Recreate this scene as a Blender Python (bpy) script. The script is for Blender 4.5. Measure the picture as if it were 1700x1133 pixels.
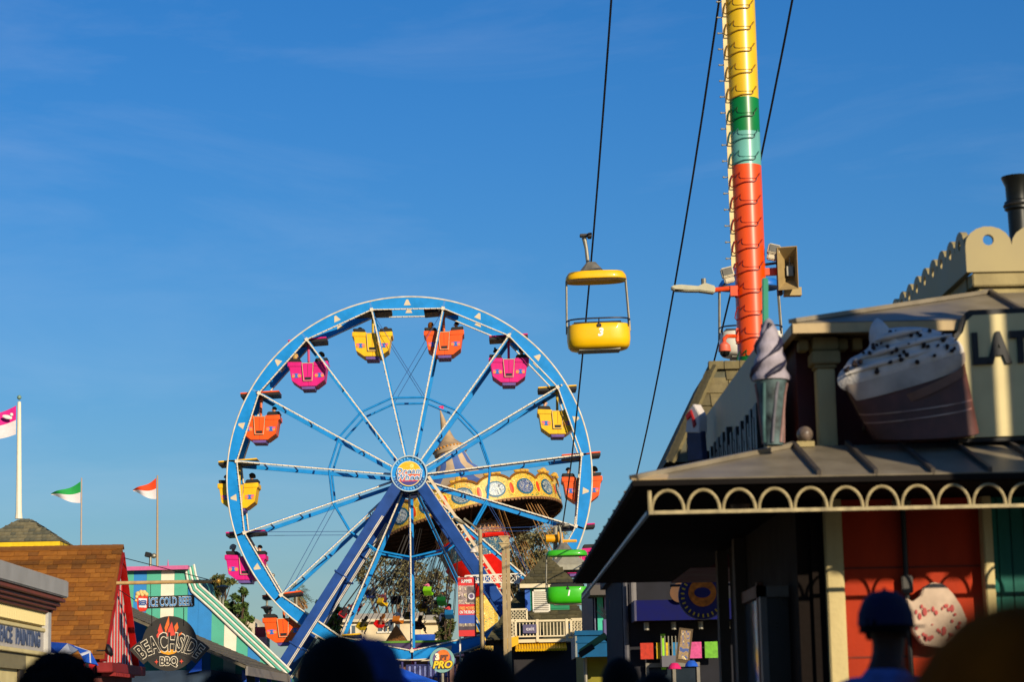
import bpy, bmesh, math, random
from mathutils import Vector, Matrix, Euler
R = math.radians
rnd = random.Random(7)
scene = bpy.context.scene
for o in list(bpy.data.objects): bpy.data.objects.remove(o)
C = scene.collection

# ------------------------------------------------------------------ camera
CAM_Z, LENS, SENSOR = 1.45, 80.0, 36.0
FPX = LENS / SENSOR * 1700
ROLL, PITCH, YAW = R(1.2), R(9.38), R(0.72)
cam_d = bpy.data.cameras.new('camera'); cam = bpy.data.objects.new('camera', cam_d); C.objects.link(cam)
cam_d.lens = LENS; cam_d.sensor_width = SENSOR; cam_d.clip_start = 0.1; cam_d.clip_end = 5000
cam.location = (0, 0, CAM_Z)
CM = (Matrix.Rotation(-YAW, 3, 'Z') @ Matrix.Rotation(R(90) + PITCH, 3, 'X') @ Matrix.Rotation(-ROLL, 3, 'Z'))
cam.rotation_euler = CM.to_euler()
cam_d.dof.use_dof = True; cam_d.dof.focus_distance = 92.0; cam_d.dof.aperture_fstop = 3.2
scene.camera = cam
def P(px, py, Y):
    """world point seen at photo pixel (px,py) on the plane y = Y"""
    d = CM @ Vector(((px - 850) / FPX, (566.5 - py) / FPX, -1))
    t = Y / d.y
    return Vector((d.x * t, Y, CAM_Z + d.z * t))
def PX(px, py, X):
    """same, on the plane x = X"""
    d = CM @ Vector(((px - 850) / FPX, (566.5 - py) / FPX, -1))
    t = X / d.x
    return Vector((X, d.y * t, CAM_Z + d.z * t))

# ------------------------------------------------------------------ sky, sun, exposure
SUN_EL, SUN_AZ = R(20), R(30)            # azimuth to the right of straight behind the camera
world = bpy.data.worlds.new('World'); scene.world = world; world.use_nodes = True
nt = world.node_tree; nt.nodes.clear()
out = nt.nodes.new('ShaderNodeOutputWorld'); bg = nt.nodes.new('ShaderNodeBackground')
sky = nt.nodes.new('ShaderNodeTexSky'); sky.sky_type = 'NISHITA'; sky.sun_disc = False
sky.sun_elevation = SUN_EL; sky.sun_rotation = R(180) - SUN_AZ
sky.air_density = 1.5; sky.dust_density = 0.5; sky.ozone_density = 10.0; sky.altitude = 10
bg.inputs['Strength'].default_value = 0.086
# thin streaks of cirrus, laid on the sky by direction
tc = nt.nodes.new('ShaderNodeTexCoord'); mp = nt.nodes.new('ShaderNodeMapping')
mp.inputs['Rotation'].default_value = (R(4), R(10), 0); mp.inputs['Scale'].default_value = (2.2, 2.0, 10.0); mp.inputs['Location'].default_value = (1.7, .9, 2.3)
nz = nt.nodes.new('ShaderNodeTexNoise'); nz.inputs['Scale'].default_value = 1.6; nz.inputs['Detail'].default_value = 10; nz.inputs['Roughness'].default_value = .6
nz.inputs['Distortion'].default_value = .6
rmp = nt.nodes.new('ShaderNodeMapRange'); rmp.inputs['From Min'].default_value = .5; rmp.inputs['From Max'].default_value = .9
rmp.inputs['To Max'].default_value = .115
mix = nt.nodes.new('ShaderNodeMixRGB'); mix.inputs['Color2'].default_value = (8, 8.4, 9, 1)
L = nt.links.new
L(tc.outputs['Generated'], mp.inputs['Vector']); L(mp.outputs['Vector'], nz.inputs['Vector']); L(nz.outputs['Fac'], rmp.inputs['Value'])
L(rmp.outputs['Result'], mix.inputs['Fac']); hsv = nt.nodes.new('ShaderNodeHueSaturation'); hsv.inputs['Saturation'].default_value = 1.12; hsv.inputs['Hue'].default_value = .508; L(sky.outputs['Color'], hsv.inputs['Color']); L(hsv.outputs['Color'], mix.inputs['Color1']); L(mix.outputs['Color'], bg.inputs['Color'])
L(bg.outputs['Background'], out.inputs['Surface'])
sun_d = bpy.data.lights.new('sun', 'SUN'); sun = bpy.data.objects.new('sun', sun_d); C.objects.link(sun)
sun_d.energy = 5.0; sun_d.angle = R(0.5); sun_d.color = (1.0, .86, .64)
SUN_DIR = Vector((math.sin(SUN_AZ) * math.cos(SUN_EL), -math.cos(SUN_AZ) * math.cos(SUN_EL), math.sin(SUN_EL)))
sun.rotation_euler = SUN_DIR.to_track_quat('Z', 'Y').to_euler(); sun.location = (20, -30, 40)
vs = scene.view_settings; vs.view_transform = 'Standard'; vs.look = 'None'; vs.exposure = 0.38; vs.gamma = 1; vs.use_curve_mapping = False
try: scene.cycles.use_denoising = True
except Exception: pass

# ------------------------------------------------------------------ materials
def lin(c):
    return tuple((x / 255 / 12.92 if x <= 10.3 else ((x / 255 + .055) / 1.055) ** 2.4) for x in c)
MATS = {}
def pm(name, rgb, rough=.5, var=.12, scale=6.0, bump=0.0, metal=0.0, coat=0.0, streak=0.0, trans=0.0, spec=.35, coat_r=.08):
    """procedural paint/wood/metal: base colour varied by noise, a little dirt, fine relief"""
    if name in MATS: return MATS[name]
    m = bpy.data.materials.new(name); m.use_nodes = True; n = m.node_tree.nodes; l = m.node_tree.links
    b = n['Principled BSDF']; c = tuple(x * .74 for x in lin(rgb))
    t = n.new('ShaderNodeTexCoord'); g = n.new('ShaderNodeNewGeometry')
    z = n.new('ShaderNodeTexNoise'); z.inputs['Scale'].default_value = scale; z.inputs['Detail'].default_value = 5
    mp_ = n.new('ShaderNodeMapping'); mp_.inputs['Scale'].default_value = (1, 1, .25 if streak else 1)
    l.new(t.outputs['Object'], mp_.inputs['Vector']); l.new(mp_.outputs['Vector'], z.inputs['Vector'])
    r = n.new('ShaderNodeValToRGB'); e = r.color_ramp.elements
    k = 1 - var * 1.6; e[0].position = .3; e[1].position = .72
    e[0].color = (c[0] * k, c[1] * k * .98, c[2] * k * .95, 1); k = 1 + var * .6; e[1].color = (min(1, c[0] * k), min(1, c[1] * k), min(1, c[2] * k), 1)
    l.new(z.outputs['Fac'], r.inputs['Fac']); l.new(r.outputs['Color'], b.inputs['Base Color'])
    rr = n.new('ShaderNodeMapRange'); rr.inputs['To Min'].default_value = max(.05, rough - .12); rr.inputs['To Max'].default_value = min(1, rough + .15)
    l.new(z.outputs['Fac'], rr.inputs['Value']); l.new(rr.outputs['Result'], b.inputs['Roughness'])
    b.inputs['Metallic'].default_value = metal; b.inputs['Coat Weight'].default_value = coat; b.inputs['Specular IOR Level'].default_value = spec; b.inputs['Coat Roughness'].default_value = coat_r
    if trans: b.inputs['Transmission Weight'].default_value = trans
    if bump:
        z2 = n.new('ShaderNodeTexNoise'); z2.inputs['Scale'].default_value = scale * 7; z2.inputs['Detail'].default_value = 4
        l.new(t.outputs['Object'], z2.inputs['Vector'])
        bp = n.new('ShaderNodeBump'); bp.inputs['Strength'].default_value = bump; bp.inputs['Distance'].default_value = .02
        l.new(z2.outputs['Fac'], bp.inputs['Height']); l.new(bp.outputs['Normal'], b.inputs['Normal'])
    MATS[name] = m; return m
def ornate(name, base, c2, c3, scale=5.0):
    """painted fairground scrollwork: cells and swirls in three paints"""
    m = bpy.data.materials.new(name); m.use_nodes = True; n = m.node_tree.nodes; l = m.node_tree.links; b = n['Principled BSDF']
    t = n.new('ShaderNodeTexCoord'); w = n.new('ShaderNodeTexNoise'); w.inputs['Scale'].default_value = scale; w.inputs['Detail'].default_value = 1.6; w.inputs['Distortion'].default_value = 3.4
    r = n.new('ShaderNodeValToRGB'); r.color_ramp.interpolation = 'CONSTANT'; e = r.color_ramp.elements
    base, c2, c3 = (tuple(x * .88 for x in c) for c in (base, c2, c3)); e[0].color = (*lin(c2), 1); e[0].position = 0; e[1].position = .37; e[1].color = (*lin(base), 1)
    bl = tuple(x * .55 for x in base)
    for p_, c_ in ((.42, c3), (.445, base), (.49, bl), (.505, base), (.55, c2), (.58, base), (.62, (230, 214, 150)), (.645, base), (.68, c3)): a = e.new(p_); a.color = (*lin(c_), 1)
    l.new(t.outputs['Object'], w.inputs['Vector']); l.new(w.outputs['Fac'], r.inputs['Fac']); l.new(r.outputs['Color'], b.inputs['Base Color']); b.inputs['Roughness'].default_value = .5
    MATS[name] = m; return m

white = pm('white_paint', (235, 228, 210), .45, .08); cream = pm('cream_paint', (232, 214, 170), .5, .1)
steel = pm('galvanised_steel', (150, 145, 130), .45, .15, metal=.5); dark = pm('black_rubber', (14, 14, 15), .6, .2)
blackp = pm('black_paint', (16, 15, 15), .5, .2)
sky_blue = pm('wheel_blue', (0, 142, 222), .45, .12, 2, spec=.25); leg_blue = pm('leg_blue', (0, 66, 144), .45, .16, 2, spec=.25)
cable_m = pm('cable_steel', (26, 24, 24), .5, .1)

# ------------------------------------------------------------------ mesh helpers
def vec(a): return a if isinstance(a, Vector) else Vector(a)
class MB:
    def __init__(s): s.v = []; s.f = []; s.m = []
    def add(s, vs, fs, mi=0):
        k = len(s.v); s.v += [vec(a).copy() for a in vs]; s.f += [[i + k for i in f] for f in fs]; s.m += [mi] * len(fs); return s
    def box(s, c, size, rot=None, mi=0):
        c = vec(c); h = [x / 2 for x in size]; q = []
        for z in (-1, 1):
            for y in (-1, 1):
                for x in (-1, 1):
                    a = Vector((x * h[0], y * h[1], z * h[2])); q.append(c + (rot @ a if rot else a))
        return s.add(q, [(0, 2, 3, 1), (4, 5, 7, 6), (0, 1, 5, 4), (2, 6, 7, 3), (0, 4, 6, 2), (1, 3, 7, 5)], mi)
    def span(s, x0, x1, y0, y1, z0, z1, mi=0):
        return s.box(((x0 + x1) / 2, (y0 + y1) / 2, (z0 + z1) / 2), (abs(x1 - x0), abs(y1 - y0), abs(z1 - z0)), mi=mi)
    def beam(s, a, b, w, h, up=(0, 1, 0), mi=0):
        a = vec(a); b = vec(b); d = b - a; ln = d.length; d.normalize(); u = vec(up); x = d.cross(u)
        if x.length < 1e-4: u = Vector((1, 0, 0)); x = d.cross(u)
        x.normalize(); y = x.cross(d); rot = Matrix((x, y, d)).transposed()
        return s.box((a + b) / 2, (w, h, ln), rot, mi)
    def tube(s, pts, r, n=6, closed=False, mi=0):
        pts = [vec(p) for p in pts]; N = len(pts); q = []; fs = []; pu = None
        for i, p in enumerate(pts):
            if closed: d = pts[(i + 1) % N] - pts[i - 1]
            else: d = pts[min(i + 1, N - 1)] - pts[max(i - 1, 0)]
            d.normalize()
            if pu is None:
                pu = Vector((0, 0, 1)) if abs(d.z) < .9 else Vector((0, 1, 0))
            u = (pu - d * pu.dot(d)); u.normalize(); pu = u; w = d.cross(u); ri = r[i] if isinstance(r, (list, tuple)) else r
            for k in range(n):
                a = 2 * math.pi * k / n; q.append(p + (u * math.cos(a) + w * math.sin(a)) * ri)
        for i in range(N if closed else N - 1):
            for k in range(n):
                j = (i + 1) % N; fs.append((i * n + k, i * n + (k + 1) % n, j * n + (k + 1) % n, j * n + k))
        if not closed: fs += [tuple(range(n - 1, -1, -1)), tuple((N - 1) * n + k for k in range(n))]
        return s.add(q, fs, mi)
    def prism(s, poly, o, u, v, depth, mi=0, mside=None):
        """polygon in (u,v) at o, extruded by the vector depth"""
        o = vec(o); u = vec(u); v = vec(v); dv = vec(depth); n = len(poly)
        a = [o + u * x + v * y for x, y in poly]; q = a + [p + dv for p in a]; k = len(s.v)
        ar = sum(poly[i][0] * poly[(i + 1) % n][1] - poly[(i + 1) % n][0] * poly[i][1] for i in range(n))
        flip = (ar > 0) == (u.cross(v).dot(dv) > 0)
        f0 = list(range(n)); f1 = [i + n for i in range(n)]
        if flip: f0.reverse()
        else: f1.reverse()
        sd = [((i, (i + 1) % n, (i + 1) % n + n, i + n) if flip else (i + n, (i + 1) % n + n, (i + 1) % n, i)) for i in range(n)]
        s.add(q, [f0, f1], mi); s.f += [[i + k for i in f] for f in sd]; s.m += [mi if mside is None else mside] * n; return s
    def lathe(s, prof, o, n=24, axis=None, mi=0, a0=0, a1=360, cap=False):
        o = vec(o); M = axis if axis else Matrix.Identity(3); full = abs(a1 - a0) >= 359.9; q = []; fs = []; K = n if full else n + 1
        for r, z in prof:
            for k in range(K):
                a = R(a0 + (a1 - a0) * k / n); q.append(o + M @ Vector((r * math.cos(a), r * math.sin(a), z)))
        for i in range(len(prof) - 1):
            for k in range(n):
                j = (k + 1) % K; fs.append((i * K + k, i * K + j, (i + 1) * K + j, (i + 1) * K + k))
        if cap: fs += [tuple(range(K - 1, -1, -1)), tuple((len(prof) - 1) * K + k for k in range(K))]
        return s.add(q, fs, mi)
    def ball(s, c, r, nu=10, nv=6, mi=0, rot=None):
        c = vec(c); r = (r, r, r) if isinstance(r, (int, float)) else r; q = []; fs = []
        for i in range(nv + 1):
            t = math.pi * i / nv
            for k in range(nu):
                a = 2 * math.pi * k / nu; p = Vector((r[0] * math.sin(t) * math.cos(a), r[1] * math.sin(t) * math.sin(a), r[2] * math.cos(t))); q.append(c + (rot @ p if rot else p))
        for i in range(nv):
            for k in range(nu): fs.append((i * nu + k, (i + 1) * nu + k, (i + 1) * nu + (k + 1) % nu, i * nu + (k + 1) % nu))
        return s.add(q, fs, mi)
    def mesh(s, name, mats, smooth=None, bevel=0.0, off=Vector((0, 0, 0))):
        me = bpy.data.meshes.new(name); me.from_pydata([tuple(p - off) for p in s.v], [], s.f)
        for m in (mats if isinstance(mats, (list, tuple)) else [mats]): me.materials.append(m)
        me.polygons.foreach_set('material_index', s.m)
        if bevel:
            bm = bmesh.new(); bm.from_mesh(me); bmesh.ops.remove_doubles(bm, verts=bm.verts, dist=1e-5)
            es = [e for e in bm.edges if len(e.link_faces) == 2 and e.calc_face_angle(0) > R(35)]
            bmesh.ops.bevel(bm, geom=es, offset=bevel, segments=2, affect='EDGES', clamp_overlap=True); bm.to_mesh(me); bm.free()
        if smooth:
            me.polygons.foreach_set('use_smooth', [True] * len(me.polygons))
            try: me.set_sharp_from_angle(angle=R(smooth))
            except Exception: pass
        me.validate(); me.update(); return me
    def build(s, name, mats, parent=None, smooth=None, bevel=0.0, label=None, cat=None, group=None, kind=None):
        if parent is None:
            lo = [min(p[i] for p in s.v) for i in range(3)]; hi = [max(p[i] for p in s.v) for i in range(3)]
            off = Vector(((lo[0] + hi[0]) / 2, (lo[1] + hi[1]) / 2, lo[2]))
        else: off = WL[parent]
        me = s.mesh(name, mats, smooth, bevel, off); o = bpy.data.objects.new(name, me); C.objects.link(o)
        if parent is None: o.location = off
        else: o.parent = parent
        WL[o] = off; tag(o, label, cat, group, kind); return o
WL = {}
def tag(o, label=None, cat=None, group=None, kind=None):
    for k, v in (('label', label), ('category', cat), ('group', group), ('kind', kind)):
        if v: o[k] = v
    return o
def thing(name, label, cat, loc, group=None):
    o = bpy.data.objects.new(name, None); C.objects.link(o); o.location = loc; o.empty_display_size = .2
    WL[o] = vec(loc).copy(); return tag(o, label, cat, group)
def inst(name, me, parent, loc=(0, 0, 0), rot=(0, 0, 0), scale=(1, 1, 1)):
    """one more object on shared mesh data, child of parent, placed at a world location"""
    o = bpy.data.objects.new(name, me); C.objects.link(o)
    if parent is not None: o.parent = parent; o.location = vec(loc) - WL[parent]
    else: o.location = loc
    o.rotation_euler = rot; o.scale = scale; WL[o] = vec(loc).copy(); return o
def copy_tree(o, parent=None, loc=None):
    c = o.copy(); C.objects.link(c); c.parent = parent
    if loc is not None: c.location = loc
    WL[c] = vec(loc).copy() if loc is not None else WL[o]
    for ch in o.children: copy_tree(ch, c)
    return c
def text_mb(txt, size=1.0, bold=0.0, shear=0.0, xs=1.0, depth=.02, spacing=1.0, align='CENTER', warp=None, res=3):
    """letters as geometry in the xy plane (front +z); returns (verts, faces) with x centred"""
    cu = bpy.data.curves.new('letters', 'FONT'); cu.body = txt; cu.size = size; cu.align_x = align; cu.align_y = 'CENTER'
    cu.shear = shear; cu.offset = bold; cu.extrude = depth / 2; cu.space_character = spacing; cu.resolution_u = res
    o = bpy.data.objects.new('letters', cu); C.objects.link(o); bpy.context.view_layer.update()
    me = bpy.data.meshes.new_from_object(o.evaluated_get(bpy.context.evaluated_depsgraph_get()))
    vs = [Vector((v.co.x * xs, v.co.y, v.co.z)) for v in me.vertices]; fs = [list(p.vertices) for p in me.polygons]
    bpy.data.objects.remove(o); bpy.data.curves.remove(cu); bpy.data.meshes.remove(me)
    if warp: vs = [warp(v) for v in vs]
    return vs, fs
def put_text(mb, txt, o, u=(1, 0, 0), v=(0, 0, 1), mi=0, fit=None, **kw):
    o = vec(o); u = vec(u).normalized(); v = vec(v).normalized(); w = u.cross(v)
    vs, fs = text_mb(txt, **kw)
    if fit:
        x0, x1 = min(a.x for a in vs), max(a.x for a in vs); k_ = fit / (x1 - x0); xm_ = (x0 + x1) / 2
        vs = [Vector(((a.x - xm_) * k_, a.y, a.z)) for a in vs]
    mb.add([o + u * a.x + v * a.y + w * a.z for a in vs], fs, mi); return mb
def circle(r, n=32, cx=0, cy=0, ry=None): return [(cx + r * math.cos(2 * math.pi * k / n), cy + (ry or r) * math.sin(2 * math.pi * k / n)) for k in range(n)]
def arc_pts(r, a0, a1, n, cx=0, cy=0): return [(cx + r * math.sin(R(a0 + (a1 - a0) * k / n)), cy + r * math.cos(R(a0 + (a1 - a0) * k / n))) for k in range(n + 1)]
UX, UY, UZ = Vector((1, 0, 0)), Vector((0, 1, 0)), Vector((0, 0, 1))

def inflate(mb, poly, o, depth, rings=6, mi=0, pw=.5, cx=None, cy=None):
    """an outline in the xz plane puffed out towards the camera like a fibreglass relief; flat back"""
    o = vec(o); n = len(poly); cx = sum(p[0] for p in poly) / n if cx is None else cx; cy = sum(p[1] for p in poly) / n if cy is None else cy; q = []; fs = []
    for r in range(rings):
        s_ = 1 - r / rings
        for x, y in poly: q.append(o + Vector((cx + (x - cx) * s_, -depth * (1 - s_ ** 2) ** pw, cy + (y - cy) * s_)))
    q.append(o + Vector((cx, -depth, cy)))
    for r in range(rings - 1):
        for k in range(n): fs.append((r * n + k, r * n + (k + 1) % n, (r + 1) * n + (k + 1) % n, (r + 1) * n + k))
    for k in range(n): fs.append(((rings - 1) * n + k, (rings - 1) * n + (k + 1) % n, rings * n))
    fs.append(tuple(range(n - 1, -1, -1))); return mb.add(q, fs, mi)
def smooth_poly(pts, it=2):
    for _ in range(it):
        r = []
        for i in range(len(pts)):
            (x0, y0), (x1, y1) = pts[i], pts[(i + 1) % len(pts)]; r += [(x0 * .75 + x1 * .25, y0 * .75 + y1 * .25), (x0 * .25 + x1 * .75, y0 * .25 + y1 * .75)]
        pts = r
    return pts

# ------------------------------------------------------------------ shingles
def shingles(parent, o, u, v, poly, tab_w, row_h, mats, lim=300, th=.02, gap=.006, name='shingle', jitter=.25, seed=1):
    """overlapping shingle tabs as single objects on the plane (o,u,v), inside the polygon poly (u,v metres)"""
    o = vec(o); u = vec(u).normalized(); v = vec(v).normalized(); n = u.cross(v); rg = random.Random(seed)
    def inside(x, y):
        c = False; k = len(poly)
        for i in range(k):
            (x1, y1), (x2, y2) = poly[i], poly[(i + 1) % k]
            if (y1 > y) != (y2 > y) and x < (x2 - x1) * (y - y1) / (y2 - y1) + x1: c = not c
        return c
    variants = []
    for k, wf in enumerate((.72, 1.0, 1.35)):
        for mt in mats:
            w = tab_w * wf - gap; mb = MB(); h = row_h * 1.25
            q = [(-w / 2, 0, th * 1.0), (w / 2, 0, th * 1.0), (w / 2, h, .003), (-w / 2, h, .003), (-w / 2, 0, 0), (w / 2, 0, 0), (w / 2, h, -.003), (-w / 2, h, -.003)]
            mb.add([u * a + v * b + n * c for a, b, c in q], [(0, 1, 2, 3), (7, 6, 5, 4), (4, 5, 1, 0), (5, 6, 2, 1), (6, 7, 3, 2), (7, 4, 0, 3)])
            variants.append((tab_w * wf, mb.mesh(name, mt)))
    xs = [p[0] for p in poly]; ys = [p[1] for p in poly]; cnt = 0; row = 0; y = min(ys)
    while y < max(ys) - row_h * .4:
        x = min(xs) - rg.random() * tab_w
        while x < max(xs):
            w, me = rg.choice(variants)
            if inside(x + w / 2, y + row_h * .5) and inside(x + .1 * w, y + row_h * .5) and inside(x + .9 * w, y + row_h * .5) and cnt < lim:
                inst(name, me, parent, o + u * (x + w / 2) + v * (y + rg.uniform(-1, 1) * jitter * row_h * .2) + n * (.004 + .002 * rg.random())); cnt += 1
            x += w
        y += row_h
    return cnt
# ------------------------------------------------------------------ people: one skinned body mesh per pose
def body_mesh(name, pose):
    """skin-modifier body facing +Y, feet (standing) or seat (sitting) at z = 0"""
    J = {}; E = []
    def j(n, p, r, par=None):
        J[n] = (len(J), p, r)
        if par: E.append((J[par][0], J[n][0]))
    sit = pose != 'stand'
    h = 0.1 if sit else .95
    j('pelvis', (0, 0, h), (.155, .115)); j('waist', (0, 0, h + .17), (.13, .095), 'pelvis'); j('chest', (0, 0, h + .36), (.165, .11), 'waist')
    j('neck0', (0, -.01, h + .515), (.13, .085), 'chest'); j('neck1', (0, .0, h + .57), (.066, .066), 'neck0')
    j('jaw', (0, .03, h + .64), (.062, .082), 'neck1'); j('skull', (0, .015, h + .72), (.078, .1), 'jaw'); j('crown', (0, .0, h + .79), (.058, .075), 'skull')
    for s, t in ((-1, 'l'), (1, 'r')):
        j('sh' + t, (s * .195, 0, h + .475), (.075, .07), 'chest')
        if pose == 'swing': el, wr = (s * .25, .12, h + .28), (s * .2, .28, h + .42)
        elif sit: el, wr = (s * .24, .06, h + .2), (s * .16, .26, h + .14)
        else: el, wr = (s * .25, -.02, h + .18), (s * .25, .06, h - .06)
        j('el' + t, el, (.043, .043), 'sh' + t); j('wr' + t, wr, (.028, .03), 'el' + t)
        d = (Vector(wr) - Vector(el)).normalized(); pa = Vector(wr) + d * .07; j('palm' + t, tuple(pa), (.034, .022), 'wr' + t)
        side = Vector((0, 1, 0)) if not sit else Vector((-s, 0, 0))
        for k in range(4):
            b = pa + d * .045 + side * (.03 - .02 * k); e = b + d * (.05 - .008 * abs(k - 1)) - Vector((s, 0, 0)) * .012
            j('f%d%s' % (k, t), tuple(b), (.009, .009), 'palm' + t); j('g%d%s' % (k, t), tuple(e), (.007, .007), 'f%d%s' % (k, t))
        b = pa + side * .045 - d * .01; j('th' + t, tuple(b), (.011, .011), 'palm' + t); j('ti' + t, tuple(b + d * .04 + side * .012), (.008, .008), 'th' + t)
        if sit:
            j('hip' + t, (s * .1, .03, h - .01), (.09, .085), 'pelvis'); j('kn' + t, (s * .12, .46, h + .02), (.06, .06), 'hip' + t)
            j('an' + t, (s * .12, .5, h - .38), (.042, .045), 'kn' + t); j('toe' + t, (s * .13, .66, h - .44), (.04, .03), 'an' + t)
        else:
            j('hip' + t, (s * .1, 0, h - .08), (.095, .095), 'pelvis'); j('kn' + t, (s * .11, .02, .5), (.06, .065), 'hip' + t)
            j('an' + t, (s * .11, -.02, .1), (.042, .045), 'kn' + t); j('toe' + t, (s * .13, .14, .035), (.042, .03), 'an' + t)
    me = bpy.data.meshes.new(name + '_cage'); me.from_pydata([J[k][1] for k in J], E, [])
    o = bpy.data.objects.new('cage', me); C.objects.link(o)
    mod = o.modifiers.new('skin', 'SKIN'); sv = me.skin_vertices[0].data
    for k in J: sv[J[k][0]].radius = J[k][2]
    sv[0].use_root = True
    sb = o.modifiers.new('sub', 'SUBSURF'); sb.levels = 1; sb.render_levels = 1
    bpy.context.view_layer.update()
    r = bpy.data.meshes.new_from_object(o.evaluated_get(bpy.context.evaluated_depsgraph_get())); r.name = name
    bpy.data.objects.remove(o); bpy.data.meshes.remove(me)
    r.materials.clear()
    for _ in range(4): r.materials.append(None)
    idx = []
    for p in r.polygons:
        c = p.center; hz = c.z - h
        if hz > .53 or (abs(c.x) > .15 and hz < .12 and not sit) : m = 0            # head, neck, forearms/hands
        elif sit and c.y > .2 and hz > .08 and abs(c.x) < .3 and hz < .6 and (pose == 'swing' and c.y > .2): m = 0
        elif hz > -.02 and (not sit or c.y < .2): m = 1                                                # shirt
        elif (c.z < .12 and not sit) or (sit and hz < -.36): m = 3
        else: m = 2
        idx.append(m)
    r.polygons.foreach_set('material_index', idx); r.polygons.foreach_set('use_smooth', [True] * len(idx)); r.update()
    return r
def bit(c, r): return MB().ball(c, r, 8, 6).mesh('bit', [None], 60)
FACE = [('nose', bit((0, .108, -.015), (.016, .024, .03)), 0), ('ear', bit((-.082, .005, -.01), (.014, .025, .036)), 0), ('ear', bit((.082, .005, -.01), (.014, .025, .036)), 0),
        ('eye', bit((-.033, .098, .02), (.014, .009, .008)), 1), ('eye', bit((.033, .098, .02), (.014, .009, .008)), 1), ('mouth', bit((0, .101, -.062), (.026, .01, .007)), 2)]
def hair_mesh(kind):
    b = MB(); rg = random.Random(len(kind) * 7 + 3); nu, nv = 18, 12; q = []; fs = []
    low = {'short': 1.75, 'long': 2.3, 'curly': 2.0, 'bun': 1.85}[kind]; big = {'short': 1.0, 'long': 1.08, 'curly': 1.32, 'bun': 1.05}[kind]
    for i in range(nv + 1):
        for k in range(nu):
            a = 2 * math.pi * k / nu; front = max(0, math.sin(a)); t = low * (1 - .42 * front ** 1.3) * i / nv
            rr = big * (1 + (.10 if kind == 'curly' else .035) * (rg.random() - .5))
            x, y, z = .098 * math.sin(min(t, 1.65)) * math.cos(a) * rr, .122 * math.sin(min(t, 1.65)) * math.sin(a) * rr - .004, .122 * math.cos(t) * rr
            if kind == 'long' and t > 1.65: z -= (t - 1.65) * .22
            q.append((x, y, z))
    for i in range(nv):
        for k in range(nu): fs.append((i * nu + k, (i + 1) * nu + k, (i + 1) * nu + (k + 1) % nu, i * nu + (k + 1) % nu))
    b.add(q, fs)
    if kind == 'bun': b.ball((0, -.05, .15), (.055, .055, .05), 10, 6)
    if kind == 'curly':
        for _ in range(260):
            a, t = rg.random() * 6.28, rg.random() * 1.9
            if math.sin(a) > .3 and t > 1.1: continue
            b.ball((.135 * math.sin(t) * math.cos(a), .15 * math.sin(t) * math.sin(a), .15 * math.cos(t)), .014 + .014 * rg.random(), 5, 3)
    return b.mesh('hair', [None], 60)
def cap_mesh():
    b = MB(); b.lathe([(.001, .135), (.045, .128), (.08, .1), (.1, .05), (.105, 0)], (0, 0, 0), 20, Matrix.Diagonal((1, 1.16, 1)))
    pl = arc_pts(.11, -58, 58, 10); pl2 = [(x * 1.0, y * 1.0 + .085) for x, y in arc_pts(.115, -52, 52, 10)]
    b.prism(pl + pl2[::-1], (0, 0, .0), UX, UY, (0, -.01, -.006)); b.ball((0, 0, .137), .009, 6, 4); return b.mesh('cap', [None], 50)
BODY = {k: body_mesh('body_' + k, k) for k in ('stand', 'sit', 'swing')}
HAIR = {k: hair_mesh(k) for k in ('short', 'long', 'curly', 'bun')}; CAP = cap_mesh()
skins = [pm('skin_tan', (198, 140, 105), .5, .08, 14), pm('skin_brown', (130, 82, 56), .5, .08, 14), pm('skin_fair', (224, 172, 140), .5, .08, 14), pm('skin_deep', (70, 42, 30), .6, .1, 14, spec=.15)]
hairs = {'black': pm('hair_black', (9, 7, 7), .8, .3, 30, .4, spec=.08), 'brown': pm('hair_brown', (62, 38, 20), .5, .3, 30, .4), 'auburn': pm('hair_auburn', (128, 74, 20), .7, .3, 30, .4, spec=.1),
         'blond': pm('hair_blond', (214, 168, 88), .5, .25, 30, .4), 'golden': pm('hair_golden', (150, 72, 14), .8, .4, 24, .4, spec=.02), 'grey': pm('hair_grey', (196, 190, 178), .5, .2, 30, .4)}
eye_m = pm('eye_dark', (20, 14, 12), .3, .1); lip_m = pm('lips', (150, 70, 62), .5, .1)
def cloth(rgb): return pm('cloth_%d_%d_%d' % rgb, rgb, .85, .18, 18, .25)
def person(label, loc, pose='stand', face=0.0, shirt=(40, 44, 60), pants=(36, 40, 58), hair=('short', 'black'), skin=0, cap=None, height=1.75, group=None, lean=0.0):
    """face: heading in degrees, 0 looks away from the camera (+Y), positive turns left"""
    t = thing('person', label, 'person', loc, group); t.rotation_euler = (R(lean), 0, R(face)); k = height / 1.765; t.scale = (k, k, k)
    b = bpy.data.objects.new('body', BODY[pose]); C.objects.link(b); b.parent = t
    for i, m in enumerate((skins[skin], cloth(shirt), cloth(pants), cloth((30, 28, 28)))):
        b.material_slots[i].link = 'OBJECT'; b.material_slots[i].material = m
    hz = (.1 if pose != 'stand' else .95) + .705
    def part(n, me, mats, z=0.0, s=1.0):
        o = bpy.data.objects.new(n, me); C.objects.link(o); o.parent = t; o.location = (0, .01, hz + z); o.scale = (s, s, s)
        for i, m in enumerate(mats): o.material_slots[i].link = 'OBJECT'; o.material_slots[i].material = m
        return o
    for nm, me, k_ in (FACE if pose == 'stand' else FACE[:3]): part(nm, me, ((skins[skin], eye_m, lip_m)[k_],))
    part('hair', HAIR[hair[0]], (hairs[hair[1]],), .005)
    if cap: part('cap', CAP, (cloth(cap),), .012, 1.04)
    return t

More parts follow.
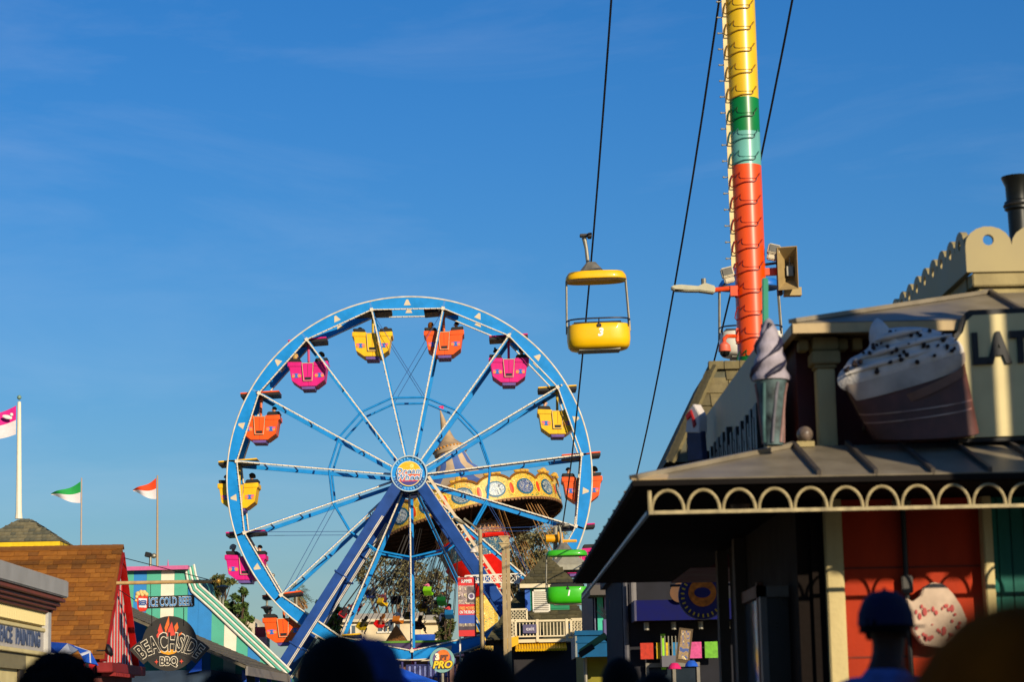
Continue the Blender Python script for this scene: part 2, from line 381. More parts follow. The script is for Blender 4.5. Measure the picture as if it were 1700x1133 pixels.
# ------------------------------------------------------------------ ferris wheel
WY0, WY1 = 96.0, 97.9
HUB = P(680, 791, WY0); HX, HZ = HUB.x, HUB.z
MPP = WY0 / FPX; RV, RO = 289 * MPP, 304 * MPP
wheel = thing('ferris_wheel', 'tall sky blue ferris wheel with white lit spokes and round hub sign', 'ferris wheel', (HX, 97, 0))
bulb = pm('bulb_glass', (255, 250, 235), .25, .02)
rim_white = pm('rim_white', (230, 218, 194), .5, .16, 3)
def wpt(a, r, y): return Vector((HX + r * math.sin(R(a)), y, HZ + r * math.cos(R(a))))
def loc_pt(a, r, y=0.0): return Vector((r * math.sin(R(a)), y, r * math.cos(R(a))))
# shared meshes about the hub, pointing up (angle 0)
panel = MB(); pl = arc_pts(RO - .03, -11.7, 11.7, 14) + [(RV * math.sin(R(11.7)), RV * math.cos(R(11.7)) + .02), (-RV * math.sin(R(11.7)), RV * math.cos(R(11.7)) + .02)]
panel.prism(pl, (0, -.02, 0), UX, UZ, (0, .04, 0)); panel_me = panel.mesh('rim_panel', sky_blue)
patch = MB(); yb = RV * math.cos(R(12)); patch.prism([(-.15, yb + .17), (.15, yb + .17), (.04, RO - .12), (-.04, RO - .12)], (0, -.028, 0), UX, UZ, (0, .006, 0)); patch_me = patch.mesh('rim_patch', pm('patch_cream', (216, 198, 164), .5, .06))
chord = MB(); chord.tube([loc_pt(-12, RV), loc_pt(12, RV)], .032, 6)
for k in range(1, 12): chord.ball(loc_pt(-12, RV).lerp(loc_pt(12, RV), k / 12) + Vector((0, -.05, 0)), .026, 6, 4, mi=1)
chord_me = chord.mesh('rim_chord', [rim_white, bulb], 40)
arcm = MB(); arcm.tube([(x, 0, z) for x, z in arc_pts(RO, -12, 12, 12)], .036, 8); arc_me = arcm.mesh('rim_tube', rim_white, 40)
spf = MB(); spf.beam((0, 0, .7), (0, 0, RV), .058, .1); spf.beam((.045, .1, .7), (.045, .1, RV - .1), .05, .06, mi=2)
for k in range(1, 27): spf.ball((0, -.06, .7 + (RV - .7) * k / 27), .026, 6, 4, mi=1)
spf_me = spf.mesh('spoke', [rim_white, bulb, sky_blue], 30)
spr = MB(); spr.beam((0, 0, .5), (0, 0, RV), .155, .1); spr_me = spr.mesh('spoke', [sky_blue], 30)
tie = MB()
tie.beam((0, 0, 0), (0, WY1 - WY0, 0), .05, .05, up=(0, 0, 1))
tie_me = tie.mesh('spoke_tie', [leg_blue])
RM = 135 * MPP; brf = MB()
for dz in (0,): brf.tube([loc_pt(-12, RM + dz), loc_pt(12, RM + dz)], .045, 6)
brf_me = brf.mesh('ring_brace', sky_blue, 40)
cr = MB(); cr.tube([loc_pt(-12, RV - .1), loc_pt(12, RM)], .011, 4); cr.tube([loc_pt(12, RV - .1), loc_pt(-12, RM)], .011, 4); cr_me = cr.mesh('cross_cable', pm('wheel_wire', (60, 90, 150), .4, .1))
hb = MB(); hb.tube([(0, 0, RV), (0, WY1 - WY0, RV)], .06, 8); hb.box((0, -.07, RV), (.14, .05, .14), mi=1); hb.box((0, WY1 - WY0 + .07, RV), (.14, .05, .14), mi=1); hb_me = hb.mesh('hinge_bar', [leg_blue, rim_white], 40)
H0, H1 = Vector((HX, WY0, HZ)), Vector((HX, WY1, HZ))
for k in range(15):
    a = R(12 + 24 * k); am = R(24 * k)
    for hh in (H0, H1):
        pn = inst('rim_panel', panel_me, wheel, hh, (0, am, 0)); inst('rim_patch', patch_me, pn, hh); pn.children[0].location = (0, 0, 0)
        inst('rim_chord', chord_me, wheel, hh + Vector((0, -.05, 0)), (0, am, 0)); inst('rim_tube', arc_me, wheel, hh, (0, am, 0))
        inst('ring_brace', brf_me, wheel, hh, (0, am, 0))
        if k % 5 == 0: inst('cross_cable', cr_me, wheel, hh, (0, am, 0))
    inst('spoke', spf_me, wheel, H0, (0, a, 0)); inst('spoke', spr_me, wheel, H1, (0, a, 0)); [inst('spoke_tie', tie_me, wheel, H0 + Vector((q_ * math.sin(a), 0, q_ * math.cos(a))), (0, a, 0)) for q_ in (2.3, 4.9, 6.2)]; inst('hinge_bar', hb_me, wheel, H0, (0, a, 0))
# axle, drums and supports
ax = MB(); AX = Matrix(((1, 0, 0), (0, 0, -1), (0, 1, 0)))
RY = Matrix.Rotation(R(-90), 3, 'X')
ax.lathe([(.25, -.8), (.25, 3.3)], (HX, WY0, HZ), 16, RY); ax.lathe([(.0, -.12), (.78, -.12), (.78, .14), (0, .14)], (HX, WY0, HZ), 24, RY); ax.lathe([(0, 1.76), (.78, 1.76), (.78, 2.02), (0, 2.02)], (HX, WY0, HZ), 24, RY)
ax.build('axle', pm('axle_navy', (14, 26, 70), .45, .1), wheel, 40)
def leg(yt, yb, s, lights):
    top = Vector((HX + s * .25, yt, HZ - .1)); foot_z = .3; run = .645
    bot = Vector((HX + s * (.25 + (top.z - foot_z) * run), yb, foot_z)); b = MB(); b.beam(top, bot, .47, .4); d = (bot - top)
    for f in (.36, .62): b.beam(top + d * f, top + d * (f + .006), .62, .5)
    o = b.build('support_leg', leg_blue, wheel, None, .02)
    c = MB(); side = Vector((s * d.z, 0, -s * d.x)).normalized()
    for q in (.16, .22): c.beam(top + side * q * 1.0 + Vector((0, -.22, 0)) + d * .14, bot + side * q + Vector((0, -.22, 0)) - d * .05, .035, .03)
    if lights: c.build('light_strip', rim_white, o)
    f = MB(); f.box(bot + Vector((0, 0, -.15)), (1.2, 1.2, .3)); f.build('foot_plate', leg_blue, wheel)
    return top, bot
leg(WY0 - .75, WY0 - 1.5, -1, True); t1, b1 = leg(WY0 - .75, WY0 - 1.5, 1, False); leg(WY1 + .75, WY1 + 1.6, -1, True); leg(WY1 + .75, WY1 + 1.6, 1, False)
tr = MB(); off = Vector((.42, -.1, .2)); d = b1 - t1
tr.beam(t1 + off + d * .02, t1 + off + d * .62, .12, .1); tr.beam(t1 + off * .55 + d * .03, t1 + off * .55 + d * .6, .05, .06)
for k in range(22): tr.box(t1 + off * .8 + d * (.08 + k * .024), (.16, .12, .05), Matrix.Rotation(R(-33), 3, 'Y'))
tr.build('cable_tray', pm('tray_cream', (226, 205, 170), .6, .12), wheel)
pf = MB(); pf.span(HX - 9, HX + 6, WY0 - 5.5, WY1 + 3, 0, 1.7); pf.build('platform', pm('deck_grey', (84, 82, 80), .8, .2, 2), wheel)
# hub sign
hs = thing('x', '', '', (0, 0, 0)); bpy.data.objects.remove(hs); del hs
YS = WY0 - .98
hc = Vector((HX + .01, YS, HZ)); sg = MB(); sg.lathe([(0, 0), (.76, 0), (.76, .05)], hc + Vector((0, .07, 0)), 48, Matrix.Rotation(R(90), 3, 'X'), mi=0)
sg.lathe([(.715, .0), (.76, .0), (.775, .03), (.76, .06), (.715, .06)], hc + Vector((0, .03, 0)), 48, Matrix.Rotation(R(90), 3, 'X'), mi=1)
sign = sg.build('hub_sign', [pm('sign_cyan', (8, 148, 232), .4, .05), pm('sign_rim', (176, 200, 212), .4, .05)], wheel, 40)
def disc_band(z0, z1, r=.5, n=14):
    a0, a1 = math.asin(max(-1, z0 / r)), math.asin(min(1, z1 / r)); right = [(r * math.cos(a0 + (a1 - a0) * k / n), r * math.sin(a0 + (a1 - a0) * k / n)) for k in range(n + 1)]
    return right + [(-x, y) for x, y in right[::-1]]
pic = hc + Vector((.0, .012, -.0))
for z0, z1, c, nm in ((-.5, -.33, (66, 62, 140), 'violet'), (-.33, -.24, (214, 78, 100), 'rose'), (-.24, .1, (242, 98, 62), 'coral'), (.1, .5, (252, 186, 14), 'sunny')):
    MB().prism(disc_band(z0, z1), pic, UX, UZ, (0, .01, 0)).build('picture_band', pm('sign_' + nm, c, .45, .05), sign)
rg_ = MB(); rg_.lathe([(.5, 0), (.53, 0), (.53, .016), (.5, .016)], pic + Vector((0, .012, 0)), 40, Matrix.Rotation(R(90), 3, 'X'))
rays = Vector((.12, -.006, .33))
rg_.prism(circle(.085, 18), pic + rays + Vector((0, .002, 0)), UX, UZ, (0, .004, 0))
for a in (-100, -55, -20, 175, 205, 150): rg_.beam(pic + rays, pic + rays + Vector((.26 * math.sin(R(a)), 0, .26 * math.cos(R(a)))), .012, .006)
rg_.build('sun_rays', pm('sign_pale_yellow', (255, 226, 120), .5, .05), sign)
tm = MB()
for txt, z, xo in (('Dream', .1, .0), ('Wheel', -.16, -.03)):
    tm = MB()
    put_text(tm, txt, hc + Vector((xo, -.012, z)), size=.33, bold=.026, shear=.25, spacing=1.2, depth=.012, mi=0)
    put_text(tm, txt, hc + Vector((xo, -.024, z)), size=.33, bold=.003, shear=.25, spacing=1.2, depth=.012, mi=1)
    tm.build('lettering', [pm('sign_white', (245, 245, 240), .5, .03), pm('sign_letter_blue', (0, 120, 190), .5, .05)], sign)
def ring_warp(r, top=True):
    def f(v):
        rr = r + (v.y if top else -v.y) ; a = v.x / r
        return Vector((rr * math.sin(a), (rr if top else -rr) * math.cos(a), v.z))
    return f
lt = MB(); put_text(lt, 'SANTA CRUZ', hc + Vector((0, -.006, 0)), size=.12, bold=.0, spacing=1.9, depth=.01, warp=ring_warp(.64)); lt.build('ring_lettering', pm('sign_pale_blue', (150, 214, 248), .5, .03), sign); lt = MB(); put_text(lt, 'BEACH BOARDWALK', hc + Vector((0, -.006, 0)), size=.12, bold=.0, spacing=1.75, depth=.01, warp=ring_warp(.64, False))
lt.build('ring_lettering', pm('sign_pale_blue', (150, 214, 248), .5, .03), sign)

# ------------------------------------------------------------------ gondolas
def gondola(colname, rgb, rgb_d, label):
    mt = pm('gondola_' + colname, rgb, .42, .12, 4, spec=.3, streak=1); md = pm('gondola_pole_' + colname, rgb_d, .4, .08, 3); hx = 0; u = MPP
    t = thing('gondola', label, 'gondola', (0, 0, 0), 'gondolas of the ferris wheel')
    def pp(pts): return [(x * u, -y * u) for x, y in pts]
    D = .62
    for s in (-1, 1):
        b = MB(); b.prism(pp([(s * 33, 36), (s * 33, 43), (s * 31, 45), (s * 27.5, 67), (s * 14, 77), (s * 0.1, 77), (s * 0.1, 54), (s * 9, 53), (s * 10, 36)]), (0, -D, 0), UX, UZ, (0, 2 * D, 0)); tb = b.build('tub', mt, t, None, .012)
        rmb = MB(); rmb.prism(pp([(s * 34, 35), (s * 34, 43), (s * 10, 43.5), (s * 9.6, 36)]), (0, -D - .03, 0), UX, UZ, (0, 2 * D + .06, 0)); rmb.build('rim_band', mt, tb, None, .015)
        c = MB(); c.prism(pp([(s * 33.5, 28.5), (s * 31, 36), (s * 11, 36), (s * 13, 29)]), (0, -D + .1, 0), UX, UZ, (0, 2 * D - .2, 0)); c.build('seat_back', dark, t, None, .03)
        dc = MB(); y0 = -D - .012
        dc.prism(pp([(s * 12, 56), (s * 27, 55), (s * 26, 62), (s * 12, 62)]), (0, y0, 0), UX, UZ, (0, .02, 0), mi=0)
        dc.prism(pp([(s * 16, 55), (s * 23, 55), (s * 21, 58.5), (s * 23, 62.5), (s * 16, 62.5), (s * 18, 58.5)]), (0, y0 - .006, 0), UX, UZ, (0, .01, 0), mi=1)
        dc.prism(circle(2.6 * u, 12, s * 14 * u, -59.5 * u), (0, y0 - .005, 0), UX, UZ, (0, .01, 0), mi=2); dc.prism(circle(2.2 * u, 12, s * 24.6 * u, -60 * u), (0, y0 - .005, 0), UX, UZ, (0, .01, 0), mi=2)
        dc.build('decal', [pm('decal_pink', (232, 96, 150), .5, .05), pm('decal_blue', (20, 110, 196), .5, .05), pm('decal_orange', (250, 150, 60), .5, .05)], tb)
    b = MB(); b.prism(pp([(-9.5, 38), (9.5, 38), (7.2, 68), (-7.2, 68)]), (0, -D - .05, 0), UX, UZ, (0, 2 * D + .1, 0)); dr = b.build('door', mt, t, None, .01)
    b = MB()
    for s in (-1, 1): b.beam((s * 9.5 * u, -D - .06, -38 * u), (s * 7.2 * u, -D - .06, -68 * u), .02, .02)
    b.beam((-9.5 * u, -D - .06, -38 * u), (9.5 * u, -D - .06, -38 * u), .02, .02); b.beam((-7.2 * u, -D - .06, -68 * u), (7.2 * u, -D - .06, -68 * u), .02, .02)
    b.build('door_trim', pm('trim_cream', (222, 196, 150), .5, .06), dr)
    MB().prism(pp([(-5.5, 62), (5.5, 62), (5, 66.5), (-5, 66.5)]), (0, -D - .058, 0), UX, UZ, (0, .03, 0)).build('step_slot', blackp, dr)
    MB().box((0, -D - .052, -50 * u), (.014, .01, 20 * u)).build('seam', pm('seam_dark', (90, 40, 20), .6, .1), dr)
    b = MB(); b.prism(pp([(-12, 76), (12, 76), (10.5, 82), (-10.5, 82)]), (0, -D + .05, 0), UX, UZ, (0, 2 * D - .1, 0)); b.build('keel', pm('gondola_keel', (104, 76, 150) if colname != 'yellow' else (120, 110, 70), .5, .1), t, None, .01)
    b = MB(); b.tube([(0, 0, 0), (0, 0, -40 * u)], .055, 8); b.build('pole', md, t, 40)
    T = Matrix.Rotation(R(-3.2), 3, 'Y'); b = MB(); b.box((0, 0, .0), (65 * u, 1.25, .13), T); cn = b.build('canopy', blackp, t, None, .02)
    b = MB(); b.box((0, 0, .0) + T @ Vector((0, 0, .075)) if False else T @ Vector((0, 0, .085)), (65.6 * u, 1.3, .06), T); b.build('canopy_cover', mt, cn, None, .02)
    return t
GP = {}
pos_words = {0: 'orange gondola just right of the very top of the ferris wheel', 1: 'pink gondola at the upper right of the ferris wheel', 2: 'yellow gondola on the right of the wheel, crossed by the chairlift cable', 3: 'orange gondola at the far right of the wheel, level with the hub',
             4: 'pink gondola low on the right of the wheel, mostly behind the dark cafe awning', 5: 'yellow gondola at the lower right of the wheel, behind the chairlift station', 6: 'orange gondola at the bottom right of the wheel, near the movie banner', 7: 'pink gondola at the very bottom of the ferris wheel',
             8: 'yellow gondola at the bottom left of the wheel, between the support legs', 9: 'orange gondola at the lower left of the wheel, cut by the dark blue leg', 10: 'pink gondola at the left of the wheel with a pale haired rider', 11: 'yellow gondola at the far left of the wheel, level with the hub sign',
             12: 'orange gondola at the upper left of the wheel', 13: 'pink gondola high on the left of the ferris wheel', 14: 'yellow gondola just left of the very top of the ferris wheel'}
cols = [('orange', (250, 92, 0), (226, 100, 10)), ('pink', (224, 8, 128), (206, 30, 110)), ('yellow', (252, 196, 0), (206, 170, 8))]
GY = (WY0 + WY1) / 2; GL = {}
for k in range(15):
    cn, c1, c2 = cols[k % 3]; p = wpt(12 + 24 * k, RV, GY); lab = pos_words[k]
    if cn not in GP: g = gondola(cn, c1, c2, lab); GP[cn] = g; g.location = p; WL[g] = p
    else: g = copy_tree(GP[cn], None, p); g['label'] = lab
    g.rotation_euler.y = R((-.8, .6, .9, -.5, .4, -.7, .5, 0, .3, -2.6, .6, -.4, .8, -.6, .4)[k]); GL[k] = p
riders = [(0, -1, ('long', 'auburn'), (150, 60, 40), 'auburn haired rider in the left seat of the top right orange gondola'), (0, 1, ('short', 'black'), (40, 40, 44), 'black haired rider in the right seat of the top right orange gondola'),
          (1, -1, ('bun', 'black'), (120, 40, 46), 'dark haired rider in the left seat of the upper right pink gondola'), (1, 1, ('curly', 'black'), (36, 36, 40), 'dark haired rider in the right seat of the upper right pink gondola'),
          (2, -1, ('short', 'black'), (30, 30, 34), 'dark haired rider in the left seat of the yellow gondola on the right'), (3, -1, ('short', 'black'), (24, 24, 26), 'rider in black in the left seat of the far right orange gondola'),
          (3, 1, ('curly', 'black'), (30, 28, 28), 'rider in the right seat of the far right orange gondola'), (9, -1, ('short', 'brown'), (24, 24, 26), 'rider in a black jacket in the left seat of the lower left orange gondola'),
          (9, 1, ('short', 'black'), (34, 34, 38), 'dark haired rider in the right seat of the lower left orange gondola'), (10, -1, ('curly', 'grey'), (60, 52, 44), 'pale haired rider in the left seat of the pink gondola on the left'),
          (10, 1, ('short', 'black'), (24, 24, 28), 'dark haired rider in the right seat of the pink gondola on the left'), (11, -1, ('short', 'brown'), (140, 86, 50), 'brown haired rider in the left seat of the far left yellow gondola'),
          (11, 1, ('curly', 'black'), (52, 48, 46), 'dark haired rider in the right seat of the far left yellow gondola'), (12, 1, ('short', 'black'), (30, 30, 34), 'dark haired rider in the right seat of the upper left orange gondola'),
          (13, -1, ('long', 'blond'), (60, 52, 48), 'blond rider in the left seat of the pink gondola high on the left'), (13, 1, ('curly', 'black'), (30, 30, 34), 'dark haired rider in the right seat of the pink gondola high on the left'),
          (14, -1, ('long', 'black'), (20, 20, 22), 'rider in black slouched in the left seat of the top left yellow gondola'), (14, 1, ('short', 'brown'), (90, 60, 44), 'brown haired rider in the right seat of the top left yellow gondola')]
for k, s, hr, sh, lab in riders:
    p = GL[k]; low = .16 if k in (14,) else 0
    person(lab, p + Vector((s * .56, rnd.uniform(-.3, .1), -42 * MPP - .27 - low)), 'sit', 90 * (1 if s > 0 else -1), sh, hair=hr, skin=rnd.randrange(3), height=1.68, group='riders on the ferris wheel')
# ------------------------------------------------------------------ chairlift: cables and cabins
def cable_pts(Xc, Ys, zoff=0.0):
    return [Vector((Xc, y, 13.3 + zoff - .245 * (y - 56) + .0026 * (y - 56) ** 2 * (1 if y > 56 else 1.4))) for y in Ys]
CYS = [20 + 3 * k for k in range(25)]
def cabz(y, zoff=0.0): return cable_pts(0, [y], zoff)[0].z
XA = P(985, 392, 56).x; XB = P(1107, 385, 61).x; XC = P(1236, 386, 56).x
DZ = P(985, 392, 56).z - 13.3
for X_, lab, yy in ((XA, 'black chairlift cable carrying the yellow cabin', CYS), (XB, 'empty black chairlift cable right of the yellow cabin', CYS), (XC, 'black chairlift cable passing behind the striped pole', CYS)):
    MB().tube(cable_pts(X_, yy, DZ), .026, 6).build('chairlift_cable', cable_m, None, 40, label=lab, cat='cable', group='chairlift cables')
def sell(a, rx, ry, e=3.2):
    c, s = math.cos(a), math.sin(a); return rx * abs(c) ** (2 / e) * (1 if c >= 0 else -1), ry * abs(s) ** (2 / e) * (1 if s >= 0 else -1)
def loft(mb, rings, n=40, o=(0, 0, 0), cap=True, mi=0):
    o = vec(o); q = []; fs = []
    for rx, ry, z in rings:
        for k in range(n): x, y = sell(2 * math.pi * k / n, rx, ry); q.append(o + Vector((x, y, z)))
    for i in range(len(rings) - 1):
        for k in range(n): fs.append((i * n + k, i * n + (k + 1) % n, (i + 1) * n + (k + 1) % n, (i + 1) * n + k))
    if cap: fs += [tuple(range(n - 1, -1, -1)), tuple((len(rings) - 1) * n + k for k in range(n))]
    return mb.add(q, fs, mi)
def cabin(label, pgrip, rgb, canopy_rgb, num, tilt=0.0, flip=1):
    """pgrip: the grip on the cable; the tub hangs 2.9 m below"""
    W, D = .79, .52; base = pgrip + Vector((.12, 0, -2.92)); t = thing('chairlift_cabin', label, 'cabin', base, 'chairlift cabins'); t.rotation_euler.y = R(tilt)
    m = pm('cabin_%d_%d_%d' % rgb, rgb, .4, .05, 2, coat=.35, spec=.25); mc = pm('cabin_%d_%d_%d' % canopy_rgb, canopy_rgb, .4, .05, 2, coat=.35, spec=.25); o = base
    b = MB(); loft(b, [(W * .78, D * .7, .0), (W * .9, D * .86, .03), (W * .97, D * .96, .1), (W, D, .25), (W, D, .45), (W * .985, D * .985, .60), (W * .95, D * .95, .615), (W * .95, D * .95, .5)], 48, o)
    tub = b.build('tub', m, t, 50)
    b = MB(); b.box(o + Vector((0, 0, -.01)), (W * 1.3, D * 1.2, .04)); b.build('floor_plate', steel, tub)
    b = MB(); b.box(o + Vector((0, .25, .62)), (W * 1.6, .2, .3)); b.build('seat', dark, t, None, .04)
    b = MB(); loft(b, [(W * .8, D * .8, 1.80), (W * .96, D * .96, 1.76), (W * .97, D * .97, 1.77), (W * .955, D * .955, 1.86), (W * .88, D * .88, 1.95), (W * .6, D * .6, 1.985)], 48, o); cn = b.build('canopy', mc, t, 50)
    b = MB(); loft(b, [(W * .3, .18, 1.98), (W * .42, .3, 1.985), (.12, .12, 2.24)], 12, o + Vector((-.1, 0, 0))); b.build('hanger_foot', steel, cn)
    b = MB(); b.tube([o + Vector((-.16, 0, 1.98)), o + Vector((-.2, 0, 2.6)), o + Vector((-.25, 0, 2.92))], [.05, .045, .06], 8); b.build('hanger_arm', steel, t, 40)
    b = MB(); b.box(o + Vector((-.2, 0, 2.94)), (.3, .22, .06)); b.box(o + Vector((-.1, 0, 2.93)), (.1, .34, .1)); b.build('grip', pm('grip_dark', (52, 48, 46), .5, .1), t, None, .01)
    for s in (-1, 1):
        b = MB(); b.tube([o + Vector((s * W * .94, -.1, 1.78)), o + Vector((s * W * 1.0, -.1, .45))], .026, 8); b.tube([o + Vector((s * W * .94, .12, 1.78)), o + Vector((s * W * 1.0, .12, .45))], .02, 8); b.build('rod', steel, t, 40)
    b = MB(); pts = [o + Vector((*sell(2 * math.pi * k / 40, W * 1.0, D * 1.02), .73)) for k in range(20, 41)]; b.tube(pts, .02, 6)
    for k in (0, 3, 10, 17, 20): b.tube([pts[k], pts[k] + Vector((0, 0, -.2))], .016, 6)
    b.build('rail', pm('rail_navy', (26, 26, 40), .4, .1), t, 40)
    b = MB(); b.box(o + Vector((0, -D - .012, .55)), (.11, .04, .08)); b.build('latch', pm('latch_dark', (40, 34, 24), .5, .1), t, None, .01)
    if num:
        b = MB(); put_text(b, num, o + Vector((.02, -D - .004, .37)), size=.27, bold=.012, shear=.2, depth=.012); b.build('number', pm('number_white', (250, 248, 240), .5, .02), t)
    return t
gA = cable_pts(XA, [56], DZ)[0]; gA.x -= .05
cabin('yellow chairlift cabin numbered 3 hanging against the open sky', gA, (250, 196, 0), (250, 192, 0), '3', -1.2)
gC = cable_pts(XC, [56.6], DZ)[0]
cabin('white chairlift cabin half hidden behind the striped pole', gC, (238, 230, 212), (30, 110, 200), None, 0)
g1 = P(934, 872, 84)
cabin('green chairlift cabin numbered 1 in front of the station balcony', g1, (60, 190, 20), (60, 180, 24), '1', 0)

# ------------------------------------------------------------------ striped pole
PY = 44.0; pc = P(1247, 500, PY); PR = .305
pole = thing('striped_pole', 'tall round pole banded yellow, green, aqua and red with climbing rungs', 'pole', (pc.x, PY, 0))
def pz(py): return P(1240, py, PY).z
bands = [(0, pz(640), 'red', (244, 84, 0)), (pz(640), pz(594), 'green', (0, 128, 52)), (pz(594), pz(277), 'red', (246, 84, 0)), (pz(277), pz(222), 'aqua', (112, 186, 172)), (pz(222), pz(166), 'green', (0, 136, 50)), (pz(166), pz(-260), 'yellow', (240, 196, 0))]
for z0, z1, nm, c in bands:
    m = pm('pole_' + nm, c, .45, .13, 3.5, .02, streak=1, coat=.6, spec=.2, coat_r=.27); b = MB(); b.lathe([(PR, z0), (PR, z1)], (pc.x, PY, 0), 40); b.build('band', m, pole, 50)
def band_of(z):
    for z0, z1, nm, c in bands:
        if z0 <= z < z1: return nm, c
    return 'yellow', (240, 196, 0)
def sp(a, z, r=PR + .012): return Vector((pc.x + r * math.sin(R(a)), PY - r * math.cos(R(a)), z))      # a: 0 faces the camera, + to the right
rung_me = {}
for nm, c in (('yellow', (150, 112, 0)), ('red', (150, 30, 6)), ('green', (0, 74, 30)), ('aqua', (50, 110, 104))):  # rung paints: the band colours darkened, shade put into the colour
    b = MB()
    def rp(a, z, r): return Vector((r * math.sin(R(a)), -r * math.cos(R(a)), z))
    pth = [(-62, .17, .0), (-66, .06, .04), (-70, -.05, .05), (-60, -.1, .05), (-40, -.07, .03), (-15, -.03, .012), (12, -.02, .012), (22, -.015, .012), (30, .01, .012), (31, .06, .012), (38, .1, .014), (46, .16, .012)]
    b.tube([rp(a, z, PR + .012 + k) for a, z, k in pth], .013, 6)
    b.tube([rp(a, z, PR + .006) for a, z in ((-30, .17), (-33, .1), (-28, .06), (-15, .045), (5, .045), (20, .05), (30, .055))], .007, 5)
    b.tube([rp(a, z, PR + .01) for a, z in ((-45, .1), (-37, .15), (-30, .19))], [.006, .016, .004], 5)
    rung_me[nm] = b.mesh('rung', pm('rung_' + nm, c, .4, .1), 40)
z = pz(600); step = (pz(0) - pz(100)) / 100 * 35.5
while z < pz(-200):
    nm, c = band_of(z); inst('rung', rung_me[nm], pole, Vector((pc.x, PY, z))); z += step
b = MB(); b.beam(sp(-78, pz(445), PR + .03), sp(-78, pz(-260), PR + .03), .09, .07)
b.build('cable_rail', pm('rail_bright', (240, 214, 150), .3, .08, coat=.3), pole)
pg = MB(); pg.tube([(0, 0, 0), (-.12, 0, 0)], .013, 6); pg.ball((-.1, 0, 0), .024, 6, 4); peg_me = pg.mesh('peg', steel, 40)
z = pz(430)
while z < pz(-200): inst('peg', peg_me, pole, sp(-80, z, PR + .06)); z += step * .74
# fittings on the pole
def at_pole(px, py, dy=0.0): return P(px, py, PY + dy)
o = at_pole(1150, 480, -.2); t = thing('street_lamp', 'grey cobra head street lamp on an orange arm of the striped pole', 'street lamp', at_pole(1215, 482, -.2))
b = MB(); b.prism([(-.44, .02), (-.36, -.035), (-.1, -.055), (.12, -.06), (.42, -.11), (.44, .03), (.24, .1), (.1, .04), (-.25, .075), (-.4, .06)], o + Vector((0, -.12, 0)), UX, UZ, (0, .24, 0)); hd = b.build('lamp_head', pm('lamp_grey', (188, 182, 152), .5, .1), t, None, .02)
MB().prism(circle(.15, 14, -.22, 0, .012), o + Vector((0, -.1, -.03)), UX, UZ, (0, .2, 0)).build('lens', pm('lamp_lens', (60, 58, 48), .3, .1), hd)
MB().tube([o + Vector((.22, 0, .06)), o + Vector((.22, 0, .2))], .05, 8).build('photocell', steel, hd)
orange_p = pm('bracket_orange', (236, 78, 20), .4, .1)
b = MB(); b.tube([o + Vector((.4, 0, -.03)), at_pole(1225, 478, -.2)], .05, 8); b.box(at_pole(1218, 484, -.2), (.14, .14, .2)); b.build('arm', orange_p, t, 40)
def flood(px, py, label, ang, s=1.0):
    o = at_pole(px, py, -.1); t = thing('floodlight', label, 'floodlight', o); M = Matrix.Rotation(R(ang), 3, 'Y')
    b = MB(); b.box(o + M @ Vector((0, -.06, .05)), (.24 * s, .18, .2 * s), M); b.box(o + M @ Vector((0, -.04, -.1)), (.2 * s, .14, .12 * s), M); b.build('housing', pm('flood_beige', (214, 200, 168), .5, .1), t, None, .02)
    b = MB(); b.box(o + M @ Vector((0, -.155, .06)), (.19 * s, .012, .14 * s), M); b.build('glass', pm('flood_glass', (120, 116, 104), .12, .1), t)
    b = MB(); b.tube([o + Vector((0, 0, -.08)), o + Vector((-.1 if ang < 0 else .1, 0, -.2)), Vector((pc.x + (.25 if px > 1247 else -.25), PY, o.z - .22))], .028, 6); b.build('bracket', pm('bracket_dark', (48, 38, 34), .5, .1), t, 40)
flood(1208, 458, 'beige floodlight on the left of the pole above the street lamp', -14); flood(1283, 420, 'beige twin floodlight on the right of the pole beside the horn speaker', 14)
o = at_pole(1311, 449, -.1); t = thing('horn_speaker', 'large beige rectangular horn loudspeaker on the right of the pole', 'loudspeaker', o + Vector((-.2, 0, -.4)))
b = MB(); w, h, dp = .2, .43, .4; F = [(-w, -.25, -h), (w, -.25, -h), (w, -.25, h), (-w, -.25, h)]; B = [(-w * .35, dp - .25, -h * .4), (w * .35, dp - .25, -h * .4), (w * .35, dp - .25, h * .4), (-w * .35, dp - .25, h * .4)]; I = [(x * .93, y - .0, z * .96) for x, y, z in F]; IB = [(x * .9, y - .03, z * .9) for x, y, z in B]
RZ = Matrix.Rotation(R(-16), 3, 'Z')
q = [o + RZ @ Vector(p) for p in F + B + I + IB]
b.add(q, [(0, 4, 5, 1), (1, 5, 6, 2), (2, 6, 7, 3), (3, 7, 4, 0), (4, 7, 6, 5), (8, 9, 13, 12), (9, 10, 14, 13), (10, 11, 15, 14), (11, 8, 12, 15), (12, 13, 14, 15), (0, 1, 9, 8), (1, 2, 10, 9), (2, 3, 11, 10), (3, 0, 8, 11)])
b.build('horn', pm('horn_beige', (172, 146, 96), .55, .12), t)
b = MB(); b.box(o + Vector((0, .02, -.02)), (.13, .12, .2)); b.tube([o + Vector((0, -.02, 0)), o + Vector((0, -.04, .26))], .014, 6); b.build('driver', steel, t, None, .01)
b = MB(); b.box(o + Vector((-.2, .06, -.06)), (.09, .2, .84)); b.box(o + Vector((.05, .1, -.42)), (.34, .2, .16), mi=1); b.build('mount', [pm('mount_brown', (58, 34, 26), .6, .1), pm('horn_beige2', (176, 152, 96), .5, .1)], t)
b = MB(); b.beam(o + Vector((-.22, .1, 0)), Vector((pc.x, PY, o.z - .02)), .14, .12); b.build('bracket', orange_p, t)
o = at_pole(1203, 580, -.3); t = thing('dome_camera', 'orange dome security camera on a bent arm of the pole', 'security camera', o + Vector((0, 0, -.12)))
